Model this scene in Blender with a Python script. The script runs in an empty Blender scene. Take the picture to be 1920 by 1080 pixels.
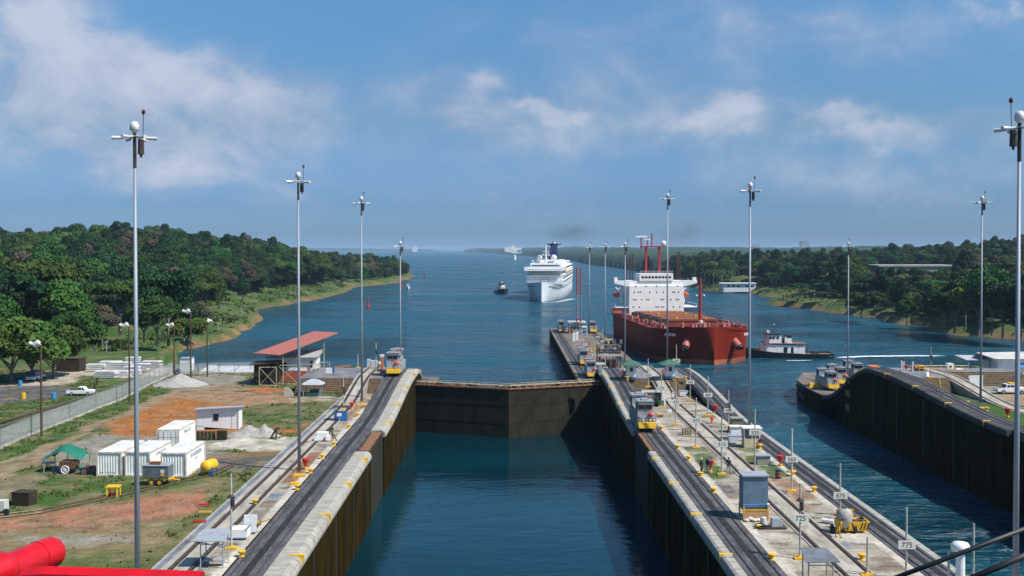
import bpy, math, random
import numpy as np
from mathutils import Vector, Matrix, noise
R=math.radians; random.seed(7); rng=np.random.default_rng(7)
S=bpy.context.scene
# ---------------- camera ----------------
F=1850.0; CX=960.0; CY=499.3; CZ=24.6
cd=bpy.data.cameras.new('camera'); cam=bpy.data.objects.new('camera',cd); S.collection.objects.link(cam)
cd.sensor_width=36; cd.lens=F/1920*36; cd.shift_y=(CY-540)/1920; cd.clip_end=60000; cd.clip_start=.3
cam.location=(0,0,CZ); cam.rotation_euler=(R(89),0,R(-.3716)); S.camera=cam
_rm=cam.rotation_euler.to_matrix()
# ---------------- light ----------------
SUN_EL=52; SUN_AZ=R(115)      # azimuth of the sun, clockwise from +Y
sv=Vector((math.sin(SUN_AZ)*math.cos(R(SUN_EL)),math.cos(SUN_AZ)*math.cos(R(SUN_EL)),math.sin(R(SUN_EL))))
sl=bpy.data.lights.new('sun','SUN'); sl.energy=4.8; sl.angle=R(.53); sl.color=(1,.95,.87)
so=bpy.data.objects.new('sun',sl); S.collection.objects.link(so); so.rotation_euler=sv.to_track_quat('Z','Y').to_euler()
S.view_settings.view_transform='Standard'; S.view_settings.look='None'; S.view_settings.exposure=.35; S.view_settings.gamma=1
W=bpy.data.worlds.new('World'); S.world=W; W.use_nodes=True
def build_world():
    nt=W.node_tree; nt.nodes.clear(); N=nt.nodes.new; L=nt.links.new
    out=N('ShaderNodeOutputWorld'); bg=N('ShaderNodeBackground'); bg.inputs[1].default_value=.085
    sky=N('ShaderNodeTexSky'); sky.sky_type='NISHITA'; sky.sun_disc=False; sky.sun_elevation=R(SUN_EL); sky.sun_rotation=SUN_AZ
    sky.air_density=1.2; sky.dust_density=1.2; sky.ozone_density=2.5
    tc=N('ShaderNodeTexCoord'); sx=N('ShaderNodeSeparateXYZ'); L(tc.outputs['Generated'],sx.inputs[0])
    def m(op,a,b=None,c=None):
        n=N('ShaderNodeMath'); n.operation=op
        for i,v in enumerate((a,b,c)):
            if v is None: continue
            if isinstance(v,(int,float)): n.inputs[i].default_value=v
            else: L(v,n.inputs[i])
        return n.outputs[0]
    # tone of the tropical haze-filtered sky: bluer toward the horizon than the model
    y=m('MAXIMUM',sx.outputs[1],.05)
    u0=m('DIVIDE',sx.outputs[0],y); v0=m('DIVIDE',sx.outputs[2],y)
    cb=N('ShaderNodeCombineXYZ'); L(u0,cb.inputs[0]); L(v0,cb.inputs[1])
    def noi(scale,det,seed,src=None,dist=0):
        n=N('ShaderNodeTexNoise'); n.noise_dimensions='3D'; n.inputs['Scale'].default_value=scale; n.inputs['Detail'].default_value=det; n.inputs['Roughness'].default_value=.58
        mp=N('ShaderNodeMapping'); mp.inputs['Location'].default_value=(seed,seed*.7,0); mp.inputs['Scale'].default_value=(1,1.5,1)
        L(src or cb.outputs[0],mp.inputs[0]); L(mp.outputs[0],n.inputs['Vector']); n.inputs['Distortion'].default_value=dist
        return n.outputs['Fac']
    n1=noi(7,9,3.1); n2=noi(7,9,9.4); n3=noi(9,12,1.7,dist=.3)
    u=m('ADD',u0,m('MULTIPLY',m('SUBTRACT',n1,.5),.16)); v=m('ADD',v0,m('MULTIPLY',m('SUBTRACT',n2,.5),.12))
    blobs=[(20,50,170,120,1.35),(110,190,170,90,.85),(240,250,160,90,.55),(250,120,90,50,.55),(400,160,120,70,.8),(540,205,100,60,.7),(350,280,160,40,.3),(1040,195,34,13,.9),(1082,216,34,12,.8),(930,168,36,24,.65),(900,220,90,50,.4),(1010,250,130,45,.45),
           (1350,200,50,26,.5),(1290,230,120,36,.48),(1170,170,110,50,.34),(1540,228,60,18,.5),(1640,240,110,22,.45),(1840,245,90,30,.4),(1850,0,70,22,.65),(760,190,70,34,.3),(1500,50,500,70,.4),(1750,330,400,70,.34),(960,340,900,60,.22),(1350,170,600,120,.2),(420,300,300,60,.3)]
    tot=None
    for (px,py,rx,ry,a) in blobs:
        du=m('DIVIDE',m('SUBTRACT',u,(px-948)/F),rx/F); dv=m('DIVIDE',m('SUBTRACT',v,(467-py)/F),ry/F)
        e=m('MULTIPLY',m('POWER',2.718,m('MULTIPLY',m('ADD',m('MULTIPLY',du,du),m('MULTIPLY',dv,dv)),-.8)),a)
        tot=e if tot is None else m('ADD',tot,e)
    tot=m('MINIMUM',tot,1.2)
    dens=m('ADD',m('MULTIPLY',tot,m('ADD',m('MULTIPLY',n3,2.2),-.25)),m('MULTIPLY',m('SUBTRACT',n3,.5),.25))
    # general thin broken cloud away from the named banks, for every direction
    mr=N('ShaderNodeMapRange'); mr.interpolation_type='SMOOTHSTEP'; L(dens,mr.inputs[0]); mr.inputs[1].default_value=.04; mr.inputs[2].default_value=.95
    mask=m('MULTIPLY',mr.outputs[0],.86)
    tint=N('ShaderNodeMix'); tint.data_type='RGBA'; tint.blend_type='MULTIPLY'; tint.inputs[0].default_value=1
    L(sky.outputs[0],tint.inputs[6])
    gr=N('ShaderNodeMapRange'); L(v0,gr.inputs[0]); gr.inputs[1].default_value=0; gr.inputs[2].default_value=.26
    gc=N('ShaderNodeValToRGB'); L(gr.outputs[0],gc.inputs[0]); el=gc.color_ramp.elements; el[0].color=(.42,.66,1.28,1); el[1].position=.95; el[1].color=(.275,.44,.575,1)
    for p_,c_ in ((.06,(.27,.46,.90)),(.17,(.20,.345,.68)),(.5,(.23,.355,.50))): e_=el.new(p_); e_.color=(*c_,1)
    g2_=N('ShaderNodeVectorMath'); g2_.operation='SCALE'; g2_.inputs['Scale'].default_value=2.0; L(gc.outputs[0],g2_.inputs[0])
    L(g2_.outputs[0],tint.inputs[7])
    cc=N('ShaderNodeMix'); cc.data_type='RGBA'; cc.inputs[6].default_value=(3.1,3.85,5.4,1); cc.inputs[7].default_value=(5.3,5.8,7.0,1)
    sh=N('ShaderNodeMapRange'); L(m('ADD',m('MULTIPLY',n2,.8),m('ADD',m('MULTIPLY',n3,.9),m('MULTIPLY',dens,.25))),sh.inputs[0]); sh.inputs[1].default_value=.80; sh.inputs[2].default_value=1.32; L(sh.outputs[0],cc.inputs[0])
    mx=N('ShaderNodeMix'); mx.data_type='RGBA'; L(mask,mx.inputs[0]); L(tint.outputs[2],mx.inputs[6]); L(cc.outputs[2],mx.inputs[7])
    L(mx.outputs[2],bg.inputs[0]); L(bg.outputs[0],out.inputs[0])
build_world()
S.cycles.max_bounces=6; S.cycles.volume_bounces=0; S.cycles.transparent_max_bounces=12; S.cycles.diffuse_bounces=3; S.cycles.glossy_bounces=3
S.cycles.use_denoising=True; S.cycles.sample_clamp_indirect=4

# ---------------- coordinates ----------------
def ray(px,py): return _rm@Vector(((px-CX)/F,(CY-py)/F,-1))
def G(px,py,z=0.0):
    d=ray(px,py); t=(z-CZ)/d.z; return Vector((d.x*t,d.y*t,z))
def D(px,py,y):
    d=ray(px,py); t=y/d.y; return Vector((d.x*t,y,CZ+d.z*t))
def px_of(x,y,z):
    v=_rm.transposed()@Vector((x,y,z-CZ)); return CX-v.x/v.z*F if v.z<0 else -9999, CY+v.y/v.z*F if v.z<0 else -9999
def sm(t): t=min(1,max(0,t)); return t*t*(3-2*t)
SEA=-11.2; CHW=-8.7; APP=-6.8
def hump(y): 
    if y<184: return 2.2*sm((y-136)/42)
    return 2.2-9.0*sm((y-184)/28)
def rhump(y):     # steeper solid ramp of the return tracks
    if y<188: return 2.2*sm((y-152)/24)
    return 2.2-9.0*sm((y-188)/27)

# ---------------- object helpers ----------------
col=S.collection
def props(o,label=None,cat=None,group=None,kind=None):
    if label: o['label']=label
    if cat: o['category']=cat
    if group: o['group']=group
    if kind: o['kind']=kind
    return o
def thing(name,label,cat,loc=(0,0,0),rz=0,group=None,s=1):
    o=bpy.data.objects.new(name,None); col.objects.link(o); o.location=loc; o.rotation_euler=(0,0,rz); o.empty_display_size=.2; o.scale=(s,s,s)
    return props(o,label,cat,group)
def dup(r0,loc,rz=None,label=None,s=None):
    r=r0.copy(); col.objects.link(r); r.location=loc
    if rz is not None: r.rotation_euler=(0,0,rz)
    if s: r.scale=(s,s,s)
    if label: r['label']=label
    for ch in list(r0.children):
        c=ch.copy(); col.objects.link(c); c.parent=r
        for g in list(ch.children):
            e=g.copy(); col.objects.link(e); e.parent=c
    return r
class MB:
    def __init__(s): s.v=[]; s.f=[]; s.m=[]; s.k=0
    def mat(s,k): s.k=k; return s
    def add(s,vs,fs):
        b=len(s.v); s.v+= [tuple(v) for v in vs]; s.f+=[tuple(b+i for i in f) for f in fs]; s.m+=[s.k]*len(fs); return s
    def box(s,c,d,rz=0,taper=1,tilt=0):
        cx,cy,cz=c; dx,dy,dz=[a/2 for a in d]; cs,sn=math.cos(rz),math.sin(rz); vs=[]
        for z,t in ((-dz,1),(dz,taper)):
            for x,y in ((-dx,-dy),(dx,-dy),(dx,dy),(-dx,dy)):
                X,Y=x*t,y*t; vs.append((cx+X*cs-Y*sn,cy+X*sn+Y*cs,cz+z+(tilt*X)))
        return s.add(vs,[(3,2,1,0),(4,5,6,7),(0,1,5,4),(1,2,6,5),(2,3,7,6),(3,0,4,7)])
    def cyl(s,p,q,r,r2=None,n=10,caps=True):
        p=Vector(p); q=Vector(q); r2=r if r2 is None else r2; d=(q-p).normalized()
        a=d.orthogonal().normalized(); b=d.cross(a); vs=[]
        for c,rr in ((p,r),(q,r2)):
            for i in range(n):
                t=2*math.pi*i/n; vs.append(c+(a*math.cos(t)+b*math.sin(t))*rr)
        fs=[(i,(i+1)%n,n+(i+1)%n,n+i) for i in range(n)]
        if caps: fs+=[tuple(range(n-1,-1,-1)),tuple(range(n,2*n))]
        return s.add(vs,fs)
    def tube(s,pts,r,n=6):
        for a,b in zip(pts,pts[1:]): s.cyl(a,b,r,n=n)
        return s
    def lathe(s,prof,c=(0,0,0),n=14,axis='z'):
        vs=[]; fs=[]; m=len(prof)
        for i in range(n):
            t=2*math.pi*i/n
            for r,h in prof:
                if axis=='z': vs.append((c[0]+r*math.cos(t),c[1]+r*math.sin(t),c[2]+h))
                elif axis=='y': vs.append((c[0]+r*math.cos(t),c[1]+h,c[2]+r*math.sin(t)))
                else: vs.append((c[0]+h,c[1]+r*math.cos(t),c[2]+r*math.sin(t)))
        for i in range(n):
            for j in range(m-1):
                a=i*m+j; b=((i+1)%n)*m+j; fs.append((a,b,b+1,a+1))
        return s.add(vs,fs)
    def sph(s,c,r,n=10,sz=1):
        k=n//2+1
        return s.lathe([(max(1e-3,r*math.sin(math.pi*j/k)),-r*sz*math.cos(math.pi*j/k)) for j in range(k+1)],c,n)
    def loft(s,rings,closed=True,caps=True):
        n=len(rings[0]); vs=[p for r in rings for p in r]; fs=[]
        for i in range(len(rings)-1):
            for j in range(n if closed else n-1):
                a=i*n+j; b=i*n+(j+1)%n; fs.append((a,b,b+n,a+n))
        if caps: fs+=[tuple(range(n-1,-1,-1)),tuple((len(rings)-1)*n+j for j in range(n))]
        return s.add(vs,fs)
    def prism(s,poly,z0,z1):
        return s.loft([[(x,y,z0) for x,y in poly],[(x,y,z1) for x,y in poly]])
    def build(s,name,mats,parent=None,smooth=False,kind=None,label=None,loc=None):
        me=bpy.data.meshes.new(name); me.from_pydata([tuple(v) for v in s.v],[],s.f); 
        mats=mats if isinstance(mats,(list,tuple)) else [mats]
        for m in mats: me.materials.append(m)
        me.polygons.foreach_set('material_index',s.m)
        if smooth: me.polygons.foreach_set('use_smooth',[True]*len(s.f))
        me.update(); o=bpy.data.objects.new(name,me); col.objects.link(o)
        import bmesh
        bm=bmesh.new(); bm.from_mesh(me); bmesh.ops.recalc_face_normals(bm,faces=bm.faces); bm.to_mesh(me); bm.free()
        if parent: o.parent=parent
        if loc: o.location=loc
        if kind: o['kind']=kind
        if label: o['label']=label
        return o
# ---------------- materials ----------------
MC={}
def M(name,c,rough=.7,metal=0,c2=None,ns=1.0,lo=.35,hi=.65,bump=0,bs=None,stretch=(1,1,1),spec=.4,c3=None,ns3=8,lo3=.6,hi3=.7,world=False,zstep=None,emit=None):
    if name in MC: return MC[name]
    m=bpy.data.materials.new(name); MC[name]=m; m.use_nodes=True; nt=m.node_tree; N=nt.nodes.new; L=nt.links.new
    p=nt.nodes['Principled BSDF']; p.inputs['Roughness'].default_value=rough; p.inputs['Metallic'].default_value=metal; p.inputs['Specular IOR Level'].default_value=spec
    p.inputs['Base Color'].default_value=(*c,1)
    if world: co=N('ShaderNodeNewGeometry').outputs['Position']
    else: co=N('ShaderNodeTexCoord').outputs['Object']
    mp=N('ShaderNodeMapping'); mp.inputs['Scale'].default_value=stretch; L(co,mp.inputs[0])
    def nz(sc,det=6,r=.6):
        n=N('ShaderNodeTexNoise'); n.inputs['Scale'].default_value=sc; n.inputs['Detail'].default_value=det; n.inputs['Roughness'].default_value=r; L(mp.outputs[0],n.inputs['Vector']); return n.outputs['Fac']
    def ramp(f,a,b):
        r=N('ShaderNodeMapRange'); L(f,r.inputs[0]); r.inputs[1].default_value=a; r.inputs[2].default_value=b; r.interpolation_type='SMOOTHSTEP'; return r.outputs[0]
    cur=None
    if c2:
        x=N('ShaderNodeMix'); x.data_type='RGBA'; L(ramp(nz(ns),lo,hi),x.inputs[0]); x.inputs[6].default_value=(*c,1); x.inputs[7].default_value=(*c2,1); cur=x.outputs[2]
    if c3:
        x=N('ShaderNodeMix'); x.data_type='RGBA'; L(ramp(nz(ns3),lo3,hi3),x.inputs[0]); x.inputs[7].default_value=(*c3,1)
        if cur: L(cur,x.inputs[6])
        else: x.inputs[6].default_value=(*c,1)
        cur=x.outputs[2]
    if zstep:
        sp=N('ShaderNodeSeparateXYZ'); L(N('ShaderNodeTexCoord').outputs['Object'],sp.inputs[0])
        for z,cc in zstep:
            g=N('ShaderNodeMath'); g.operation='LESS_THAN'; L(sp.outputs[2],g.inputs[0]); g.inputs[1].default_value=z
            x=N('ShaderNodeMix'); x.data_type='RGBA'; L(g.outputs[0],x.inputs[0]); x.inputs[7].default_value=(*cc,1)
            if cur: L(cur,x.inputs[6])
            else: x.inputs[6].default_value=(*c,1)
            cur=x.outputs[2]
    if cur: L(cur,p.inputs['Base Color'])
    if bump:
        b=N('ShaderNodeBump'); b.inputs['Strength'].default_value=bump; b.inputs['Distance'].default_value=.1; L(nz(bs or ns*4,5),b.inputs['Height']); L(b.outputs[0],p.inputs['Normal'])
    return m
def paint(name,c,rust=.0,rough=.5):
    d=tuple(x*.72 for x in c); return M(name,c,rough,c2=d,ns=1.3,lo=.45,hi=.75,c3=(.16,.08,.04) if rust else None,ns3=3,lo3=.70-rust,hi3=.80-rust,bump=.1,bs=6)
white=paint('white_paint',(.78,.78,.76),.02); white_clean=paint('clean_white_paint',(.80,.80,.78))
yellow=paint('yellow_paint',(.75,.42,.02),.03); red=paint('red_paint',(.55,.03,.02),.0); blue=paint('blue_paint',(.02,.16,.42)); green=paint('green_paint',(.03,.16,.09))
silver=M('grey_silver_paint',(.42,.43,.43),.45,.3,c2=(.26,.27,.28),ns=.9); dark=M('dark_metal',(.025,.025,.025),.6,c2=(.06,.045,.035),ns=2)
galv=M('galvanised_steel',(.30,.33,.37),.55,.25,c2=(.24,.26,.30),ns=.8,stretch=(1,1,.15)); glass=M('dark_glass',(.015,.02,.025),.08,spec=.7)
conc=M('pale_concrete',(.46,.43,.37),.85,c2=(.30,.27,.22),ns=.5,c3=(.12,.10,.08),ns3=1.7,lo3=.56,hi3=.74,bump=.4,bs=6)
black=M('black_paint',(.012,.012,.014),.5,c2=(.03,.03,.03),ns=1); greyp=paint('grey_paint',(.30,.33,.36)); tyre=M('tyre_rubber',(.02,.02,.02),.8)
brownw=M('weathered_wood',(.10,.07,.04),.85,c2=(.05,.035,.02),ns=2,stretch=(1,1,4)); lamp_w=M('lamp_housing',(.72,.71,.68),.4,c2=(.5,.49,.46),ns=2)
skin=M('skin',(.22,.11,.06),.6); tarp=M('green_tarpaulin',(.01,.16,.10),.6,c2=(.01,.11,.07),ns=.8)
# ---------------- water ----------------
def water_mat(name,base,sc,strength,rough=.12,rip=1.0):
    m=bpy.data.materials.new(name); m.use_nodes=True; nt=m.node_tree; N=nt.nodes.new; L=nt.links.new; p=nt.nodes['Principled BSDF']
    p.inputs['Roughness'].default_value=rough; p.inputs['IOR'].default_value=1.33; p.inputs['Specular IOR Level'].default_value=.5
    g=N('ShaderNodeNewGeometry'); mp=N('ShaderNodeMapping'); mp.inputs['Scale'].default_value=(.42,1,1); L(g.outputs['Position'],mp.inputs[0])
    h=None
    for s,a in ((sc,1.0),(sc*.28,3.4),(sc*.09,5.0*(rip>.9)),(sc*3.1,.35)):
        n=N('ShaderNodeTexNoise'); n.inputs['Scale'].default_value=s; n.inputs['Detail'].default_value=4; n.inputs['Roughness'].default_value=.6; n.inputs['Distortion'].default_value=.4; L(mp.outputs[0],n.inputs['Vector'])
        k=N('ShaderNodeMath'); k.operation='MULTIPLY'; L(n.outputs['Fac'],k.inputs[0]); k.inputs[1].default_value=a
        if h is None: h=k.outputs[0]
        else:
            ad=N('ShaderNodeMath'); L(h,ad.inputs[0]); L(k.outputs[0],ad.inputs[1]); h=ad.outputs[0]
    b=N('ShaderNodeBump'); b.inputs['Strength'].default_value=strength; b.inputs['Distance'].default_value=.32; L(h,b.inputs['Height']); L(b.outputs[0],p.inputs['Normal'])
    n=N('ShaderNodeTexNoise'); n.inputs['Scale'].default_value=.03; n.inputs['Detail'].default_value=7; L(mp.outputs[0],n.inputs['Vector'])
    r=N('ShaderNodeMapRange'); L(n.outputs['Fac'],r.inputs[0]); r.inputs[1].default_value=.38; r.inputs[2].default_value=.62
    r2=N('ShaderNodeMapRange'); L(n.outputs['Fac'],r2.inputs[0]); r2.inputs[1].default_value=.38; r2.inputs[2].default_value=.62; r2.inputs[3].default_value=rough*.6; r2.inputs[4].default_value=rough*1.7; L(r2.outputs[0],p.inputs['Roughness'])
    x=N('ShaderNodeMix'); x.data_type='RGBA'; L(r.outputs[0],x.inputs[0]); x.inputs[6].default_value=(*[c*.7 for c in base],1); x.inputs[7].default_value=(*[c*1.35 for c in base],1); L(x.outputs[2],p.inputs['Base Color'])
    return m
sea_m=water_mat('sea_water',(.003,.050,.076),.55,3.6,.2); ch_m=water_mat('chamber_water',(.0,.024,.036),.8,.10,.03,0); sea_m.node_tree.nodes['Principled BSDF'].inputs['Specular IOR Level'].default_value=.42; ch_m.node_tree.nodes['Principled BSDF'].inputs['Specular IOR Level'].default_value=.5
mb=MB(); mb.add([(-30000,-300,SEA),(30000,-300,SEA),(30000,40000,SEA),(-30000,40000,SEA)],[(0,1,2,3)])
mb.build('sea_water',sea_m,kind='structure')
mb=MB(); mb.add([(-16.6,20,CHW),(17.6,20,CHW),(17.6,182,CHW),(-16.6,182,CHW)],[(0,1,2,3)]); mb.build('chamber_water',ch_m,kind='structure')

# ---------------- painted ground sheets ----------------
def inpoly(X,Y,poly):
    ins=np.zeros(X.shape,bool); n=len(poly)
    for i in range(n):
        x1,y1=poly[i]; x2,y2=poly[(i+1)%n]
        if y1==y2: continue
        c=((Y<y1)!=(Y<y2))&(X<(x2-x1)*(Y-y1)/(y2-y1)+x1); ins^=c
    return ins
def vnoise(X,Y,sc,seed=0,oct=4):
    out=np.zeros(X.shape); amp=1; tot=0
    r=np.random.default_rng(seed+11)
    for o in range(oct):
        T=r.random((64,64)); x=X*sc; y=Y*sc; xi=np.floor(x).astype(int); yi=np.floor(y).astype(int); fx=x-xi; fy=y-yi
        fx=fx*fx*(3-2*fx); fy=fy*fy*(3-2*fy); xi%=64; yi%=64; x1=(xi+1)%64; y1=(yi+1)%64
        v=(T[xi,yi]*(1-fx)+T[x1,yi]*fx)*(1-fy)+(T[xi,y1]*(1-fx)+T[x1,y1]*fx)*fy
        out+=v*amp; tot+=amp; amp*=.55; sc*=2.1
    return out/tot
CL=dict(grass=(.042,.092,.014),dgrass=(.088,.102,.030),dry=(.20,.15,.075),dirt=(.27,.19,.12),orange=(.33,.12,.028),redsoil=(.30,.135,.075),grav=(.24,.22,.19),lgrav=(.42,.39,.34),
        asph=(.085,.083,.085),conc=(.365,.32,.255),lconc=(.54,.50,.43),stain=(.20,.15,.10),dstain=(.10,.09,.085),puddle=(.15,.18,.24),rust=(.22,.12,.07),sand=(.46,.40,.32),lgreen=(.09,.16,.03))
def ground_mat(name,bump=.5,bs=2.0,joint=None):
    m=bpy.data.materials.new(name); m.use_nodes=True; nt=m.node_tree; N=nt.nodes.new; L=nt.links.new; p=nt.nodes['Principled BSDF']; p.inputs['Roughness'].default_value=.9; p.inputs['Specular IOR Level'].default_value=.2
    at=N('ShaderNodeAttribute'); at.attribute_name='Col'; g=N('ShaderNodeNewGeometry')
    cur=at.outputs['Color']
    for sc,lo,hi in ((.35,.72,1.25),(2.6,.7,1.28),(11,.75,1.2)):
        n=N('ShaderNodeTexNoise'); n.inputs['Scale'].default_value=sc; n.inputs['Detail'].default_value=6; n.inputs['Roughness'].default_value=.65; L(g.outputs['Position'],n.inputs['Vector'])
        r=N('ShaderNodeMapRange'); L(n.outputs['Fac'],r.inputs[0]); r.inputs[1].default_value=.3; r.inputs[2].default_value=.7; r.inputs[3].default_value=lo; r.inputs[4].default_value=hi
        v=N('ShaderNodeVectorMath'); v.operation='SCALE'; L(cur,v.inputs[0]); L(r.outputs[0],v.inputs['Scale']); cur=v.outputs[0]
    L(cur,p.inputs['Base Color'])
    n=N('ShaderNodeTexNoise'); n.inputs['Scale'].default_value=bs; n.inputs['Detail'].default_value=6; L(g.outputs['Position'],n.inputs['Vector'])
    b=N('ShaderNodeBump'); b.inputs['Strength'].default_value=bump; b.inputs['Distance'].default_value=.15; L(n.outputs['Fac'],b.inputs['Height']); L(b.outputs[0],p.inputs['Normal'])
    return m
yard_m=ground_mat('yard_soil'); slab_m=ground_mat('stained_concrete_slabs',.25,4)
def sheet(name,x0,x1,y0,y1,step,zf,paint_fn,mat,**kw):
    nx=int((x1-x0)/step)+1; ny=int((y1-y0)/step)+1
    xs=np.linspace(x0,x1,nx); ys=np.linspace(y0,y1,ny); X,Y=np.meshgrid(xs,ys); Z=zf(X,Y)
    me=bpy.data.meshes.new(name); nv=nx*ny; me.vertices.add(nv); me.vertices.foreach_set('co',np.stack([X,Y,Z],-1).reshape(-1))
    I=np.arange(nv).reshape(ny,nx); q=np.stack([I[:-1,:-1],I[:-1,1:],I[1:,1:],I[1:,:-1]],-1).reshape(-1,4); nf=len(q)
    me.loops.add(nf*4); me.loops.foreach_set('vertex_index',q.reshape(-1)); me.polygons.add(nf); me.polygons.foreach_set('loop_start',np.arange(nf)*4); me.polygons.foreach_set('loop_total',np.full(nf,4))
    me.polygons.foreach_set('use_smooth',np.ones(nf,bool)); me.update(); me.validate()
    C=paint_fn(X,Y); a=me.color_attributes.new('Col','FLOAT_COLOR','POINT'); a.data.foreach_set('color',np.concatenate([C,np.ones((*X.shape,1))],-1).astype(np.float32).reshape(-1))
    me.materials.append(mat); o=bpy.data.objects.new(name,me); col.objects.link(o); props(o,**kw); return o
def zon(polys,base,z=0,jit=1.6,seed=0):
    """polys: (colour name, strength, [photo pixels mapped to the ground plane])"""
    W_=[(CL[c],s,[tuple(G(px,py,z)[:2]) for px,py in pl]) for c,s,pl in polys]
    def fn(X,Y):
        C=np.zeros((*X.shape,3))+np.array(CL[base])
        jx=(vnoise(X,Y,.22,seed)-.5)*jit*4; jy=(vnoise(X,Y,.22,seed+3)-.5)*jit*4
        ed=vnoise(X,Y,1.4,seed+5)
        for c,s,pl in W_:
            a=(inpoly(X+jx,Y+jy,pl)*.6+inpoly(X+jx*.3+.4,Y+jy*.3-.5,pl)*.4)
            a=np.clip(a*(s+(ed-.5)*.9*(s<1)),0,1)[...,None]
            C=C*(1-a)+np.array(c)*a
        if base=='dgrass':
            m1=np.clip((vnoise(X,Y,.5,77)-.52)*7,0,1)[...,None]*.6; C=C*(1-m1)+np.array((.19,.145,.075))*m1
            m2=np.clip((vnoise(X*.6,Y*1.8,.9,78)-.60)*9,0,1)[...,None]*.3; C=C*(1-m2)+np.array((.27,.24,.20))*m2
            m3=np.clip((vnoise(X,Y,1.1,79)-.6)*9,0,1)[...,None]*.5; C=C*(1-m3)+np.array((.05,.07,.02))*m3
        return C
    return fn
yard_polys=[
 ('grass',1,[(-80,692),(325,692),(345,640),(-80,640)]),
 ('dgrass',.8,[(0,760),(250,700),(460,700),(640,760),(300,1080),(0,1080)]),
 ('dry',.55,[(0,960),(460,850),(340,1080),(0,1080)]),
 ('asph',1,[(-80,728),(70,722),(188,726),(182,740),(128,756),(0,782),(-80,800)]),
 ('sand',.9,[(-60,728),(20,716),(60,706),(110,692),(190,684),(330,684),(300,705),(150,716),(110,722),(60,724)]),
 ('conc',.7,[(55,725),(110,705),(200,700),(130,722)]),
 ('grass',1,[(128,724),(145,708),(200,704),(232,712),(225,728),(180,732)]),
 ('grass',1,[(-80,775),(0,760),(130,742),(180,735),(200,742),(100,780),(0,815),(-60,830)]),
 ('grass',1,[(-60,880),(0,842),(100,800),(229,752),(310,716),(330,722),(312,742),(262,757),(130,822),(0,872),(-60,900)]),
 ('dirt',1,[(-60,905),(0,870),(130,820),(262,757),(318,736),(400,716),(476,712),(478,722),(360,736),(300,756),(190,800),(110,845),(40,885),(-60,940)]),
 ('stain',.75,[(0,893),(130,838),(262,768),(335,742),(337,744),(264,771),(132,842),(0,897)]),('stain',.75,[(-60,898),(0,876),(130,826),(258,762),(318,739),(320,741),(260,765),(132,829),(0,880)]),('stain',.6,[(340,735),(478,718),(478,720),(342,738)]),
 ('orange',1,[(190,802),(300,756),(345,738),(480,728),(545,738),(592,745),(590,758),(480,762),(430,775),(450,800),(500,805),(440,815),(300,830),(230,825)]),
 ('orange',.9,[(450,790),(560,800),(600,790),(560,812),(450,812)]),
 ('dirt',.7,[(300,742),(470,724),(600,752),(560,770),(420,756)]),
 ('dgrass',1,[(440,768),(500,758),(600,756),(610,775),(560,806),(470,800),(440,790)]),
 ('grass',.7,[(460,782),(520,772),(585,778),(560,796),(480,796)]),
 ('grass',.8,[(505,735),(540,728),(630,732),(640,748),(560,750)]),
 ('grav',.9,[(100,850),(190,815),(260,820),(380,815),(420,828),(420,880),(300,860),(180,880),(110,890)]),
 ('grav',.9,[(290,715),(400,700),(470,705),(440,720),(330,728)]),
 ('lconc',.8,[(405,832),(440,824),(560,822),(600,806),(560,852),(470,850)]),
 ('conc',.8,[(540,748),(640,742),(640,750),(560,756)]),
 ('asph',.85,[(370,862),(500,852),(540,868),(500,880),(400,880)]),
 ('orange',.5,[(380,858),(500,846),(530,856),(400,864)]),
 ('grass',1,[(60,905),(90,885),(180,893),(330,898),(400,885),(420,880),(440,888),(330,918),(150,945),(0,965),(-60,975),(-60,950),(40,925)]),
 ('stain',.8,[(-60,940),(0,905),(80,885),(100,900),(60,915),(0,940),(-60,955)]),
 ('redsoil',1,[(-60,985),(77,962),(250,938),(385,921),(395,940),(361,960),(289,976),(193,988),(72,990),(-60,1005)]),
 ('dry',.9,[(-60,1008),(72,992),(200,990),(350,965),(420,940),(340,1060),(-60,1040)]),
 ('grav',.8,[(40,1010),(130,1000),(240,1006),(230,1022),(100,1020)]),
 ('grass',.6,[(-60,1045),(330,1030),(290,1090),(-60,1090)]),
 ('grass',.6,[(310,980),(350,965),(420,930),(440,905),(410,960),(330,1030)]),
]
yf=zon(yard_polys,'dgrass',seed=1)
sheet('yard_ground',-150,-27.3,52,238,.55,lambda X,Y:.0+(vnoise(X,Y,.25,9)-.5)*.25-13*np.clip((Y-205.5)/2.5,0,1)*(X>-79),yf,yard_m,kind='structure')
# ---------------- the lock walls ----------------
wall_face=M('algae_dark_concrete',(.036,.023,.003),.9,c2=(.014,.010,.002),ns=.9,c3=(.010,.008,.004),ns3=.6,lo3=.5,hi3=.75,bump=.5,bs=3,stretch=(1,1,.25),world=True,spec=.02)
cope_m=M('worn_coping_concrete',(.40,.38,.33),.85,c2=(.27,.25,.21),ns=1.0,c3=(.12,.11,.095),ns3=1.8,lo3=.54,hi3=.70,bump=.6,bs=3,world=True,stretch=(.5,1.8,.6))
app_m=M('approach_wall_concrete',(.20,.16,.13),.85,c2=(.11,.09,.07),ns=.4,bump=.4,bs=5,world=True)
bed_m=M('tow_track_bed',(.105,.10,.10),.7,c2=(.05,.048,.048),ns=.8,c3=(.19,.17,.15),ns3=2.5,lo3=.56,hi3=.72,bump=.4,bs=8,world=True,stretch=(1,.35,1))
rail_m=M('worn_rail_steel',(.17,.18,.21),.38,.7,c2=(.09,.075,.065),ns=1.5,world=True); rack_m=M('greasy_rack',(.008,.007,.007),.7,c2=(.03,.027,.025),ns=3,world=True)
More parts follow.
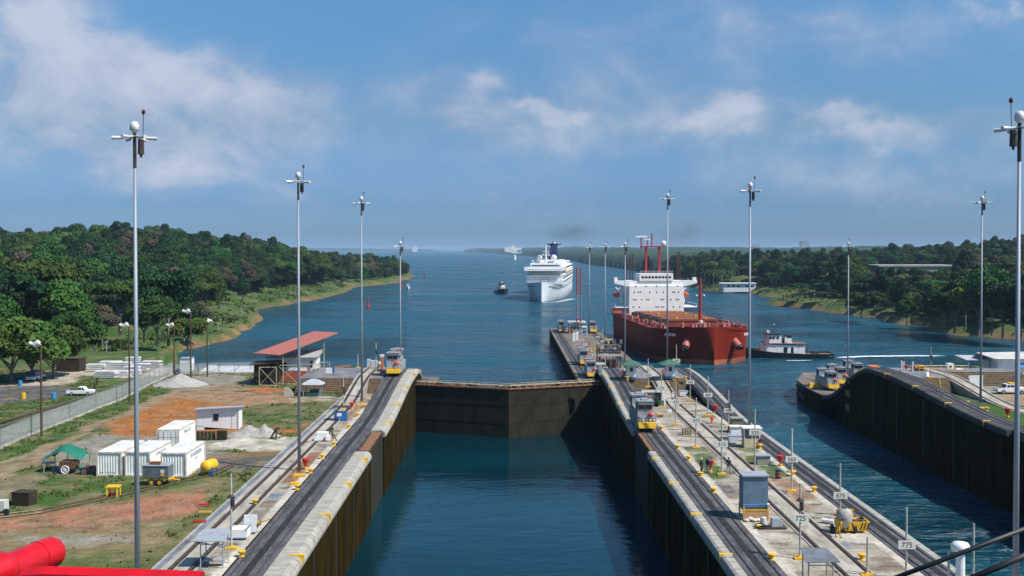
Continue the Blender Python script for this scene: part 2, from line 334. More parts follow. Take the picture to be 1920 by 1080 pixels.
ret_m=M('return_track_concrete',(.40,.36,.30),.85,c2=(.27,.24,.19),ns=.7,c3=(.10,.08,.07),ns3=1.4,lo3=.56,hi3=.72,bump=.3,world=True,stretch=(1,.3,1))
def rng_y(a,b,st=3): 
    n=max(2,int((b-a)/st)+1); return [a+(b-a)*i/(n-1) for i in range(n)]
def ext(mb,ys,fn): 
    mb.loft([[(x,y,z) for x,z in fn(y)] for y in ys]); return mb
def rib(mb,x0,x1,ys,tf,h0,h1):  # solid ribbon whose top follows tf
    return ext(mb,ys,lambda y:[(x0,tf(y)+h0),(x1,tf(y)+h0),(x1,tf(y)+h1),(x0,tf(y)+h1)])
Y0=30
def lockwall(label,xe,sg,xin,approach,rec=True):
    """xe chamber edge, sg=+1 if the body lies at larger x, xin inner limit of the tow track"""
    t=thing('lock_wall',label,'lock wall',(0,0,0),0,'concrete lock walls')
    f=lambda *p:[(xe+sg*x,z) for x,z in p]
    mb=MB()
    for a,b,o in ((Y0,120,0),(120,133,1.75 if sg<0 else 1.05),(133,212,0)) if rec else ((Y0,212,0),):
        ext(mb,rng_y(a,b),lambda y:f((o,-22),(o,hump(y)-.85),(3.4,hump(y)-.85),(3.4,-22)))
    if approach: ext(mb,rng_y(212,approach[0]),lambda y:f((0,-22),(0,APP-.02),(approach[1],APP-.02),(approach[1],-22)))
    mb.build('wall_face',wall_face if not approach else [wall_face],t)
    if approach:
        mb=MB(); ext(mb,rng_y(212.1,approach[0]+.1),lambda y:f((-.08,APP-.7),(-.08,APP+.02),(approach[1]+.08,APP+.02),(approach[1]+.08,APP-.7)))
        mb.build('approach_deck',app_m,t)
    w=1.85 if sg<0 else .8
    mb=MB(); r=.55 if sg<0 else .25
    for a,b in (((Y0,119.6),(133.4,212)) if rec else ((Y0,212),)):
        y=a
        while y<b-.5:
            e=min(b,y+3.0)
            ext(mb,[y+.02,e-.02],lambda q:f((-.12,hump(q)-.86),(-.14,hump(q)-r),(-.14+r*.35,hump(q)-r*.3),(-.1+r,hump(q)+.03),(w,hump(q)+.03),(w,hump(q)-.86)))
            y=e
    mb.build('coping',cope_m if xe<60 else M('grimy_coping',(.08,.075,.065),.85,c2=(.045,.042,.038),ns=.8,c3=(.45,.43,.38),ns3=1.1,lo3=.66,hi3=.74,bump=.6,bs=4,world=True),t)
    mb=MB()
    for y in [Y0+12.2*i for i in range(14)]:
        if y>200 or 116<y<136: continue
        ext(mb,[y,y+.35],lambda q:f((-.2,hump(q)-.6),(-.2,hump(q)+.07),(.9,hump(q)+.07),(.9,hump(q)-.6)))
    mb.build('handrail_clip',yellow,t,label='yellow painted step mark on the coping')
    mb=MB()
    for y in [Y0+6+10.9*i for i in range(14)]:
        if 115<y<138 or y>180: continue
        mb.box((xe-sg*.01,y,hump(y)-11.6),(.05,.12,21)); mb.box((xe-sg*.015,y+4.5,hump(y)-6),(.05,.5,9.6))
        for q in range(16): mb.box((xe-sg*.05,y+4.5,hump(y)-1.5-q*.55),(.06,.42,.06))
    mb.build('ladder_joint',rack_m,t)
    k=thing('tow_track','dark sunken rack track of the tow locomotives along the '+label.split(' lock wall')[0].split('long ')[-1]+' wall','track',(0,0,0),0,'tow tracks')
    a0=w+.03; a1=w+2.95
    top=212 if not approach else approach[0]-3
    tf=lambda y:hump(y) if y<212 else APP
    ys=rng_y(Y0,212,2.5)+([] if not approach else [top])
    mb=MB(); ext(mb,ys,lambda y:f((a0,tf(y)-1.2 if y<215 else APP-.5),(a0,tf(y)+.06),(a1,tf(y)+.06),(a1,tf(y)-1.2 if y<215 else APP-.5))); mb.build('track_bed',bed_m,k)
    for off in (.45,2.35):
        mb=MB(); ext(mb,ys,lambda y:f((a0+off,tf(y)),(a0+off,tf(y)+.14),(a0+off+.11,tf(y)+.14),(a0+off+.11,tf(y)))); mb.build('rail',rail_m,k)
    mb=MB(); ext(mb,ys,lambda y:f((a0+1.12,tf(y)),(a0+1.12,tf(y)+.085),(a0+1.72,tf(y)+.085),(a0+1.72,tf(y)))); mb.build('rack',rack_m,k)
    return a0,a1
lockwall('sunlit long left lock wall with wide pale rounded coping',-16.4,-1,-22,(242,20))
lockwall('shaded long centre lock wall facing the filling chamber with the gate',17.4,1,21.5,(390,18.4))
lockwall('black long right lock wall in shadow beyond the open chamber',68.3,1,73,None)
# centre island's east edge
def east():
    t=thing('lock_wall','centre lock wall edge beside the open right chamber','lock wall',(0,0,0),0,'concrete lock walls')
    mb=MB(); ext(mb,rng_y(Y0,212),lambda y:[(34.8,-22),(34.8,hump(y)-.85),(31.2,hump(y)-.85),(31.2,-22)]); mb.build('wall_face',wall_face,t)
    mb=MB(); y=Y0
    while y<212:
        e=y+3; ext(mb,[y+.02,e-.02],lambda q:[(34.92,hump(q)-.86),(34.94,hump(q)-.2),(34.7,hump(q)+.03),(34.1,hump(q)+.03),(34.1,hump(q)-.86)]); y=e
    mb.build('coping',cope_m,t)
    k=thing('tow_track','dark rack track on the east edge of the centre wall','track',(0,0,0),0,'tow tracks')
    ys=rng_y(Y0,212,2.5)+[386]; tf=lambda y:hump(y) if y<212 else APP
    mb=MB(); ext(mb,ys,lambda y:[(31.6,tf(y)-1.2),(34.07,tf(y)-1.2),(34.07,tf(y)+.06),(31.6,tf(y)+.06)]); mb.build('track_bed',bed_m,k)
    for x in (31.9,33.65):
        mb=MB(); ext(mb,ys,lambda y:[(x,tf(y)),(x+.16,tf(y)),(x+.16,tf(y)+.14),(x,tf(y)+.14)]); mb.build('rail',rail_m,k)
    mb=MB(); ext(mb,ys,lambda y:[(32.6,tf(y)),(33.2,tf(y)),(33.2,tf(y)+.085),(32.6,tf(y)+.085)]); mb.build('rack',rack_m,k)
east()
# right approach wall (turned nose)
t=thing('approach_wall','dark stepped approach wall with a yellow fender at its nose, right','lock wall',(0,0,0),0,'concrete lock walls')
mb=MB(); mb.prism([(68.3,200),(68.3,222),(70,236),(76,250),(100,252),(112,235),(112,200)],-22,APP-.3); mb.build('wall_face',wall_face,t)
mb=MB(); mb.prism([(68.2,212.2),(68.2,222),(69.9,236.1),(75.9,250.2),(100,252.2),(112.2,235),(112.2,212.2)],APP-.29,APP); mb.build('approach_deck',app_m,t)
mb=MB()
for z in (-1.5,-4.2,-7): mb.box((68.25,196,z),(.12,2.4,1.3))
mb.build('fender_plate',M('ochre_plate',(.30,.22,.10),.8,c2=(.2,.14,.06),ns=2),t,label='ochre square plates on the dark wall')
mb=MB()
for y in (226,231): mb.cyl((68.2+(y-222)*.12,y-2,APP-.9),(68.4+(y-222)*.12,y+2,APP-.9),.7); mb.cyl((68.2+(y-222)*.12,y-2,APP-2.9),(68.4+(y-222)*.12,y+2,APP-2.9),.7)
mb.build('rubber_fender',tyre,t)
# return tracks
def ret_track(label,x0,x1,xr):
    k=thing('return_track',label,'track',(0,0,0),0,'return tracks')
    ys=rng_y(Y0,212,2.5)
    mb=MB(); rib(mb,x0,x1,ys,rhump,-1.5,.07); mb.build('track_bed',ret_m,k)
    for x in xr:
        mb=MB(); rib(mb,x-.22,x+.22,ys,rhump,0,.085); mb.build('rail_groove',rack_m,k)
        mb=MB(); rib(mb,x-.05,x+.05,ys,rhump,0,.14); mb.build('rail',M('rusty_rail',(.20,.12,.07),.5,.4,c2=(.1,.07,.05),ns=2,world=True),k)
ret_track('pale concrete return track beside the grassy yard',-26.3,-23.6,(-25.7,-24.1))
ret_track('pale concrete return track down the middle of the centre wall',25.2,27.9,(25.6,27.5))
ret_track('return track beyond the green strip on the right wall',77.0,80.0,(77.5,79.5))
# decks between the tracks
def slabs(polys,seed,rows):
    base=zon(polys,'conc',seed=seed,jit=.5)
    def fn(X,Y):
        C=base(X,Y); C0=C.copy(); isc=(np.abs(C-np.array(CL['conc'])).sum(-1)<.12)[...,None]; n=vnoise(X,Y*2.2,.35,seed+20); n2=vnoise(X*.6,Y*1.6,.9,seed+30)
        a=(np.clip((n-.53)*9,0,1)*.75)[...,None]; C=C*(1-a)+np.array(CL['stain'])*a
        a=(np.clip((n2-.62)*10,0,1)*.8)[...,None]; C=C*(1-a)+np.array(CL['dstain'])*a
        j=((np.abs((Y%4.6)-2.3)<.22))[...,None]; C=np.where(j,C*.72,C)
        C=C*(.8+.2*vnoise(X,Y,2.2,seed+60))[...,None]
        w=np.clip((vnoise(X*.7,Y*2,.5,seed+40)-.57)*9,0,1)[...,None]*.4; C=C*(1-w)+np.array(CL['lconc'])*w
        e=((np.minimum(np.abs(X-21.5),np.abs(X-31.3))<.35)|(np.abs(X+21.7)<.35))[...,None]; C=np.where(e,np.array((.46,.42,.35))*(.8+.35*n[...,None]),C)
        return np.where(isc|e,C,C0*(.75+.5*n2[...,None]))
    return fn
isl=[('grass',.9,[(1303,850),(1336,850),(1370,898),(1325,898)]),('dgrass',.9,[(1270,838),(1330,838),(1336,847),(1275,847)]),('dgrass',.9,[(1375,837),(1420,837),(1432,848),(1388,848)]),
 ('dgrass',1,[(1390,854),(1450,854),(1470,870),(1410,872)]),('grass',.9,[(1420,874),(1475,874),(1492,896),(1440,896)]),('rust',.8,[(1440,898),(1520,900),(1560,930),(1500,940)]),
 ('dstain',.9,[(1330,908),(1375,908),(1385,926),(1345,928)]),('puddle',.9,[(1200,700),(1290,700),(1320,735),(1250,750)]),('grav',.7,[(1300,740),(1340,745),(1400,790),(1330,770)]),
 ('dgrass',.8,[(1320,778),(1355,776),(1360,783),(1318,784)]),('rust',.6,[(1470,935),(1500,935),(1540,960),(1500,960)]),('lconc',.9,[(1590,1000),(1640,1003),(1660,1020),(1600,1022)]),
 ('puddle',.9,[(1575,1018),(1600,1020),(1600,1030),(1580,1030)])]
lef=[('rust',1,[(560,850),(608,850),(565,906),(500,912)]),('rust',.9,[(655,742),(690,745),(655,790),(620,788)]),('puddle',.9,[(500,925),(545,925),(530,936),(490,936)]),
 ('puddle',.9,[(525,955),(560,955),(545,965),(515,965)]),('puddle',.8,[(640,740),(690,735),(680,752),(640,752)]),('dstain',.7,[(470,960),(520,955),(510,990),(470,990)]),('stain',.6,[(400,1040),(440,1040),(430,1060),(390,1060)])]
fi=slabs(isl,50,0); fl=slabs(lef,70,0)
flat=lambda z:(lambda X,Y:np.zeros(X.shape)+z)
mbn=[]
for nm,x0,x1,fn in (('pavement_left',-23.62,-21.4,fl),('pavement_left_strip',-27.3,-26.3,lambda X,Y:np.where((np.abs(X+26.8)<.33)[...,None],np.array((.16,.17,.19)),np.array((.42,.40,.36)))*(.7+.6*vnoise(X,Y,.6,3))[...,None]),('pavement_centre',21.23,25.2,fi),('pavement_centre_east',27.9,31.6,fi)):
    sheet('pavement',x0,x1,Y0,170,.3,flat(0),fn,slab_m,kind='structure')
gp=zon([('asph',.6,[(1800,745),(1850,745),(1870,760),(1820,758)]),('dirt',.9,[(1850,738),(2000,735),(2000,752),(1860,752)])],'grass',seed=90)
sheet('lawn',72.13,77.0,Y0,170,.4,flat(.0),gp,yard_m,kind='structure')
rp=zon([('dirt',1,[(1845,738),(2100,732),(2100,758),(1900,758)]),('grav',.9,[(1820,700),(2100,700),(2100,730),(1850,734)]),('lconc',.8,[(1870,758),(1900,760),(1890,764)]),('grass',1,[(1880,760),(2100,758),(2100,900),(1990,850)]),('dgrass',1,[(1760,700),(2100,700),(2100,670),(1760,670)])],'grav',seed=95)
sheet('right_yard_ground',80.0,190,Y0,214,.8,lambda X,Y:-13*np.clip((Y-(187+20*(X>97)))/2.5,0,1),rp,yard_m,kind='structure')
# plateau blocks with horizontal steps on their near faces
step_m=M('stepped_brown_concrete',(.20,.14,.08),.85,c2=(.12,.085,.05),ns=1.5,world=True)
plat_m=M('plateau_paving',(.20,.20,.22),.75,c2=(.12,.12,.14),ns=.35,c3=(.30,.26,.2),ns3=1.2,lo3=.55,hi3=.7,bump=.2,world=True)
def plateau(label,x0,x1,y1=185.5,yb=167.5):
    t=thing('raised_platform',label,'platform',(0,0,0),0,'raised platforms')
    mb=MB()
    for i in range(8):
        z1=(i+1)*2.2/8; ya=yb+i*.42; mb.box(((x0+x1)/2,(ya+ya+.44)/2,(z1-9)/2),(x1-x0-.02,.44,z1+9))
    mb.build('steps',step_m,t)
    mb=MB(); mb.box(((x0+x1)/2,(yb+3.38+y1)/2,-9.9),(x1-x0-.03,y1-yb-3.4,24.2)); mb.build('platform_top',plat_m,t)
plateau('grey raised platform with brown steps left of the left tow track',-23.6,-21.43)
plateau('grey raised platform behind the kiosk yard of the left wall',-36,-26.32,186,168)
plateau('grey raised platform carrying the west green-roofed kiosk',21.23,25.18)
plateau('grey raised platform carrying the east green-roofed kiosk',27.92,31.58)
plateau('raised platform beside the yellow railing on the right wall',72.16,76.98)
plateau('raised terrace in front of the blue and white building',80.02,94,185,176)
# fill under near decks
for x0,x1 in ((-27.3,-19.5),(21,31.5),(72,80.5)):
    mb=MB(); ext(mb,rng_y(Y0,211.5 if x0<60 else 186),lambda y:[(x0,-22),(x0,min(-.6,hump(y)-1.3)),(x1,min(-.6,hump(y)-1.3)),(x1,-22)]); mb.build('wall_core',wall_face,kind='structure')
# ---------------- gates ----------------
gate_m=M('wet_dark_gate_steel',(.028,.022,.008),.85,c2=(.010,.010,.004),ns=.5,c3=(.12,.07,.03),ns3=1.2,lo3=.64,hi3=.8,bump=.5,bs=2,stretch=(1,1,.5),world=True)
rustb=M('rusty_gate_top',(.26,.12,.05),.85,c2=(.12,.06,.03),ns=2,c3=(.45,.38,.28),ns3=4,lo3=.6,hi3=.7,world=True)
def gate(label,a,b,th=2.1,walk=True):
    a=Vector(a); b=Vector(b); L=(b-a).length; ang=math.atan2(b.y-a.y,b.x-a.x)
    t=thing('lock_gate',label,'lock gate',(a.x,a.y,0),ang,'lock gates')
    mb=MB(); mb.box((L/2,th/2,-11.2),(L,th,22)); 
    for z in (-9.2,-6.1,-3.0): mb.box((L/2,-.02,z),(L-.4,.04,.05))
    pass
    mb.build('gate_plate',gate_m,t)
    mb=MB(); mb.box((L/2,th/2,-.12),(L,th+.3,.2)); mb.build('gate_top',rustb,t)
    if walk:
        mb=MB()
        for x in np.arange(.5,L,1.4): mb.cyl((x,.1,-.02),(x,.1,.62),.04,n=5); mb.cyl((x,1.9,-.02),(x,1.9,.62),.04,n=5)
        mb.cyl((0,.1,.62),(L,.1,.62),.045,n=5); mb.cyl((0,1.9,.62),(L,1.9,.62),.045,n=5); mb.box((L/2,1,.40),(L,.9,.05)); mb.build('walkway_railing',M('pale_rail_paint',(.55,.47,.33),.7,c2=(.3,.2,.1),ns=2),t)
        mb=MB()
        for i in range(18): 
            x=random.uniform(.5,L-.5); mb.box((x,random.uniform(.4,1.6),.1),(random.uniform(.3,1.2),.4,random.uniform(.15,.5)),random.random())
        mb.build('gate_fittings',[rustb],t,kind='stuff')
    return t
gate('left leaf of the closed lock gate, dark and weedy',(-16.5,179.5,0),(.4,173.5,0))
gate('right leaf of the closed lock gate, crossed by the wall shadow',(.55,173.5,0),(17.4,179.5,0))
gate('open gate leaf folded into the left wall recess, rusty top',(-18.05,120.3,0),(-18.05,132.8,0),-1.45,False)
gate('open gate leaf folded into the centre wall recess',(17.5,120.3,0),(17.5,132.8,0),-.85,False)
# ---------------- light masts ----------------
def mast(label,x,y,z=0,h=32.0,rz=0):
    t=thing('light_mast',label,'light mast',(x,y,z),rz,'tall light masts')
    mb=MB(); mb.cyl((0,0,0),(0,0,h-2),.20,.10,n=10); mb.build('pole',galv,t,smooth=True)
    mb=MB(); mb.cyl((0,0,h-2),(0,0,h+.35),.12,.12,n=8); mb.cyl((.42,0,h-1.1),(.42,0,h-.1),.22,.20,n=8); mb.cyl((.42,0,h-1.3),(.42,0,h-1.1),.08); mb.build('winch_box',dark,t)
    for a in (12,78,130,192,258,318):
        c,s=math.cos(R(a)),math.sin(R(a)); mb=MB()
        mb.cyl((c*.15,s*.15,h+.1),(c*.9,s*.9,h),.06,n=6); mb.cyl((c*.7,s*.7,h),(c*1.42,s*1.42,h-.02),.10,.13,n=8); mb.build('lamp_head',lamp_w,t,smooth=False)
    mb=MB(); mb.lathe([(.05,.3),(.12,.34),(.27,.50),(.32,.54),(.30,.82),(.20,1.06),(.02,1.1)],(0,0,h),12); mb.build('camera_dome',lamp_w,t,smooth=True)
    mb=MB(); mb.cyl((.55,0,h),(.6,0,h+1.6),.025,n=5); mb.build('rod',dark,t); mb=MB(); mb.sph((.6,0,h+1.72),.13,8,1.4); mb.build('obstruction_light',M('dark_red_lens',(.12,.01,.01),.4),t)
    return t
m0=mast('nearest tall grey light mast in front of the white containers',-24.7,66)
def mcopy(x,y,z,label,rz=0): return dup(m0,(x,y,z),rz,label)
mcopy(-22.85,109,0,'second light mast, on the left wall beside a red funnel',.4); mcopy(-23.3,159.7,0,'third light mast, beside the brown steps of the left wall',1.0); mcopy(-22.4,210,APP,'light mast behind the locomotive on the left wall',.3)
mcopy(31.6,60.6,.0,'light mast cut by the right edge of the photo',3.3); mcopy(31.15,125.6,0,'light mast behind the small glazed hut on the centre wall',.1)
mcopy(31.2,190,2.2,'light mast rising in front of the red ship',.6); mcopy(30.3,250,APP,'light mast by the red ship stern quarter',.2); mcopy(30.5,302,APP,'light mast behind the black gantry',.8); mcopy(30.5,359,APP,'light mast beside the far control house',.5)
mcopy(80.8,232,APP,'light mast among the locomotives on the right approach wall',.9); mcopy(76,157,0,'light mast on the grass strip by the white pickup truck',.4)
# ---------------- tow locomotives ----------------
def loco(label,x,y,z,rz=0):
    t=thing('tow_locomotive',label,'locomotive',(x,y,z),rz,'tow locomotives')
    mb=MB(); mb.box((0,0,1.25),(2.6,8.6,1.5)); mb.box((0,0,2.3),(2.3,4.2,.6)); mb.box((.9,-3.4,2.15),(.7,1.6,.3)); mb.box((0,-4.33,1.75),(2.3,.08,.1))
    for i in range(5): mb.box((-1.31,-3+i*1.5,1.35),(.04,1.0,1.0)); mb.box((1.31,-3+i*1.5,1.35),(.04,1.0,1.0))
    mb.build('body',silver,t)
    for s in (-1,1):
        mb=MB(); mb.box((-.15,s*2.9,2.95),(2.15,2.3,1.9),0,.94); mb.box((-.15,s*2.9,3.96),(2.3,2.5,.12)); c=mb.build('cab',silver,t)
        mb=MB(); mb.box((-.15,s*4.03,3.25),(1.75,.08,.62)); mb.box((-1.2,s*2.9,3.25),(.06,1.6,.6)); mb.box((.9,s*2.9,3.25),(.06,1.6,.6)); mb.build('window',glass,c)
        mb=MB(); mb.box((-.15,s*4.08,3.25),(.07,.06,.66)); mb.box((-.15,s*4.2,3.62),(2.1,.3,.06)); mb.build('window_frame',silver,c)
        mb=MB(); mb.box((-.15,s*2.9,4.12),(.9,1.0,.2)); mb.build('roof_box',greyp,c)
        mb=MB(); mb.loft([[(-1.3,s*4.3,.75),(1.3,s*4.3,.75),(1.3,s*4.3,1.25),(-1.3,s*4.3,1.25)],[(-1.1,s*4.9,.5),(1.1,s*4.9,.5),(1.2,s*4.75,1.2),(-1.2,s*4.75,1.2)]]); mb.build('bumper',yellow,t)
        for i in range(5): mb=MB(); mb.cyl((-.95+i*.48,s*4.32,1.55),(-.95+i*.48,s*4.42,1.55),.14,n=8); mb.build('headlight',[white],t)
        mb=MB(); mb.sph((.55,s*4.35,2.25),.36,10,.8); mb.build('fairlead_drum',M('red_orange_paint',(.75,.06,.02),.4),t,smooth=True)
        mb=MB(); mb.cyl((.6,s*1.9,4.0),(.6,s*1.9,4.3),.12); mb.build('beacon',M('red_beacon',(.6,.05,.03),.3),t)
    for s in (-1,1):
        mb=MB()
        for yy in (-3.2,-1.4,1.4,3.2): mb.cyl((s*.75,yy,.42),(s*.98,yy,.42),.4,n=12)
        mb.build('wheel',dark,t)
    return t
lo=loco('tow locomotive nearest on the centre wall, seen from its front',18.95,136.2,.15)
L0=lambda x,y,z,l,rz=0: dup(lo,(x,y,z+.12),rz,l)
L0(-19.75,177.6,2.2,'tow locomotive standing on the crest of the left wall'); L0(21.2,269,APP,'tow locomotive halfway along the far centre approach wall'); L0(21.0,243,APP,'tow locomotive whose roof shows just behind the gate')
L0(21.2,374,APP,'far tow locomotive left of the control house'); L0(32.8,372,APP,'far tow locomotive right of the control house'); L0(72.6,222,APP,'tow locomotive beside the yellow fender of the right approach wall')
L0(77.5,230,APP,'middle tow locomotive of the three on the right approach wall'); L0(84.2,238,APP,'tow locomotive farthest right of the three on the right approach wall')
# ---------------- text ----------------
def lettering(txt,size,parent,loc,rot,mat,ext=.004,ax='CENTER'):
    c=bpy.data.curves.new('lettering','FONT'); c.body=txt; c.size=size; c.extrude=ext; c.align_x=ax; c.align_y='CENTER'; c.materials.append(mat)
    me=bpy.data.meshes.new_from_object(bpy.data.objects.new('tmp',c)); me.materials.clear(); me.materials.append(mat); o=bpy.data.objects.new('lettering',me); col.objects.link(o); o.parent=parent; o.location=loc; o.rotation_euler=rot; return o
ink=M('black_ink',(.02,.02,.02),.6); cream=M('cream_board',(.70,.68,.60),.6,c2=(.6,.58,.5),ns=3); polem=M('pale_post_paint',(.50,.50,.44),.6,c2=(.35,.33,.28),ns=2)
# ---------------- station number posts ----------------
def post(px,py,top,board,txt,label,z=0,beacon=None):
    p=G(px,py,z); d=p.y; h=(py-top)*d/F*1.0; t=thing('number_post' if txt else 'slim_post',label,'sign post' if txt else 'post',p,0,'number posts' if txt else 'slim posts')
    mb=MB(); mb.cyl((0,0,.1),(0,0,h),.085,.075,n=8); mb.build('post',polem,t)
    mb=MB(); mb.box((0,0,.08),(.95,.6,.14)); mb.box((0,0,.18),(.4,.4,.1)); mb.build('base',yellow,t)
    if board:
        bz=(py-board)*d/F; mb=MB(); mb.box((0,-.11,bz),(1.3,.05,.62)); b=mb.build('board',cream,t); lettering(txt,.56,b,(0,-.142,bz-.02),(R(90),0,0),ink)
    if beacon:
        bz=(py-beacon)*d/F; mb=MB(); mb.cyl((-.3,0,bz),(.3,0,bz),.05); mb.cyl((.12,0,bz-.75),(.12,0,bz-.1),.16); mb.lathe([(.05,0),(.3,.1),(.1,.25)],(0,0,bz)); mb.build('signal_lamp',dark,t)
    return t
for a in [(1240,763,693,727,'375','number post just right of the dark doorway hut'),(1267,797,713,753,'425','number post right of the nearest centre locomotive'),(1305,840,745,788,'475','number post by the third yellow plinth on the inner row'),
 (1353,890,783,832,'515','number post standing between the standing workers'),(1500,1048,905,970,'725','number post with a signal lamp near the canopy stand'),(1215,726,672,703,'325','number post just beyond the doorway hut',2.2),
 (1294,751,683,716,'350','number post left of the east tow track ramp'),(1327,780,705,740,'400','number post in the bare planter by a red funnel'),(1366,802,731,769,'450','number post with lamp beside the pale cabinets'),
 (1415,889,767,810,'525','number post in front of the glazed hut'),(1484,922,803,860,'565','number post right of the red funnel and barrel'),(1575,966,868,928,'675','number post behind the cement mixer'),(1699,1086,950,1020,'775','number post nearest of all, close to the water on the east side'),
 (1268,709,646,676,'300','number post right of the east kiosk roof',2.2)]:
    post(a[0],a[1],a[2],a[3],a[4],a[5],a[6] if len(a)>6 else 0,beacon={'725':938,'450':758}.get(a[4]))
for (px,py,tp,lb,z,bc) in [(434,1029,888,'slim post with lamp on the left wall beside the white cart',0,932),(644,768,708,'slim post with lamp behind the blue bin stand',0,728),(705,700,643,'slim post with lamp left of the crest locomotive',2.2,657),(671,690,664,'short slim post on the left platform',2.2,None),
   (1626,1080,1006,'slim dark post without board near the bottom edge',0,None),(1825,1085,980,'slim post behind the white mushroom vent',0,None),(1745,708,650,'slim post on the right wall by the white bell',2.2,668),(1576,722,680,'slim post beside the right mast foot',APP,None),(1485,885,803,'thin post behind the red funnel with red tip',0,None)]:
    post(px,py,tp,None,None,lb,z,bc)
# far centre approach posts
for i,(px,py,tp,bd) in enumerate([(1091,665,628,637),(1098,668,635,646),(1105,690,640,655),(1121,645,608,632),(1114,680,640,666),(1130,650,615,640),(1135,700,668,690)]):
    post(px,py,tp,bd,str(50+i*25),'distant small number post, number %s along the far approach wall'%['one','two','three','four','five','six','seven'][i],APP)
# ---------------- bollards ----------------
def bollard():
    t=thing('bollard','yellow mushroom bollard','bollard',(0,0,0),0,'yellow mushroom bollards')
    mb=MB(); mb.lathe([(.28,0),(.28,.05),(.15,.1),(.14,.25),(.32,.4),(.34,.5),(.22,.54),(.01,.55)],n=12); mb.build('post',yellow,t,smooth=False); return t
bo=None
OD=['first','second','third','fourth','fifth','sixth','seventh','eighth','ninth','tenth','eleventh','twelfth','thirteenth']
for row,pts in (('left wall',[(453,1044),(478,946),(557,918),(582,887),(604,860),(625,836),(653,803),(670,781),(684,765),(694,754)]),('inner row of the centre wall',[(1447,1050),(1338,924),(1313,894),(1291,863),(1270,842),(1240,806),(1187,743),(1176,712)]),
   ('east row of the centre wall',[(1616,1050),(1526,922),(1486,892),(1425,841),(1320,754),(1306,740),(1285,711)]),('green strip of the right wall',[(1850,770),(1815,758),(1798,752)])):
    for i,(px,py) in enumerate(pts):
        z=2.2 if py<715 else 0; lb='yellow mushroom bollard, %s from the near end of the %s'%(OD[i],row); p=G(px,py,z)
        if bo is None: bo=bollard(); bo.location=p; bo['label']=lb
        else: dup(bo,p,random.random()*3,lb)
# ---------------- small furniture of the walls ----------------
def funnel(px,py,label,s=1,z=0):
    t=thing('red_funnel',label,'funnel',G(px,py,z),0,'red funnel stands',s*.82); mb=MB(); mb.lathe([(.10,0),(.10,.5),(.18,.6),(.5,1.35),(.5,1.5),(.02,1.55)],n=12); mb.build('funnel_head',red,t); mb=MB(); mb.cyl((0,0,0),(0,0,.25),.3,n=10); mb.build('foot',yellow,t); return t
funnel(573,880,'red funnel stand beside the second mast foot'); funnel(660,768,'red funnel stand between blue bin stand and third mast',.9); funnel(1331,886,'red funnel stand beside two standing workers',1.1); funnel(1463,874,'red funnel stand above the dark striped barrel')
funnel(1341,775,'faded red funnel stand in the small planter'); funnel(1889,783,'red funnel stand on the green strip at right',1.1); funnel(1699,696,'small red lamp stand on the right crest',.9,2.2)
def canopy(label,px0,px1,py,z=0,depth=1.9,h=2.2,mat=None,leg=None):
    a=G(px0,py,z); b=G(px1,py,z); w=(b-a).length; t=thing('canopy_stand',label,'shelter',((a.x+b.x)/2,a.y,z),0,'canopy stands')
    mb=MB(); mb.add([(-w/2-.35,-.5,h),(w/2+.35,-.5,h),(w/2+.1,depth-.2,h+.35),(-w/2-.1,depth-.2,h+.35),(-w/2-.35,-.5,h+.06),(w/2+.35,-.5,h+.06),(w/2+.1,depth-.2,h+.41),(-w/2-.1,depth-.2,h+.41)],[(3,2,1,0),(4,5,6,7),(0,1,5,4),(1,2,6,5),(2,3,7,6),(3,0,4,7)]); mb.build('roof',mat or greyp,t)
    for x in (-w/2,w/2):
        for y in (0,depth-.5):
            mb=MB(); mb.cyl((x,y,0),(x,y,h+.05),.05,n=6); mb.build('leg',leg or greyp,t)
    mb=MB(); mb.cyl((-w/2,0,h-.35),(w/2,0,h-.35),.035,n=5); mb.box((0,(depth-.5)/2,.45),(w,.5,.06)); mb.build('bench',greyp,t); return t
canopy('grey canopy stand near the red crane boom at lower left',376,418,1066); c2=canopy('dark canopy stand with blue bench at the bottom edge',1516,1562,1108,mat=M('slate_sheet',(.16,.18,.21),.6,c2=(.1,.11,.13),ns=1))
# tall blue-grey booth on yellow frame
p=G(1417,976); t=thing('control_cabinet','tall blue-grey cabinet on a yellow plywood-fronted frame','cabinet',p,0)
mb=MB(); mb.box((0,.85,2.45),(2.25,1.6,3.1)); mb.build('cabinet_body',M('blue_grey_paint',(.13,.20,.27),.5,c2=(.10,.16,.21),ns=1),t); mb=MB(); mb.box((0,.85,4.05),(2.45,1.9,.12)); mb.build('roof',greyp,t)
mb=MB(); mb.box((0,-.05,.52),(2.0,.06,.85)); mb.build('plywood_panel',M('plywood',(.50,.30,.14),.8,c2=(.4,.23,.1),ns=3,stretch=(1,1,4)),t)
mb=MB()
for x in (-1.1,1.1): mb.box((x,-.06,.65),(.12,.12,1.3)); mb.box((x,1.6,.65),(.12,.12,1.3))
mb.box((0,-.06,.98),(2.2,.1,.1)); mb.box((0,-.06,.12),(2.2,.1,.1)); mb.build('frame',yellow,t)
mb=MB(); mb.cyl((-1.2,-.1,1.42),(1.15,-.1,1.5),.06); mb.build('blue_pipe',blue,t); mb=MB(); mb.cyl((1.0,-.1,1.495),(1.2,-.1,1.505),.09); mb.build('pipe_cap',white,t)
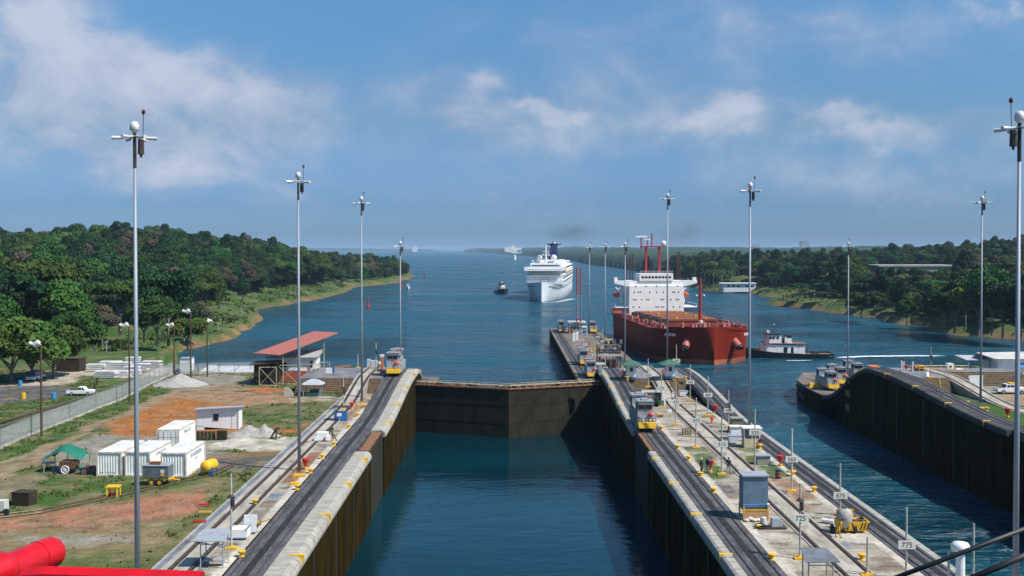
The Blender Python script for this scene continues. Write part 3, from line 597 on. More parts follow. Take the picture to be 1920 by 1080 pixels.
# pump set
p=G(1438,992); t=thing('pump_set','grey pump and motor box lying on the slab before the tall cabinet','machine',p,0)
mb=MB(); mb.box((.9,.3,.55),(1.0,.8,.7),0,.8); mb.build('motor_box',greyp,t); mb=MB(); mb.cyl((-.2,.4,.25),(-.2,.4,.8),.35,.28); mb.sph((-.2,.4,.85),.28,8,.5); mb.build('tank',M('light_grey_paint',(.5,.5,.5),.5),t,smooth=False)
mb=MB(); mb.box((.5,.3,.1),(2.4,1.0,.15)); mb.tube([(-1,.2,.3),(-.5,.1,.5),(0,0,.3),(.4,0,.3)],.06); mb.build('skid',dark,t); mb=MB(); mb.cyl((-.9,0,.3),(-.3,.2,.35),.1); mb.build('hose_coupling',yellow,t)
p=G(1412,980); t=thing('sand_heap','small pale heap of cement bags beside the pump','heap',p); mb=MB(); 
for i in range(4): mb.sph((-.5+i*.35,.3+.1*(i%2),.15+.12*(i==1)),.28,8,.5)
mb.build('bag',M('sack_cloth',(.55,.52,.46),.9),t)
# cement mixer + worker + skip
p=G(1583,1000); t=thing('cement_mixer','grey drum cement mixer on two wheels behind the yellow-suited worker','cement mixer',p,0)
mb=MB(); mb.lathe([(.25,-.95),(.62,-.45),(.72,.1),(.55,.55),(.2,.7)],(0,0,1.5),14); o=mb.build('drum',M('cement_grey',(.42,.41,.36),.8,c2=(.3,.28,.24),ns=3),t,smooth=True); 
mb=MB(); mb.box((0,.2,.6),(1.3,.15,.15)); mb.box((-.4,0,.8),(.12,.5,.9)); mb.box((.4,0,.8),(.12,.5,.9)); mb.box((-.55,.0,1.0),(.5,.5,.6)); mb.build('frame',yellow,t)
for x in (-1.0,.95): mb=MB(); mb.cyl((x-.1,.1,.36),(x+.1,.1,.36),.36,n=14); mb.build('wheel',tyre,t)
p=G(1541,980); t=thing('cement_bag_roll','white roll of sheeting lying left of the cement mixer','roll',p,0); mb=MB(); mb.cyl((0,0,.25),(.9,-.6,.22),.2); mb.build('roll',white,t)
p=G(1606,1000); t=thing('waste_skip','open yellow skip with black hazard stripes','skip',p,0)
mb=MB(); mb.loft([[(-.95,0,.2),(.95,0,.2),(.95,1.3,.2),(-.95,1.3,.2)],[(-1.15,-.1,1.0),(1.15,-.1,1.0),(1.15,1.5,1.0),(-1.15,1.5,1.0)],[(-1.05,0,1.0),(1.05,0,1.0),(1.05,1.4,1.0),(-1.05,1.4,1.0)],[(-.9,.1,.35),(.9,.1,.35),(.9,1.2,.35),(-.9,1.2,.35)]]); mb.box((-.5,1.55,1.25),(1.5,.1,.9)); mb.build('skip_body',yellow,t)
mb=MB()
for i in range(7):
    x=-.85+i*.28
    if abs(x)<.1: continue
    s=.18 if x<0 else -.18; mb.add([(x,-.02,.28),(x+.12,-.02,.28),(x+.12-s,-.105,.92),(x-s,-.105,.92)],[(0,1,2,3)])
mb.build('hazard_stripe',black,t); mb=MB()
for i in range(9): mb.box((random.uniform(-.8,.8),random.uniform(.3,1.2),.95),(.5,.25,.3),random.random()*3)
mb.build('rubble',M('brick_rubble',(.22,.12,.08),.9,c2=(.12,.1,.09),ns=3),t)
# striped barrel, grey chest, cabinets and huts by the east track
p=G(1459,897); t=thing('striped_barrel','dark blue barrel with red bands under the red funnel','barrel',p); mb=MB(); mb.cyl((0,0,0),(0,0,.95),.32,n=14); mb.build('drum',M('navy_paint',(.03,.04,.08),.5),t)
mb=MB(); mb.cyl((0,0,.3),(0,0,.42),.33,n=14); mb.cyl((0,0,.62),(0,0,.7),.33,n=14); mb.build('band',M('band_orange',(.6,.12,.04),.5),t)
def hutbox(name,label,cat,px,py,w,d,h,mat,roof=None,rz=0,z=0,ov=.12):
    t=thing(name,label,cat,G(px,py,z),rz); mb=MB(); mb.box((0,d/2,h/2),(w,d,h)); mb.build('body',mat,t)
    mb=MB(); mb.box((0,d/2,h+.05),(w+ov*2,d+ov*2,.1)); mb.build('roof',roof or greyp,t); return t
hutbox('grey_chest','low grey-green chest left of the barrel','chest',1432,872,1.5,1.0,1.0,M('pale_olive',(.30,.31,.26),.7,c2=(.2,.21,.17),ns=3),None)
t=hutbox('junction_cabinet','olive cabinet with pale rim behind the white cabinets','cabinet',1383,812,1.45,1.2,1.9,M('olive_mesh',(.20,.19,.11),.8,c2=(.14,.13,.08),ns=5),M('pale_olive',(1,1,1)))
hutbox('white_cabinet','white upright cabinet above the white bin','cabinet',1380,824,1.3,1.0,1.6,white_clean,white_clean)
def bin_(label,px,py,s=1,rz=0,z=0):
    t=thing('white_bin',label,'bin',G(px,py,z),rz,'white bins on the walls',s); mb=MB(); mb.loft([[(-.55,0,.15),(.35,0,.15),(.35,1,.15),(-.55,1,.15)],[(-.65,-.05,1.0),(.95,-.05,1.0),(.95,1.05,1.0),(-.65,1.05,1.0)]]); mb.build('bin_body',white_clean,t)
    mb=MB(); mb.box((.15,.5,1.03),(1.66,1.14,.06)); mb.build('lid',M('blue_rim',(.25,.33,.45),.5),t); return t
bin_('white bin with slanting front below the white cabinet',1377,833); bin_('white slanted bin near the green post on the platform foot',1281,744,.9)
t=thing('glazed_hut','small white-topped hut with dark glazing and cream base','hut',G(1410,840),0)
mb=MB(); mb.box((0,.7,.55),(1.9,1.4,1.1)); mb.build('base',M('cream_block',(.62,.52,.34),.8,c2=(.5,.4,.25),ns=2),t); mb=MB(); mb.box((0,.7,1.75),(1.8,1.3,1.3)); mb.build('glazing',M('grey_glass',(.12,.13,.12),.15),t)
mb=MB()
for x in (-.93,0,.93): mb.box((x,.03,1.75),(.07,.07,1.3))
mb.box((-.93,1.38,1.75),(.07,.07,1.3)); mb.build('frame',white,t); mb=MB(); mb.box((0,.6,2.48),(2.4,1.9,.14)); mb.build('roof',white_clean,t)
mb=MB(); mb.cyl((.95,-.05,.9),(.95,-.12,.9),.22,n=10); mb.build('red_disc',M('dark_red_lens',(0,0,0)),t)
# doorway hut behind the near locomotive
t=thing('doorway_hut','low hut with white door frame and open dark doorway beside the locomotive','hut',G(1226,762),0)
mb=MB(); mb.box((-.8,1.2,1.15),(1.9,2.4,2.3)); mb.box((.95,1.2,2.2),(1.8,2.4,.15)); mb.box((.95,2.3,1.1),(1.8,.15,2.1)); mb.build('body',M('grey_render',(.28,.28,.25),.8,c2=(.2,.2,.18),ns=2),t)
mb=MB(); mb.box((-.1,-.06,2.32),(3.7,.18,.2)); mb.box((1.55,-.06,1.1),(.5,.2,2.2)); mb.box((-1.8,-.06,2.05),(.16,.18,.4)); mb.build('door_frame',white_clean,t)
mb=MB(); mb.box((.5,.06,1.05),(1.4,.05,2.1)); mb.build('doorway',dark,t); mb=MB(); mb.box((1.0,-.35,.5),(.9,.5,1.0)); mb.build('green_box',M('dark_green_paint',(.02,.08,.05),.6),t)
# kiosks with green roofs
def kiosk(label,px,py,z=2.2,roofm=None,rz=0):
    t=thing('guard_kiosk',label,'kiosk',G(px,py,z),rz,'guard kiosks'); mb=MB(); mb.box((0,.85,1.25),(1.6,1.6,2.5)); mb.build('wall',white,t)
    mb=MB(); mb.box((.0,.03,1.65),(.5,.06,.75)); mb.box((-.82,.85,1.7),(.06,.6,.7)); mb.box((.82,.85,1.7),(.06,.6,.7)); mb.build('window',glass,t)
    mb=MB(); mb.box((0,.85,.2),(1.75,1.75,.4)); mb.build('blue_plinth',M('slate_blue_paint',(.10,.18,.30),.6),t)
    mb=MB(); w=1.75; mb.add([(-w,.85-w,2.5),(w,.85-w,2.5),(w,.85+w,2.5),(-w,.85+w,2.5),(-.2,.85,3.25),(.2,.85,3.25)],[(0,1,5,4),(1,2,5),(2,3,4,5),(3,0,4),(3,2,1,0)]); mb.build('roof',roofm or M('green_roof_tiles',(.05,.15,.09),.7,c2=(.04,.11,.07),ns=3),t); return t
kiosk('green-roofed kiosk on the west side of the centre wall',1184,711); kiosk('green-roofed kiosk in front of the red ship, with blue plinth',1257,710)

def bell(px,py,label,z=0,s=1):
    t=thing('white_bell_vent',label,'vent',G(px,py,z),0,'white bell vents',s); mb=MB(); mb.lathe([(.5,0),(.42,.2),(.34,.3),(.3,.85),(.01,.9)],n=12); mb.build('cap',white_clean,t,smooth=True)
bell(1191,727,'white bell vent on the west steps of the centre wall',.5); bell(1291,728,'white bell vent on the east steps of the centre wall',.5,.9); bell(1738,707,'white bell vent on the crest of the right wall',2.2)
t=thing('signal_arm','rusty yellow folding signal arm on the steps','signal arm',G(1271,741),0); mb=MB(); mb.tube([(0,0,0),(.1,0,1.4),(-.1,0,2.4),(-.9,0,2.6)],.14,8); mb.box((.1,0,2.7),(.5,.4,.5)); mb.build('arm',M('ochre_paint',(.45,.25,.03),.7,c2=(.2,.09,.03),ns=2),t)
for i,(px,py,z,w) in enumerate([(1209,762,0,1),(713,727,0,2.4),(1766,742,0,3.2),(1299,738,0,1.4)]):
    t=thing('yellow_ladder_rail',['thin yellow post by the doorway hut','tall yellow stair rail on the left brown steps','yellow stair rail on the right wall steps','yellow post beside the bell vent on the east steps'][i],'rail',G(px,py,z)); mb=MB(); mb.tube([(0,0,0),(-.1,.4,w*.6),(-.15,.9,w*.9+.3)],.07); mb.build('rail',yellow,t)
# low floor boxes and crate on the slabs
t=thing('pallet_crate','small weathered crate on the slab near the bare planter','crate',G(1288,816)); mb=MB()
for i in range(4): mb.box((-.5+i*.34,.3,.45),(.08,.7,.8))
for i in range(4): mb.box((0,-.05,.1+i*.25),(1.2,.05,.1))
mb.build('slats',M('old_timber',(.30,.25,.13),.9,c2=(.2,.15,.08),ns=3),t)
t=thing('notice_stand','low white notice on a stand by the near locomotive','sign',G(1256,782)); mb=MB(); mb.cyl((0,0,0),(0,0,.8),.03); mb.build('post',dark,t); mb=MB(); mb.box((0,-.04,.9),(.6,.05,.5)); mb.build('board',white_clean,t)
t=thing('floor_winch','low brown winch beside the notice stand','winch',G(1234,782)); mb=MB(); mb.box((0,0,.25),(1.5,.5,.3)); mb.cyl((-.5,-.3,.45),(-.5,.3,.45),.3); mb.build('winch_body',M('ochre_paint',(0,0,0)),t)
t=thing('orange_hydrant','small orange-red hydrant on the slab left of the planter','hydrant',G(1335,794)); mb=MB(); mb.lathe([(.1,0),(.12,.5),(.3,.75),(.25,.9),(.01,.95)],n=10); mb.build('hydrant_body',M('red_orange_paint',(0,0,0)),t)
# left wall: blue bin stand, tripod box, white cart
t=thing('blue_bin_stand','blue open bin under a thin roof frame with a white notice','bin',G(638,790)); mb=MB(); mb.box((0,.6,.65),(1.75,1.2,1.25)); mb.build('bin_body',blue,t)
mb=MB()
for x in (-.85,.85):
    for y in (0,1.2): mb.cyl((x,y,0),(x,y,2.0),.04,n=5)
mb.box((0,.6,2.02),(2.4,1.6,.06)); mb.build('roof_frame',dark,t); mb=MB(); mb.box((-.1,-.25,1.0),(.65,.05,.45)); mb.build('notice',white_clean,t); mb=MB(); mb.cyl((-.1,-.22,0),(-.1,-.22,.8),.03); mb.build('notice_post',yellow,t)
t=thing('white_equipment_box','white lumpy equipment box beside a brown tripod','box',G(604,828)); mb=MB(); mb.box((0,.5,.65),(1.5,1.0,1.0),0,.9); mb.box((-.75,.3,.4),(.5,.7,.6),0,.85); mb.box((.8,.3,.4),(.3,.5,.6)); mb.build('box_body',white_clean,t); mb=MB(); mb.box((.35,-.05,.3),(.2,.1,.5)); mb.build('latch',M('rust_brown',(.25,.09,.04),.8),t)
t=thing('timber_tripod','dark brown timber tripod leaning by the white box','tripod',G(619,826)); mb=MB()
for a,b in (((-.4,.3,0),(0,.2,1.5)),((.9,-.2,0),(0,.2,1.5)),((.3,.9,0),(0,.2,1.5))): mb.cyl(a,b,.08,n=6)
mb.box((.1,.2,1.5),(.6,.3,.3)); mb.build('legs',brownw,t)
t=thing('winch_cart','white winch cart with upright panel and blue trim on the left wall','cart',G(447,1012)); mb=MB()
mb.box((.0,.5,.55),(1.5,1.3,.7)); mb.box((.65,1.5,1.0),(1.1,.12,1.4)); mb.build('cart_body',white_clean,t); mb=MB(); mb.box((-.72,.5,.95),(.1,1.4,.1)); mb.box((.72,.5,.95),(.1,1.4,.1)); mb.box((0,.3,.17),(1.3,1.0,.1)); mb.build('blue_trim',M('slate_blue_paint',(0,0,0)),t)
mb=MB(); mb.cyl((1.3,1.6,1.0),(1.5,1.6,1.0),.25); mb.tube([(1.1,1.6,.2),(1.3,1.6,1.0),(2.2,2.2,1.15)],.06); mb.build('handwheel',M('ochre_paint',(0,0,0)),t)
for i,(px,py,m) in enumerate([(383,949,red),(385,963,yellow),(374,980,red)]):
    t=thing('marker_strip','%s marker bar lying across the kerb, left wall'%['upper red','yellow','lower red'][i],'marker',G(px,py,.0)); mb=MB(); mb.box((0,0,.16),(1.2,.16,.14)); mb.build('bar',m,t)
t=thing('yellow_plinth_post','yellow plinth with a thin post near the second mast','plinth',G(553,908)); mb=MB(); mb.box((0,0,.1),(.9,.6,.2)); mb.cyl((0,0,.2),(0,0,1.4),.03); mb.build('plinth',yellow,t)
for i,(px,py) in enumerate([(562,893),(677,760),(1845,766),(617,775)]):
    if i==3: continue
    t=thing('mast_guard','yellow guard plinth around the foot of the %s light mast'%['second left','third left','grass strip'][i],'plinth',G(px,py)); mb=MB(); mb.box((0,0,.1),(1.3,.8,.2)); mb.build('plinth',yellow,t)
# ---------------- far centre approach: control house, lattice mast, gantry ----------------
t=thing('control_house','pale flat-roofed control house with dark windows on the far approach wall','building',(26.6,366,APP)); mb=MB(); mb.box((0,3,1.9),(6,6,3.8)); mb.build('wall',M('grey_white_wall',(.40,.42,.40),.8,c2=(.3,.32,.3),ns=1),t)
mb=MB()
for x in (-2.2,-.9,.4,1.7): mb.box((x,-.03,2.1),(.8,.08,1.1))
mb.build('window',glass,t); mb=MB(); mb.box((-2.0,-.05,.9),(1.0,.1,1.8)); mb.build('door',M('rust_brown',(0,0,0)),t); mb=MB(); mb.box((0,3,4.1),(6.6,6.6,.5)); mb.build('roof',M('pale_flat_roof',(.5,.52,.5),.8),t)
def lattice(label,x,y,z,h,w,segs):
    t=thing('lattice_mast',label,'mast',(x,y,z))
    n=int(h/1.6)
    for k,(a,b,m) in enumerate(segs):
        mb=MB(); i0=int(a*n); i1=int(b*n)
        for s1 in (-1,1):
            for s2 in (-1,1): mb.cyl((s1*w,s2*w,i0*h/n),(s1*w,s2*w,i1*h/n),.17,n=5)
        for i in range(i0,i1):
            z0,z1=i*h/n,(i+1)*h/n; q=1 if i%2 else -1
            mb.cyl((-w*q,-w,z0),(w*q,-w,z1),.12,n=4); mb.cyl((w,-w*q,z0),(w,w*q,z1),.12,n=4); mb.cyl((-w,w,z0),(w,w,z0),.08,n=4); mb.cyl((-w,-w,z0),(w,-w,z0),.08,n=4)
        mb.build('lattice_section',m,t)
    return t
lattice('red and white lattice radio mast beside the control house',27.2,366,APP+4.3,22,.75,[(0,.1,red),(.1,.5,galv),(.5,.97,M('faded_red_paint',(.42,.07,.06),.6))])
t=thing('white_booth','white booth with blue lower panel in front of the control house','booth',G(1096,627,APP)); mb=MB(); mb.box((0,.8,1.5),(2.0,1.6,3.0)); mb.build('wall',white,t); mb=MB(); mb.box((0,-.03,.95),(1.5,.06,1.3)); mb.build('blue_panel',blue,t); mb=MB(); mb.box((-.4,-.03,2.2),(.6,.06,.6)); mb.box((.4,-.03,2.2),(.6,.06,.6)); mb.build('window',glass,t)
for i,(px,py) in enumerate([(1076,640),(1082,638)]):
    t=thing('white_tank','%s white upright tank on the far approach wall'%['left','right'][i],'tank',G(px,py,APP)); mb=MB(); mb.box((0,.5,1.2),(1.0,1.0,2.4),0,.9); mb.sph((0,.5,2.5),.5,8,.5); mb.build('tank_body',white,t)
t=thing('black_gantry','black steel gantry with two pale cross beams beside the near kiosk','gantry',G(1143,694,APP)); mb=MB()
for x in (-2.7,2.7):
    for y in (0,6): mb.box((x,y,3),(.35,.35,6))
for y in (0,6): mb.box((0,y,4.6),(5.6,.3,.3))
for x in (-1.5,0,1.4): mb.box((x,3,1.3),(1.0,3,2.4)); mb.cyl((x,-.2,0),(x,-.2,3.4),.08)
mb.tube([(-2.7,0,0),(0,0,4.6),(2.7,0,0)],.1); mb.build('frame',dark,t); mb=MB(); mb.box((0,-.3,3.9),(6.3,.5,.5)); mb.build('front_beam',M('pale_beam',(.45,.44,.38),.7),t); mb=MB(); mb.box((0,9,5.7),(5.8,.3,.25)); mb.build('rear_beam',galv,t)
t=thing('yellow_crane_frame','black and grey machinery with a yellow crosshead behind the gantry','machine',G(1146,660,APP)); mb=MB()
for i in range(14): mb.box((random.uniform(-2.5,3.5),random.uniform(-1,5),random.uniform(.5,3.2)),(random.uniform(.4,1.4),random.uniform(.4,1.4),random.uniform(.5,1.8)),random.random())
mb.build('machinery',[M('machine_grey',(.14,.14,.14),.6,c2=(.04,.04,.04),ns=.7)],t); mb=MB(); mb.box((-.9,-1.2,3.9),(2.4,.4,.5)); mb.box((-.9,-1.2,3.2),(.5,.4,1.0)); mb.build('crosshead',M('ochre_light',(.6,.45,.15),.6),t)
for i,(px,py,z,m) in enumerate([(1105,650,APP,red),(1110,660,APP,yellow),(1117,655,APP,yellow),(1128,668,APP,blue),(1126,676,APP,red),(1090,684,APP,yellow),(1086,660,APP,yellow)]):
    t=thing('fire_cabinet','small %s equipment cabinet, %s on the far approach wall'%(['red','yellow','yellow','blue','red','yellow','yellow'][i],OD[i]),'cabinet',G(px,py,z)); mb=MB(); mb.box((0,.3,.7),(.6,.5,1.4)); mb.build('body',m,t); mb=MB(); mb.box((0,.3,1.45),(.75,.65,.08)); mb.build('roof',greyp,t)
t=thing('small_white_portal','white T-shaped sign frame at the head of the west tow track','sign',G(1126,703,2.2)); mb=MB(); mb.box((0,0,2.0),(1.6,.3,.35)); mb.build('head',white,t); mb=MB(); mb.box((0,.1,.9),(.6,.6,1.8)); mb.build('post',greyp,t)
# ---------------- left yard ----------------
cw=M('container_white',(.80,.80,.77),.55,c2=(.70,.69,.65),ns=.8,c3=(.38,.24,.14),ns3=2.2,lo3=.66,hi3=.78)
cr=M('container_roof',(.72,.71,.68),.6,c2=(.55,.54,.52),ns=.5,c3=(.38,.30,.24),ns3=1.3,lo3=.60,hi3=.72)
def container(label,px,py,w=2.6,L=6.4,h=2.65,doors=False,txt=None,front=None,win=False,rz=0):
    t=thing('shipping_container',label,'container',G(px,py),rz,'white shipping containers')
    mb=MB(); ring=[]
    def corr(a,b,n,dep):
        out=[]
        for i in range(n):
            u=(i+.0)/n; v=(i+.28)/n; p=(i+.5)/n; q=(i+.78)/n
            out+=[(u,0),(v,0),(p,dep),(q,dep)]
        return [(a[0]+(b[0]-a[0])*u,a[1]+(b[1]-a[1])*u,d) for u,d in out]
    pts=[]
    a,b=(-w/2,0),(w/2,0)
    pts+=[(x,y+d) for x,y,d in corr(a,b,9,.045)] if not doors else [(-w/2,0),(w/2,0)]
    pts+=[(x-d,y) for x,y,d in corr((w/2,0),(w/2,L),24,.05)]
    pts+=[(x,y-d) for x,y,d in corr((w/2,L),(-w/2,L),9,.05)]
    pts+=[(x+d,y) for x,y,d in corr((-w/2,L),(-w/2,0),24,.05)]
    mb.loft([[(x,y,.15) for x,y in pts],[(x,y,h-.1) for x,y in pts]]); mb.build('walls',cw,t)
    mb=MB()
    for x in (-w/2,w/2):
        for y in (0,L): mb.box((x,y,h/2),(.16,.16,h))
    for y in (0,L): mb.box((0,y,h-.08),(w+.1,.14,.16)); mb.box((0,y,.1),(w,.14,.2))
    for x in (-w/2,w/2): mb.box((x,L/2,h-.07),(.12,L,.14)); mb.box((x,L/2,.1),(.12,L,.2))
    mb.build('frame',M('container_frame',(.68,.66,.60),.6,c2=(.5,.42,.34),ns=1.5),t)
    mb=MB(); mb.box((0,L/2,h+.0),(w-.1,L-.1,.06)); mb.build('roof',cr,t)
    if doors:
        for s in (-1,1):
            mb=MB(); mb.box((s*w/4,-.05,h/2),(w/2-.08,.06,h-.35)); dd=mb.build('door',cw,t); mb=MB()
            for x in (.18,.42): mb.cyl((s*(w/2)*x*1.9,-.1,.2),(s*(w/2)*x*1.9,-.1,h-.2),.028,n=5)
            for z in (.7,1.7): mb.box((s*w/4,-.09,z),(w/2-.1,.02,.03))
            mb.build('lock_bar',M('bar_grey',(.25,.24,.22),.6),dd)
    if txt: lettering(txt[0],.62,t,(w/2+.07,L*.52,h*.76),(R(90),0,R(90)),M('faded_blue_lettering',(.20,.22,.28),.7)); lettering(txt[1],.26,t,(w/2+.07,L*.52,h*.56),(R(90),0,R(90)),M('faded_blue_lettering',(0,0,0)))
    if front: lettering(front,.30,t,(-.15,-.04,.42),(R(90),0,0),ink)
    if win:
        for y in (1.6,4.4):
            mb=MB(); mb.box((w/2+.03,y,1.5),(.08,.9,1.1)); mb.build('window',glass,t)
    return t
container('white container with side windows and small black lettering at its foot, leftmost',205,893,front='Bob Automatic',win=True,rz=-.03)
container('white container partly hidden by the nearest mast and the grey generator',258,893,txt=('RYNOLDS','4 50-19'),rz=-.03)
container('white container nearest the yellow tank, blue lettering along its side',326,895,txt=('RINGOLDEN','40 6519'),rz=-.01)
container('white container standing behind the others, double doors towards us',315,846,doors=True,txt=('RINGOLD','4 50'),rz=.0)
# portable white office
p=G(408,806); t=thing('site_office','white board-clad site office with one small square window','building',p,R(4))
ww=M('white_boards',(.74,.75,.76),.7,c2=(.66,.67,.68),ns=.6,stretch=(6,6,.3)); mb=MB(); mb.loft([[(-2.8,0,.5),(2.8,0,0),(2.8,2.6,0),(-2.8,2.6,.5)],[(-2.8,0,2.75),(2.8,0,3.0),(2.8,2.6,2.7),(-2.8,2.6,2.5)]]); mb.box((-2.3,1.2,.3),(1.0,2.4,.6)); mb.build('wall',ww,t)
mb=MB(); mb.loft([[(-3.15,-.5,2.78),(3.15,-.5,3.10),(3.15,3.0,2.72),(-3.15,3.0,2.5)],[(-3.15,-.5,2.9),(3.15,-.5,3.22),(3.15,3.0,2.84),(-3.15,3.0,2.62)]]); mb.build('roof',M('corrugated_grey_roof',(.38,.41,.45),.5,c2=(.3,.32,.36),ns=1),t)
mb=MB(); mb.box((-.2,-.03,1.75),(.75,.08,.95)); f=mb.build('window',[M('window_frame_grey',(.25,.25,.25),.6)],t); mb=MB(); mb.box((-.2,-.08,1.75),(.6,.03,.8)); mb.build('pane',glass,f)
mb=MB(); mb.box((2.75,-.02,1.4),(.14,.08,2.6)); mb.box((1.95,-.02,1.4),(.05,.05,2.6)); mb.build('corner_post',M('pale_post_paint',(0,0,0)),t)
# stacked timbers/tank near the office and gravel
def heap(name,label,px,py,rx,ry,h,mat,seed=0,kind=None,cat='heap'):
    p=G(px,py); t=MB(); n=26; m=9
    for j in range(m+1):
        r=j/m
        for i in range(n):
            a=2*math.pi*i/n; k=1+.22*noise.noise(Vector((math.cos(a)*1.7,math.sin(a)*1.7,seed)))
            hz=h*(1-r)**1.15*(1+.25*noise.noise(Vector((math.cos(a)*r*3,math.sin(a)*r*3,seed+5))))
            t.v.append((rx*r*k*math.cos(a),ry*r*k*math.sin(a),hz-.05*(j==m)))
    for j in range(m):
        for i in range(n): t.f.append((j*n+i,j*n+(i+1)%n,(j+1)*n+(i+1)%n,(j+1)*n+i)); t.m.append(0)
    o=t.build(name,mat,smooth=True,loc=p); props(o,label,cat); return o
gravm=M('grey_gravel',(.40,.38,.36),.95,c2=(.28,.26,.24),ns=2,c3=(.5,.48,.45),ns3=8,bump=.8,bs=10)
heap('gravel_heap','pointed pale gravel heap near the lamp posts',340,722,5.2,3.5,2.1,gravm,1); heap('gravel_heap','long low grey gravel heap right of the site office',470,818,3.9,1.6,1.5,gravm,4); heap('gravel_heap','small gravel heap joined to the right end of the long one',497,818,1.8,1.4,1.7,gravm,7)
heap('earth_heap','low orange earth mound below the red-roofed shelter',500,734,4.5,1.6,.8,M('orange_earth',(.34,.12,.03),.95,c2=(.22,.08,.03),ns=1,bump=.5),9)
t=thing('timber_tripod','dark timber frame leaning at the end of the gravel heap','tripod',G(513,824)); mb=MB()
for a,b in (((-.5,.2,0),(.4,0,1.5)),((.3,-.2,0),(.5,0,1.6)),((-.2,.5,.6),(.7,.2,1.5))): mb.cyl(a,b,.13,n=6)
mb.build('legs',brownw,t)
t=thing('dark_tank_frame','row of black upright tanks beside the long gravel heap','tank',G(400,826)); mb=MB()
for i in range(6): mb.cyl((-2.6+i*.5,.5,0),(-2.6+i*.5,.5,1.1),.22,n=8)
for i in range(4): mb.box((.5+i*.33,.4,.6),(.24,.6,1.2))
mb.build('drum_row',[M('very_dark_green',(.02,.025,.012),.7)],t)
# tent with cart
t=thing('canopy_tent','green tarpaulin tent on poles beside the dirt road','tent',G(118,886)); mb=MB()
n=14; vs=[];fs=[]
for i in range(n+1):
    for j in range(9):
        u=-2.2+4.4*i/n; v=-1.6+3.2*j/8; a=abs(u)/2.2; b=abs(v)/1.6; z=2.9-1.15*a**1.3-.5*b**1.5-.14*math.sin(u*2.6+v)*a; vs.append((u,v+1.2,z))
for i in range(n):
    for j in range(8): q=i*9+j; fs.append((q,q+1,q+10,q+9))
mb.add(vs,fs); mb.build('canopy',tarp,t,smooth=True); mb=MB()
for x in (-2.0,1.9):
    for y in (-.2,2.5): mb.cyl((x,y,0),(x,y,1.75),.05,n=6)
mb.cyl((0,1.2,0),(0,1.2,2.85),.05,n=6); mb.build('pole',M('bare_pole',(.35,.33,.3),.7),t)
t=thing('hand_cart','wooden cart with a white spoked wheel under the green tent','cart',G(123,888)); mb=MB(); mb.box((.2,.5,.95),(1.7,1.2,.8)); mb.box((1.1,.3,1.1),(.4,.5,.5)); mb.build('cart_body',M('cart_brown',(.16,.08,.04),.8,c2=(.09,.05,.03),ns=2),t)
mb=MB(); 
for i in range(16):
    a=i*math.pi/8; b=a+math.pi/8; mb.cyl((.42*math.cos(a),-.15,.45+.42*math.sin(a)),(.42*math.cos(b),-.15,.45+.42*math.sin(b)),.06,n=6)
for i in range(4): a=i*math.pi/4; mb.cyl((-.4*math.cos(a),-.15,.45-.4*math.sin(a)),(.4*math.cos(a),-.15,.45+.4*math.sin(a)),.03,n=5)
mb.build('wheel',white,t)
t=thing('camp_table','thin folding table left of the green tent','table',G(88,884)); mb=MB(); mb.box((0,.3,.9),(1.5,.8,.06)); mb.build('top',greyp,t)
for x in (-.65,.65): mb=MB(); mb.cyl((x,.1,0),(x,.1,.9),.03,n=5); mb.build('leg',greyp,t)
t=thing('scrap_pile','pile of dark and red scrap between tent and containers','heap',G(165,890)); mb=MB()
for i in range(16): mb.mat(0 if i%3 else 1).box((random.uniform(-1,1),random.uniform(0,1.2),random.uniform(.2,.8)),(random.uniform(.2,.8),random.uniform(.2,.6),random.uniform(.1,.7)),random.random()*3)
mb.mat(2); mb.sph((-.9,.3,.7),.35,8); mb.build('scrap',[M('machine_grey',(0,0,0)),M('dull_red',(.25,.05,.04),.7),green],t)
# generator trailer
t=thing('generator_trailer','grey generator on a yellow two-axle trailer in front of the containers','trailer',G(292,911),R(-4)); mb=MB(); mb.box((0,.6,1.45),(2.75,1.4,1.25)); g_=mb.build('generator_body',M('slate_grey_paint',(.13,.16,.17),.6,c2=(.09,.11,.12),ns=1),t)
mb=MB(); mb.box((0,.6,2.1),(2.85,1.5,.08)); mb.build('top',greyp,t); mb=MB(); mb.tube([(-.9,.4,2.5),(-.7,.4,2.25),(.3,.4,2.25)],.12); mb.box((-.1,.4,2.35),(1.0,.3,.22)); mb.build('exhaust',M('rust_brown',(0,0,0)),t)
mb=MB(); mb.box((.75,-.12,1.55),(.35,.04,.3)); mb.build('label_plate',white,g_); mb=MB(); mb.box((.75,-.12,1.2),(.35,.04,.3)); mb.build('warning_plate',yellow,g_)
mb=MB(); mb.box((0,.6,.7),(3.0,1.3,.14)); mb.cyl((1.4,.6,.62),(2.3,.6,.5),.07); mb.box((-1.7,.6,.6),(.6,.4,.12)); mb.box((.95,-.02,.75),(.12,.1,.5)); mb.box((-1.1,-.02,.75),(.12,.1,.5)); mb.build('chassis',yellow,t)
for x in (-.42,.42):
    for y in (-.02,1.2): 
        mb=MB(); mb.cyl((x,y-.12,.36),(x,y+.12,.36),.36,n=14); w_=mb.build('wheel',tyre,t); mb=MB(); mb.cyl((x,y-.15,.36),(x,y+.15,.36),.19,n=10); mb.build('rim',yellow,w_)
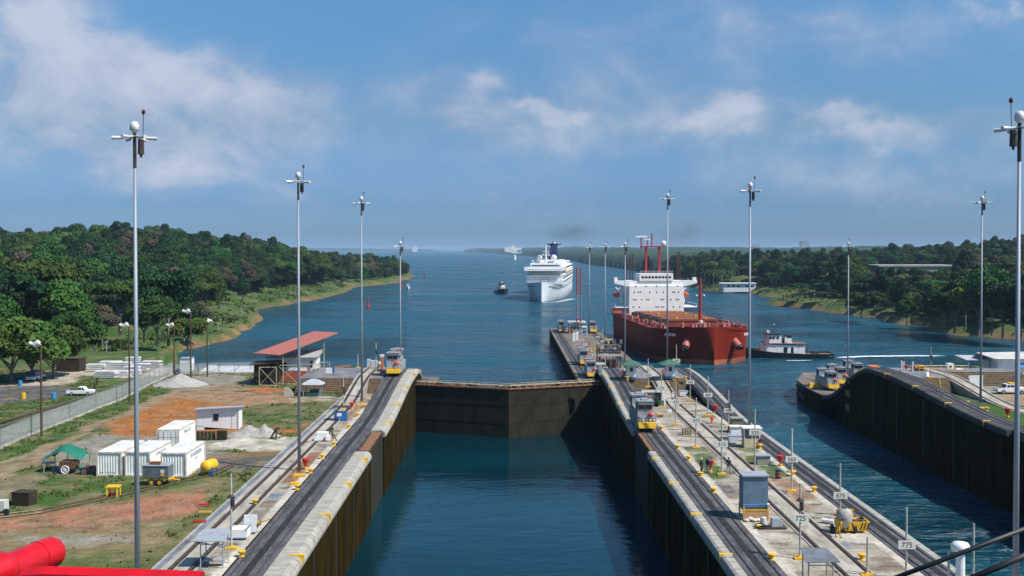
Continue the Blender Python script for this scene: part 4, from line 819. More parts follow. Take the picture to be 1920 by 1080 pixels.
# yellow tank
t=thing('yellow_fuel_tank','yellow horizontal fuel tank on blue legs beside the container','tank',G(383,893),R(-20)); mb=MB(); mb.lathe([(.01,-.95),(.4,-.9),(.62,-.7),(.65,-.5),(.65,.7),(.6,.9),(.4,1.05),(.01,1.1)],(0,.8,1.0),16,'y'); mb.build('tank_shell',yellow,t,smooth=True)
mb=MB(); mb.sph((0,-.2,1.0),.17,8); mb.build('hatch',M('rust_brown',(0,0,0)),t)
mb=MB(); 
for x in (-.55,.55):
    for y in (.2,1.5): mb.box((x,y,.4),(.1,.1,.8))
mb.box((.75,.4,.5),(.1,.1,1.0)); mb.build('legs',blue,t)
# yellow table stand, crates, cart
t=thing('yellow_stand','square yellow steel stand with a red valve on the grass','stand',G(209,933)); mb=MB(); mb.box((0,.5,1.0),(1.3,1.0,.14)); 
for x in (-.5,.5):
    for y in (.08,.9): mb.cyl((x,y,0),(x,y,.95),.08)
mb.build('frame',yellow,t); mb=MB(); mb.sph((-.02,.1,.55),.16,8); mb.cyl((0,.1,0),(0,.1,.5),.05); mb.build('valve',red,t)
hutbox('dark_crate','black open crate on the grass near the left edge','crate',38,948,1.8,1.3,1.15,M('charred_wood',(.018,.013,.009),.9,c2=(.05,.035,.02),ns=2,stretch=(1,1,4)),M('charred_wood',(0,0,0)),rz=-.15,ov=.02)
t=thing('small_trailer','pale small trailer cut by the left edge of the photo','trailer',G(2,966)); mb=MB(); mb.box((-.2,.4,.85),(1.0,.9,.9)); mb.build('trailer_body',M('pale_grey_body',(.5,.5,.45),.7),t); mb=MB(); mb.cyl((.45,-.1,.3),(.45,.1,.3),.3,n=12); mb.build('wheel',tyre,t)
t=thing('rail_siding','rusty rail siding half buried in the grass','track',(0,0,0)); pts0=[(-60,972),(80,955),(250,918),(400,884),(440,868)]
mb=MB(); 
for dx in (0,10):
    pp=[G(x,y+dx*.55,.12) for x,y in pts0]
    for a,b in zip(pp,pp[1:]): mb.cyl(a,b,.07,n=5)
mb.build('rail',M('rusty_rail',(0,0,0)),t)
# parking area
def pickup(label,p,rz,c=white_clean,crew=False,s=1):
    t=thing('pickup_truck',label,'pickup truck',p,rz,None,s); Lc=2.2 if crew else 1.5
    def side(pts,w0,w1,nm,mt):
        mb=MB(); mb.loft([[(x,-w0,z) for x,z in pts],[(x,w0,z) for x,z in pts]]); return mb.build(nm,mt,t)
    side([(-2.5,.45),(2.45,.4),(2.5,.85),(2.35,1.0),(1.1,1.08),(-2.5,1.08)],.86,.86,'body',c)
    x0=1.15; cb=side([(x0,1.06),(x0-.55,1.66),(x0-Lc+.1,1.68),(x0-Lc-.05,1.06)],.76,.7,'cab',c)
    mb=MB(); mb.loft([[(x,-.775,z) for x,z in [(x0-.12,1.1),(x0-.55,1.58),(x0-.75,1.58),(x0-.75,1.1)]],[(x,.775,z) for x,z in [(x0-.12,1.1),(x0-.55,1.58),(x0-.75,1.58),(x0-.75,1.1)]]])
    mb.box((x0-1.15,0,1.34),(.62,1.55,.42)); 
    if crew: mb.box((x0-1.8,0,1.34),(.45,1.55,.42))
    mb.box((x0-Lc+.0,0,1.36),(.12,1.2,.4)); mb.build('window',glass,cb)
    mb=MB(); mb.box(((-2.45+x0-Lc)/2,0,1.085),(abs(-2.4-(x0-Lc))-.2,1.5,.02)); mb.build('cargo_bed',dark,t)
    for x in (-1.55,1.55):
        for y in (-.8,.8): mb=MB(); mb.cyl((x,y-.1,.36),(x,y+.1,.36),.36,n=16); wv=mb.build('wheel',tyre,t); mb=MB(); mb.cyl((x,y-.12,.36),(x,y+.12,.36),.19,n=10); mb.build('rim',greyp,wv)
    mb=MB(); mb.box((2.52,0,.5),(.12,1.7,.18)); mb.box((-2.55,0,.5),(.12,1.7,.18)); mb.build('bumper',greyp,t)
    for y in (-.65,.65): mb=MB(); mb.box((2.47,y,.78),(.08,.3,.16)); mb.build('headlight',glass,t)
    return t
pickup('white single-cab pickup truck parked behind the wire fence',G(152,741),R(4),s=.86)
t=pickup('white crew-cab pickup truck with a yellow roof bar on the right yard',G(1894,738),0,crew=True,s=1.0); mb=MB(); mb.box((.2,0,1.8),(1.0,1.2,.16)); mb.build('roof_bar',yellow,t)
t=thing('blue_van','blue van with white lower body parked under the trees','van',G(67,713),R(90)); mb=MB(); mb.loft([[(x,-.85,z) for x,z in [(-2.1,.35),(2.1,.35),(2.1,.9),(-2.1,.9)]],[(x,.85,z) for x,z in [(-2.1,.35),(2.1,.35),(2.1,.9),(-2.1,.9)]]]); mb.build('lower_body',white,t)
mb=MB(); mb.loft([[(x,-.85,z) for x,z in [(-2.1,.9),(2.1,.9),(1.7,1.8),(-2.0,1.85)]],[(x,.85,z) for x,z in [(-2.1,.9),(2.1,.9),(1.7,1.8),(-2.0,1.85)]]]); mb.build('body',M('van_blue',(.02,.09,.28),.35),t); mb=MB(); mb.box((-2.08,0,1.45),(.06,1.4,.45)); mb.box((0,0,1.45),(3,1.74,.4)); mb.build('window',glass,t)
for x in (-1.4,1.4): mb=MB(); mb.cyl((x,-.9,.34),(x,.9,.34),.34,n=14); mb.build('wheel',tyre,t)
def drum(label,px,py,m,mn='drum',h=1.0): t=thing('oil_drum',label,'barrel',G(px,py),0,'drums round the car park'); mb=MB(); mb.cyl((0,0,0),(0,0,h),.34,n=14); mb.cyl((0,0,h*.33),(0,0,h*.36),.36,n=14); mb.cyl((0,0,h*.66),(0,0,h*.69),.36,n=14); mb.build('drum_shell',m,t)
lb_=paint('drum_blue',(.04,.25,.55)); drum('blue drum on the grass edge near the blue van',38,724,lb_); drum('blue drum in front of the lamp post by the fence',101,748,lb_); drum('yellow drum on the asphalt car park',44,748,yellow)
hutbox('dark_timber_box','dark timber box at the back of the sandy yard','box',127,697,4.6,3.2,2.6,M('charred_wood',(0,0,0)),brownw,ov=.1)
for i,(px,py) in enumerate([(178,737),(182,722)]):
    t=thing('timber_post','%s dark timber post by the pickup truck bonnet'%['taller','shorter'][i],'post',G(px,py)); mb=MB(); mb.box((0,0,.9-.2*i),(.3,.3,1.8-.4*i)); mb.build('post',brownw,t)
pipe_w=M('bleached_concrete',(.62,.62,.62),.85,c2=(.45,.45,.46),ns=.6); k=0
for (px,py,w,h) in [(177,696,3.6,1.4),(205,691,4.2,1.5),(222,698,4.5,2.0),(245,700,3.6,1.3),(195,709,4.4,1.3),(225,707,3.5,1.2),(250,704,2.5,1.0),(262,697,3.0,1.6),(280,689,4.5,1.3),(246,683,3.0,1.5)]:
    t=thing('slab_stack','stack of bleached concrete planks, number %s of the storage row counted from the car park'%OD[k],'stack',G(px,py),random.uniform(-.1,.1),'stacked concrete planks'); k+=1
    n=max(3,int(h/.32)); 
    for j in range(n): mb=MB(); mb.box((random.uniform(-.2,.2),.9,.18+j*h/n),(w*random.uniform(.8,1),1.8,h/n*.72)); mb.build('plank',pipe_w,t)
# fence
def fence(label,pts,h=2.4,n0=60,wall=True):
    t=thing('wire_fence',label,'fence',(0,0,0)); fm=bpy.data.materials.get('chain_link')
    if not fm:
        fm=bpy.data.materials.new('chain_link'); fm.use_nodes=True; nt=fm.node_tree; N=nt.nodes.new; L=nt.links.new; p=nt.nodes['Principled BSDF']; p.inputs['Base Color'].default_value=(.42,.45,.47,1); p.inputs['Roughness'].default_value=.5
        g=N('ShaderNodeNewGeometry'); sp=N('ShaderNodeSeparateXYZ'); L(g.outputs['Position'],sp.inputs[0])
        def mt(op,a,b=None):
            x=N('ShaderNodeMath'); x.operation=op
            for i,v in enumerate((a,b)):
                if v is None: continue
                if isinstance(v,(int,float)): x.inputs[i].default_value=v
                else: L(v,x.inputs[i])
            return x.outputs[0]
        s=mt('ADD',sp.outputs[0],sp.outputs[1]); a=mt('ABSOLUTE',mt('SUBTRACT',mt('FRACT',mt('MULTIPLY',mt('ADD',s,sp.outputs[2]),9)),.5)); b=mt('ABSOLUTE',mt('SUBTRACT',mt('FRACT',mt('MULTIPLY',mt('SUBTRACT',s,sp.outputs[2]),9)),.5))
        al=mt('GREATER_THAN',mt('MAXIMUM',a,b),.36); L(al,p.inputs['Alpha'])
    P=[G(x,y) for x,y in pts]
    mb=MB(); wl=MB(); cu=MB(); pk=[]
    for a,b in zip(P,P[1:]):
        mb.add([a+Vector((0,0,.25)),b+Vector((0,0,.25)),b+Vector((0,0,h)),a+Vector((0,0,h))],[(0,1,2,3)])
        d=(b-a); n=max(1,int(d.length/2.6)); nn=Vector((-d.y,d.x,0)).normalized()*.1
        wl.loft([[a-nn,a+nn,a+nn+Vector((0,0,.28)),a-nn+Vector((0,0,.28))],[b-nn,b+nn,b+nn+Vector((0,0,.28)),b-nn+Vector((0,0,.28))]])
        cu.cyl(a+Vector((0,0,h)),b+Vector((0,0,h)),.035,n=5)
        m=int(d.length/.5)
        for i in range(m):   # coiled barbed wire
            c=a+d*(i/m)+Vector((0,0,h+.28)); e=a+d*((i+.6)/m)+Vector((0,0,h+.28)); cu.cyl(c+Vector((0,0,-.22)),e+Vector((0,0,.22)),.018,n=3); cu.cyl(e+Vector((0,0,.22)),a+d*((i+1)/m)+Vector((0,0,h+.06)),.018,n=3)
        for i in range(n+1): pk.append(a+d*(i/n))
    mb.build('chain_link_mesh',fm,t); wl.build('concrete_kerb',conc,t); cu.build('barbed_coil',M('bar_grey',(0,0,0)),t)
    for p in pk[:99]: q=MB(); q.cyl(p,p+Vector((0,0,h+.1)),.06,n=6); q.build('fence_post',galv,t)
fence('long wire mesh fence with barbed coils between car park and yard',[(-60,866),(0,842),(60,815),(130,789),(180,768),(229,750),(280,722),(325,702)])
fence('far wire mesh fence along the shore behind the white slabs',[(325,702),(372,701),(410,699),(500,697)],2.0)
t=thing('pipeline','dark pipes lying on the grass behind the wire fence','pipe',(0,0,0)); mb=MB()
for o,(a,b) in enumerate(((( -40,812),(160,752)),((-40,804),(150,747)))): mb.cyl(G(*a,.3),G(*b,.3),.16,n=6)
mb.build('pipe',brownw,t)
hutbox('white_shore_hut','white square hut at the corner of the far fence','hut',347,697,2.1,2.5,2.6,white,greyp)
for i,(a,b,c,d) in enumerate([((375,699),(398,699),(412,689),(392,688)),((400,700),(437,700),(447,689),(415,689)),((440,700),(474,700),(478,689),(450,689))]):
    q=[G(*x)+Vector((0,0,.1)) for x in (a,b,c,d)]; t=MB(); t.loft([[v+Vector((0,0,-.1)) for v in q],[v+Vector((0,0,.25)) for v in q]]); o=t.build('concrete_pad',pipe_w); props(o,'flat bleached concrete pad by the shore fence, %s from the left'%OD[i],'concrete pad','concrete pads')
def lamp_post(label,px,py,top,side=-1,z=0):
    p=G(px,py,z); h=(py-top)*p.y/F; t=thing('lamp_post',label,'lamp post',p,0,'wooden lamp posts'); mb=MB(); mb.cyl((0,0,0),(0,0,h),.17,.12,n=8); mb.build('pole',brownw,t)
    mb=MB(); mb.cyl((side*1.2,-.1,h-.1),(.1,0,h-.3),.05,n=5); mb.cyl((side*.75,-.15,h-.35),(side*.15,-.15,h+.05),.38,.42,n=8); mb.cyl((side*1.5,0,h-.05),(side*1.0,0,h-.25),.28,.22,n=8); mb.build('lamp_head',lamp_w,t)
lamp_post('wooden lamp post in front of the wire fence, nearest the left edge',78,818,642); lamp_post('wooden lamp post just left of the nearest mast',243,756,608); lamp_post('tallest wooden lamp post behind the gravel heap',358,710,582); lamp_post('wooden lamp post left of the white shore hut',327,702,608)
lamp_post('thin wooden lamp post right of the white shore hut',389,706,600,.6); 
# black shed, X-braced frame and red-roofed shelter
blackw=M('tarred_boards',(.030,.024,.018),.85,c2=(.015,.012,.009),ns=2,stretch=(1,1,5))
t=thing('black_shed','tarred black shed with flat overhanging roof beside the red-roofed shelter','shed',G(497,722)); mb=MB(); mb.box((0,2.0,1.9),(4.0,4,3.8)); mb.build('wall',blackw,t); mb=MB(); mb.box((-.2,2.0,3.9),(5.0,4.9,.18),0,1,.04); mb.build('roof',brownw,t)
t=thing('red_roof_shelter','open shelter with long sloping red sheet roof on thin posts','shelter',(0,0,0)); rr=M('red_sheet_roof',(.40,.13,.10),.7,c2=(.33,.11,.09),ns=.6,stretch=(3,3,1)); mb=MB()
A,B,C_,D_=Vector((-46,180,5.5)),Vector((-40.6,176.8,5.5)),Vector((-32.4,191,8.3)),Vector((-37.7,194.3,8.3)); up=Vector((0,0,.14))
mb.add([A,B,C_,D_,A+up,B+up,C_+up,D_+up],[(3,2,1,0),(4,5,6,7),(0,1,5,4),(1,2,6,5),(2,3,7,6),(3,0,4,7)]); mb.build('roof',rr,t)
pp=M('cream_post',(.48,.42,.28),.7,c2=(.35,.3,.2),ns=2)
for (u,v) in ((.15,.15),(.85,.12),(.15,.8),(.85,.8),(.5,.45)):
    q=A+(B-A)*u+(D_-A)*v; mb=MB(); mb.cyl((q.x,q.y,0),q,.09,n=6); mb.build('post',pp,t)
mb=MB(); mb.cyl(A+(B-A)*.85+(D_-A)*.1,A+(B-A)*.85+(D_-A)*.9,.1,n=5); mb.cyl(A+(B-A)*.15+(D_-A)*.8,A+(B-A)*.9+(D_-A)*.8,.12,n=5); mb.build('beam',brownw,t)
t=thing('white_workshop','white workshop with grey roof and red lower wall under the red-roofed shelter','building',G(546,716),R(2)); mb=MB(); mb.box((0,4,3.0),(8.6,5.5,2.8)); mb.box((3.8,2.0,2.6),(1.0,2,2.6)); mb.build('wall',white_clean,t); mb=MB(); mb.box((1.2,2.8,.95),(7.2,4,1.9)); mb.build('red_lower_wall',M('brick_red_panel',(.42,.10,.07),.8,c2=(.33,.08,.05),ns=1),t)
mb=MB(); mb.box((-1,2.2,1.95),(5,2.6,.1)); mb.box((0,1.1,1.75),(3.0,.3,.2)); mb.build('blue_ledge',M('slate_blue_paint',(0,0,0)),t); mb=MB(); mb.loft([[(-4.9,.6,4.35),(4.8,.6,4.35),(4.8,6.9,4.7),(-4.9,6.9,4.7)],[(-4.9,.6,4.5),(4.8,.6,4.5),(4.8,6.9,5.3),(-4.9,6.9,5.3)]]); mb.build('roof',M('fibre_cement_roof',(.36,.37,.34),.8,c2=(.28,.28,.26),ns=1),t)
mb=MB(); mb.box((3.6,.95,3.2),(.4,.08,1.2)); mb.box((-1.6,1.2,3.0),(1.2,.08,.8)); mb.build('window',glass,t)
for i,(px0,px1,py,h) in enumerate([(486,518,723,3.3),(520,560,720,3.4),(560,598,718,3.4),(598,618,716,3.6)]):
    a=G(px0,py); b=G(px1,py); w=b.x-a.x; t=thing('braced_frame','cream X-braced steel frame, %s from the left by the red-roofed shelter'%OD[i],'frame',a,0,'cream braced frames'); mb=MB()
    mb.tube([(0,0,0),(0,0,h),(w,0,h),(w,0,0),(0,0,.08)],.075); mb.cyl((0,0,0),(w,0,h),.05,n=5); mb.cyl((w,0,0),(0,0,h),.05,n=5); mb.build('frame',pp,t)
t=thing('small_pavilion','small pavilion with grey hipped roof beside the blue-green bench','shelter',G(585,742)); mb=MB(); mb.add([(-1.9,-.6,1.9),(1.9,-.6,1.9),(1.9,2.2,1.9),(-1.9,2.2,1.9),(-.3,.8,2.75),(.6,.8,2.75)],[(0,1,5,4),(1,2,5),(2,3,4,5),(3,0,4),(3,2,1,0)]); mb.build('roof',M('pale_grey_sheet',(.42,.43,.46),.6,c2=(.34,.35,.38),ns=1),t)
for x in (-1.4,1.4):
    for y in (-.2,1.8): mb=MB(); mb.box((x,y,.95),(.14,.14,1.9)); mb.build('post',[greyp],t)
mb=MB(); mb.box((0,.2,.25),(2.0,.8,.5)); mb.box((.3,.8,.7),(1.6,.15,.6)); mb.build('bench',M('dark_teal',(.02,.09,.10),.6),t)
t=thing('curved_panel','pale curved steel panel standing left of the pavilion','panel',G(541,743)); mb=MB(); pts=[(-.8,0),(.8,0)]+[(.8-1.5*(1-math.cos(a)) if 0 else -.8+1.6*math.cos(a),1.5*math.sin(a)) for a in np.linspace(.05,math.pi/2,8)]
mb.loft([[(x,0,z) for x,z in pts],[(x,.25,z) for x,z in pts]]); mb.build('plate',M('pale_teal_plate',(.42,.45,.42),.7,c2=(.5,.35,.25),ns=1.2),t)
bin_('white lumpy bin on the foot of the left platform steps',612,730,1.1); t=thing('white_signboard','white board with blue edge standing on the left platform','sign',G(617,712,1.0)); mb=MB(); mb.box((0,0,1.2),(1.2,.1,1.9),0,1); mb.build('board',white_clean,t); mb=MB(); mb.box((.75,.1,1.2),(.35,.2,2.0)); mb.build('edge_panel',M('van_blue',(0,0,0)),t)
t=thing('orange_barrier','long low orange barrier boards on the left platform','barrier',G(652,692,2.2)); mb=MB(); mb.box((-1,0,.5),(3.2,.1,.28),.0,1,.12); mb.build('board',M('orange_board',(.6,.16,.06),.7),t)
t=thing('machine_box','grey equipment cluster with a white drum left of the crest locomotive','machine',G(703,690,2.2)); mb=MB(); mb.box((-1.2,.5,.8),(.6,.8,1.6)); mb.box((-.2,.6,.75),(1.2,.9,1.2)); mb.sph((.9,.6,.7),.5,8); mb.build('machine_body',[M('light_grey_paint',(0,0,0))],t)
t=thing('orange_signal','orange signal column with a white lamp box on the left crest','signal',G(716,693,2.2)); mb=MB(); mb.box((0,.3,1.1),(.5,.5,2.2)); mb.build('column',M('orange_board',(0,0,0)),t); mb=MB(); mb.box((0,.3,2.55),(.75,.5,.5)); mb.build('lamp_box',white_clean,t)
# ---------------- right yard ----------------
t=thing('blue_white_building','long white building with blue base, blue awning and pale roof on the right yard','building',G(1915,712),0); mb=MB(); mb.box((4,4,2.2),(16,6,3.4)); mb.build('wall',white_clean,t); mb=MB(); mb.box((4,4,.45),(16.06,6.06,.9)); mb.build('blue_base',blue,t)
mb=MB(); mb.loft([[(-4.9,.2,3.9),(13,.2,3.9),(13,8,3.9),(-4.9,8,3.9)],[(-6.5,4.2,4.7),(12.6,4.2,5.0),(12.6,4.4,5.0),(-6.5,4.4,4.7)]]); mb.build('roof',M('pale_sheet_roof',(.52,.50,.47),.7,c2=(.42,.4,.37),ns=.7),t); mb=MB(); mb.add([(-.5,.9,3.0),(2.0,.9,3.0),(2.2,-.1,2.3),(-.7,-.1,2.3)],[(0,1,2,3)]); mb.build('awning',blue,t); mb=MB(); mb.box((.8,.97,2.7),(1.7,.08,.6)); mb.build('window',glass,t)
t=thing('open_lean_to','grey-roofed open shelter with stored goods left of the blue and white building','shelter',G(1856,708),0); mb=MB(); mb.add([(-4.6,0,3.3),(5.4,0,3.2),(5.2,4,3.7),(-5,4,3.8),(-4.6,0,3.42),(5.4,0,3.32),(5.2,4,3.82),(-5,4,3.92)],[(3,2,1,0),(4,5,6,7),(0,1,5,4),(1,2,6,5),(2,3,7,6),(3,0,4,7)]); mb.build('roof',M('pale_grey_sheet',(0,0,0)),t)
for x in (-4,0,5): mb=MB(); mb.box((x,.2,1.65),(.15,.15,3.3)); mb.build('post',greyp,t)
mb=MB(); mb.box((2.6,3,1.5),(4,.3,3)); mb.build('back_wall',M('slate_blue_paint',(0,0,0)),t)
for i,(px,py,s) in enumerate([(1828,708,1.3),(1838,712,1.0),(1848,710,1.2),(1810,704,.9),(1866,706,1.0)]):
    t=thing('stored_goods',['heap of dark sacks','low dark crate pile','tall dark crate pile','flat timber pile','blue barrel pile'][i]+' under the open shelter on the right yard','heap',G(px,py),random.random(),None,s); mb=MB()
    for j in range(5): mb.box((random.uniform(-.8,.8),random.uniform(0,1),.3+.3*(j%3)),(random.uniform(.6,1.2),.8,.5),random.random())
    mb.build('goods',[M('dark_goods',(.05,.055,.04),.8),M('timber_pale',(.35,.28,.15),.8),blue][(0,0,0,1,2)[i]],t)
t=thing('timber_boat','pale long boat hull resting on trestles behind the white pickup','boat',G(1866,722)); mb=MB(); mb.loft([[(-4,0,.9),(-4,1.2,.9),(-4,.9,.5),(-4,.3,.5)],[(2,0,.9),(2,1.6,.9),(2,1.2,.3),(2,.4,.3)],[(4.5,.7,1.1),(4.5,.8,1.1),(4.5,.8,.9),(4.5,.7,.9)]]); mb.build('hull',M('cream_board',(0,0,0)),t)
t=thing('white_angled_sign','large blank white angled board beside the grass strip mast','sign',G(1832,736)); mb=MB(); mb.loft([[(-1,0,.8),(1,0,.7),(1,.1,.7),(-1,.1,.8)],[(-1.5,0,2.9),(1,0,3.0),(1,.1,3.0),(-1.5,.1,2.9)]]); mb.build('board',white_clean,t)
for x in (-.5,.9): mb=MB(); mb.box((x,.1,.4),(.35,.3,.8)); mb.build('leg',white,t)
t=thing('yellow_railing','yellow pipe railing along the crest of the right wall','railing',G(1738,697,2.2)); mb=MB()
for x in np.arange(-1,8,1.3): mb.cyl((x,1,0),(x,1,1.0),.06,n=5)
mb.cyl((-1,1,1),(8,1,1),.07,n=5); mb.cyl((-1,1,.5),(8,1,.5),.05,n=5); mb.build('rail',yellow,t)
t=thing('yellow_winch','rusty yellow winch gear on the crest of the right wall','winch',G(1722,695,2.2)); mb=MB(); mb.cyl((-.8,0,.6),(.8,0,.6),.5); mb.box((0,.3,.4),(2.2,.6,.6)); mb.build('winch_body',M('ochre_paint',(0,0,0)),t)
t=thing('white_winch_hut','white box with one window and a white drum on the right crest','hut',G(1783,699,1.5)); mb=MB(); mb.box((0,.6,1.1),(1.2,1.0,1.2)); mb.cyl((.9,0,.5),(2.1,0,.5),.4); mb.box((-.5,.6,.4),(2.6,1,.4)); mb.build('body',white,t); mb=MB(); mb.box((0,.07,1.25),(.4,.06,.4)); mb.build('window',glass,t)
for i,(px,py) in enumerate([(1694,696),(1711,696),(1690,694)]): 
    t=thing('crest_post',['dark-topped white post left on the right crest','dark-topped white post right on the right crest','grey twin post on the right crest'][i],'post',G(px,py,2.2)); mb=MB(); mb.cyl((0,0,0),(0,0,1.9),.14); mb.build('post',white,t); mb=MB(); mb.cyl((0,0,1.9),(0,0,2.2),.18); mb.build('cap',dark,t)
t=thing('fender_block','long yellow fender block on the nose of the right approach wall','fender',(68.9,224,APP)); mb=MB(); mb.loft([[(0,-1.2,0),(3.6,-1.2,0),(3.6,.2,0),(0,.2,0)],[(.2,-1.0,.9),(3.4,-1.0,.9),(3.4,.1,.9),(.2,.1,.9)]]); mb.build('block',yellow,t)
for i,(px,py) in enumerate([(1668,703),(1632,704)]):
    t=thing('orange_plank','orange plank on the descending ramp of the right wall, %s'%['nearer one','farther one'][i],'plank',(69.6+i*.4,186+i*8,hump(186+i*8))); mb=MB(); mb.box((0,0,.35),(1.8,2.5,.2)); mb.build('plank',M('orange_board',(0,0,0)),t)
# ---------------- our own ship in the foreground ----------------
crm=M('glossy_red_enamel',(.56,.006,.012),.3,c2=(.44,.006,.012),ns=3,c3=(.20,.02,.02),ns3=22,lo3=.68,hi3=.72,bump=.12,bs=30,spec=.55)
t=thing('red_crane_boom','glossy red crane boom with rounded end on our own ship','crane boom',D(60,1085,12)); o_=Vector(t.location)
def cap(mb,p,q,r,n=20):
    p=Vector(p);q=Vector(q); d=(q-p).normalized(); mb.cyl(p,q,r,n=n,caps=False); a=d.orthogonal().normalized(); b=d.cross(a); rings=[]
    for j in range(7):
        th=j/6*math.pi/2; rings.append([q+d*r*.75*math.sin(th)+(a*math.cos(2*math.pi*i/n)+b*math.sin(2*math.pi*i/n))*max(1e-4,r*math.cos(th)) for i in range(n)])
    mb.loft(rings,caps=False)
mb=MB(); cap(mb,D(-40,1090,11)-o_,D(95,1036,12)-o_,.19); mb.build('boom',crm,t,smooth=True); mb=MB(); q_=(D(-40,1090,11)-o_); e_=(D(95,1036,12)-o_); m_=q_+(e_-q_)*.80; mb.cyl(m_,m_+(e_-q_)*.02,.197,n=24); mb.build('weld_band',crm,t); mb=MB(); cap(mb,D(-80,1100,10.5)-o_,D(5,1068,11)-o_,.2); mb.build('boom_stub',crm,t,smooth=True)
mb=MB(); a=D(45,1090,10.8)-o_; b=D(378,1096,10.8)-o_; mb.loft([[a+Vector((0,y,z)) for y,z in ((-.12,-.15),(.12,-.15),(.12,.10),(0,.15),(-.12,.10))],[a+Vector((.25,0,.02))+Vector((0,y,z)) for y,z in ((-.12,-.15),(.12,-.15),(.12,.10),(0,.15),(-.12,.10))],[b+Vector((0,y,z)) for y,z in ((-.12,-.15),(.12,-.15),(.12,.10),(0,.15),(-.12,.10))]]); mb.build('cross_arm',crm,t,smooth=False)
for i,(a,b,r) in enumerate([((1640,1098),(2000,962),.045),((1780,1102),(2000,1008),.06)]):
    t=MB(); t.cyl(D(a[0],a[1],18),D(b[0],b[1],18),r,n=8); o=t.build('mooring_cable',black,smooth=True); props(o,['thin upper black cable crossing the lower right corner','thick lower black cable crossing the lower right corner'][i],'cable','black cables of our ship')
t=thing('mushroom_vent','white mushroom-capped vent post at the lower right by the water','vent',(32.3,69.5,0),0); mb=MB(); mb.cyl((0,0,0),(0,0,3.1),.33,.30,n=14); mb.build('post',white_clean,t,smooth=False); mb=MB(); mb.lathe([(.30,3.05),(.62,3.25),(.66,3.5),(.5,3.75),(.01,3.85)],n=16); mb.build('cap',white_clean,t,smooth=True)
mb=MB(); mb.cyl((-.75,.2,0),(-.75,.2,3.0),.09,n=6); mb.build('side_pipe',polem,t)
# ---------------- boats ----------------
def hull(mb,st,zk=-2.5,bul=0):
    """st: (y, half deck, z deck, half waterline)"""
    rings=[]
    for y,hd,zd,hw in st:
        m=(hd*.45+hw*.55); h=[(hd,zd),(m,zd*.5),(hw,0),(hw*.85,zk*.6),(.02,zk)]
        rings.append([(-a,y,z) for a,z in h]+[(a,y,z) for a,z in reversed(h)][1:])
    mb.loft(rings,closed=False,caps=False)
    a=rings[0]; mb.add(a,[tuple(range(len(a)))]); a=rings[-1]; mb.add(a,[tuple(range(len(a)))]); return mb
def deck(mb,st,dz=-.02):
    rings=[[(-hd+.02,y,zd+dz),(hd-.02,y,zd+dz)] for y,hd,zd,hw in st]; mb.loft(rings,closed=False,caps=False); return mb
# --- red bulk carrier: 110 m, bow toward us
ax=math.atan2(303-378,66.8-57.4); BR=ax-math.pi/2
BR=R(-6.2); t=thing('bulk_carrier','red bulk carrier with white bridge block lying beyond the centre wall','ship',(52.4,413,SEA),math.pi-R(-6.2))
hr=M('carrier_hull_red',(.26,.024,.006),.6,c2=(.18,.016,.005),ns=.25,stretch=(1,1,.15),c3=(.10,.035,.02),ns3=.9,lo3=.6,hi3=.7,zstep=[(1.5,(.42,.13,.07))],spec=.15)
st=[(0,8,11.0,5),(12,10.5,11,9.5),(28,13.8,11.2,13.4),(42,16,11.2,16),(60,16,10.9,16),(82,16,10.5,16),(92,16,10.4,15.8),(98,15.5,10.5,13.6),(102,14.2,10.7,10.6),(105,12.2,11.0,7.4),(107.5,9.2,11.3,4.2),(109.2,5.8,11.6,1.7),(110.2,2.6,11.7,.5),(110.6,.2,11.7,.1)]
st=[s_ for s_ in st if s_[0]<=92]+[(92+18.6*math.sin(a),16*math.cos(a)+.02,10.4+1.4*math.sin(a)**2,max(.05,15.8*max(0,1-(18.6*math.sin(a)/17.2)**2)**.75) if 18.6*math.sin(a)<17.2 else .05) for a in [R(q) for q in (14,26,37,47,56,64,71,77,82,86,89)]]
mb=MB(); hull(mb,st); mb.build('hull',hr,t,smooth=True)
dk=M('carrier_deck_red',(.26,.04,.03),.75,c2=(.16,.035,.025),ns=.3,c3=(.40,.17,.14),ns3=.7,lo3=.58,hi3=.72); mb=MB(); deck(mb,st,-.9); mb.build('deck',dk,t)
st2=[(y,hd,zd,0) for y,hd,zd,_ in st]; mb=MB()
for s in (-1,1): mb.tube([(s*(h-.1),y,z+.9) for y,h,z,_ in st],.06,5); [mb.cyl((s*(h-.1),y,z-.2),(s*(h-.1),y,z+.9),.05,n=4) for y,h,z,_ in st]
mb.build('railing',M('rail_pinkred',(.45,.12,.10),.7),t)
hm=M('hatch_brown',(.20,.085,.028),.75,c2=(.24,.05,.025),ns=.25)
for i,y in enumerate((48,59.5,71,82.5)):
    mb=MB(); mb.box((0,y,11.0),(17,9.2,2.0)); h_=mb.build('hatch_coaming',dk,t); mb=MB(); mb.box((0,y,12.3),(17.6,9.6,.6)); mb.build('hatch_cover',hm,h_)
    mb=MB(); mb.box((10.5,y+5,12.0),(3.0,2.4,1.6)); mb.build('hatch_winch',dark,t)
    mb=MB(); mb.cyl((5,y+3,12.6),(5,y+3,13.1),.5); mb.cyl((-5,y+3,12.6),(-5,y+3,13.1),.5); mb.build('hatch_vent',yellow,t)
mb=MB()
for i in range(90):
    s=random.choice((-1,1)); y=random.uniform(42,97); mb.box((s*random.uniform(9.5,14),y,10.8+random.random()*.6),(random.uniform(.3,1.6),random.uniform(.3,1.6),random.uniform(.6,1.6)),random.random())
for i in range(16): mb.box((random.uniform(-7,7),random.uniform(95,104),11.4),(random.uniform(.4,1.5),random.uniform(.4,1.5),1.6),random.random())
for s in (-1,1):
    for o in (9.6,10.4): mb.cyl((s*o,42,11.0),(s*o,92,11.0),.18,n=5)
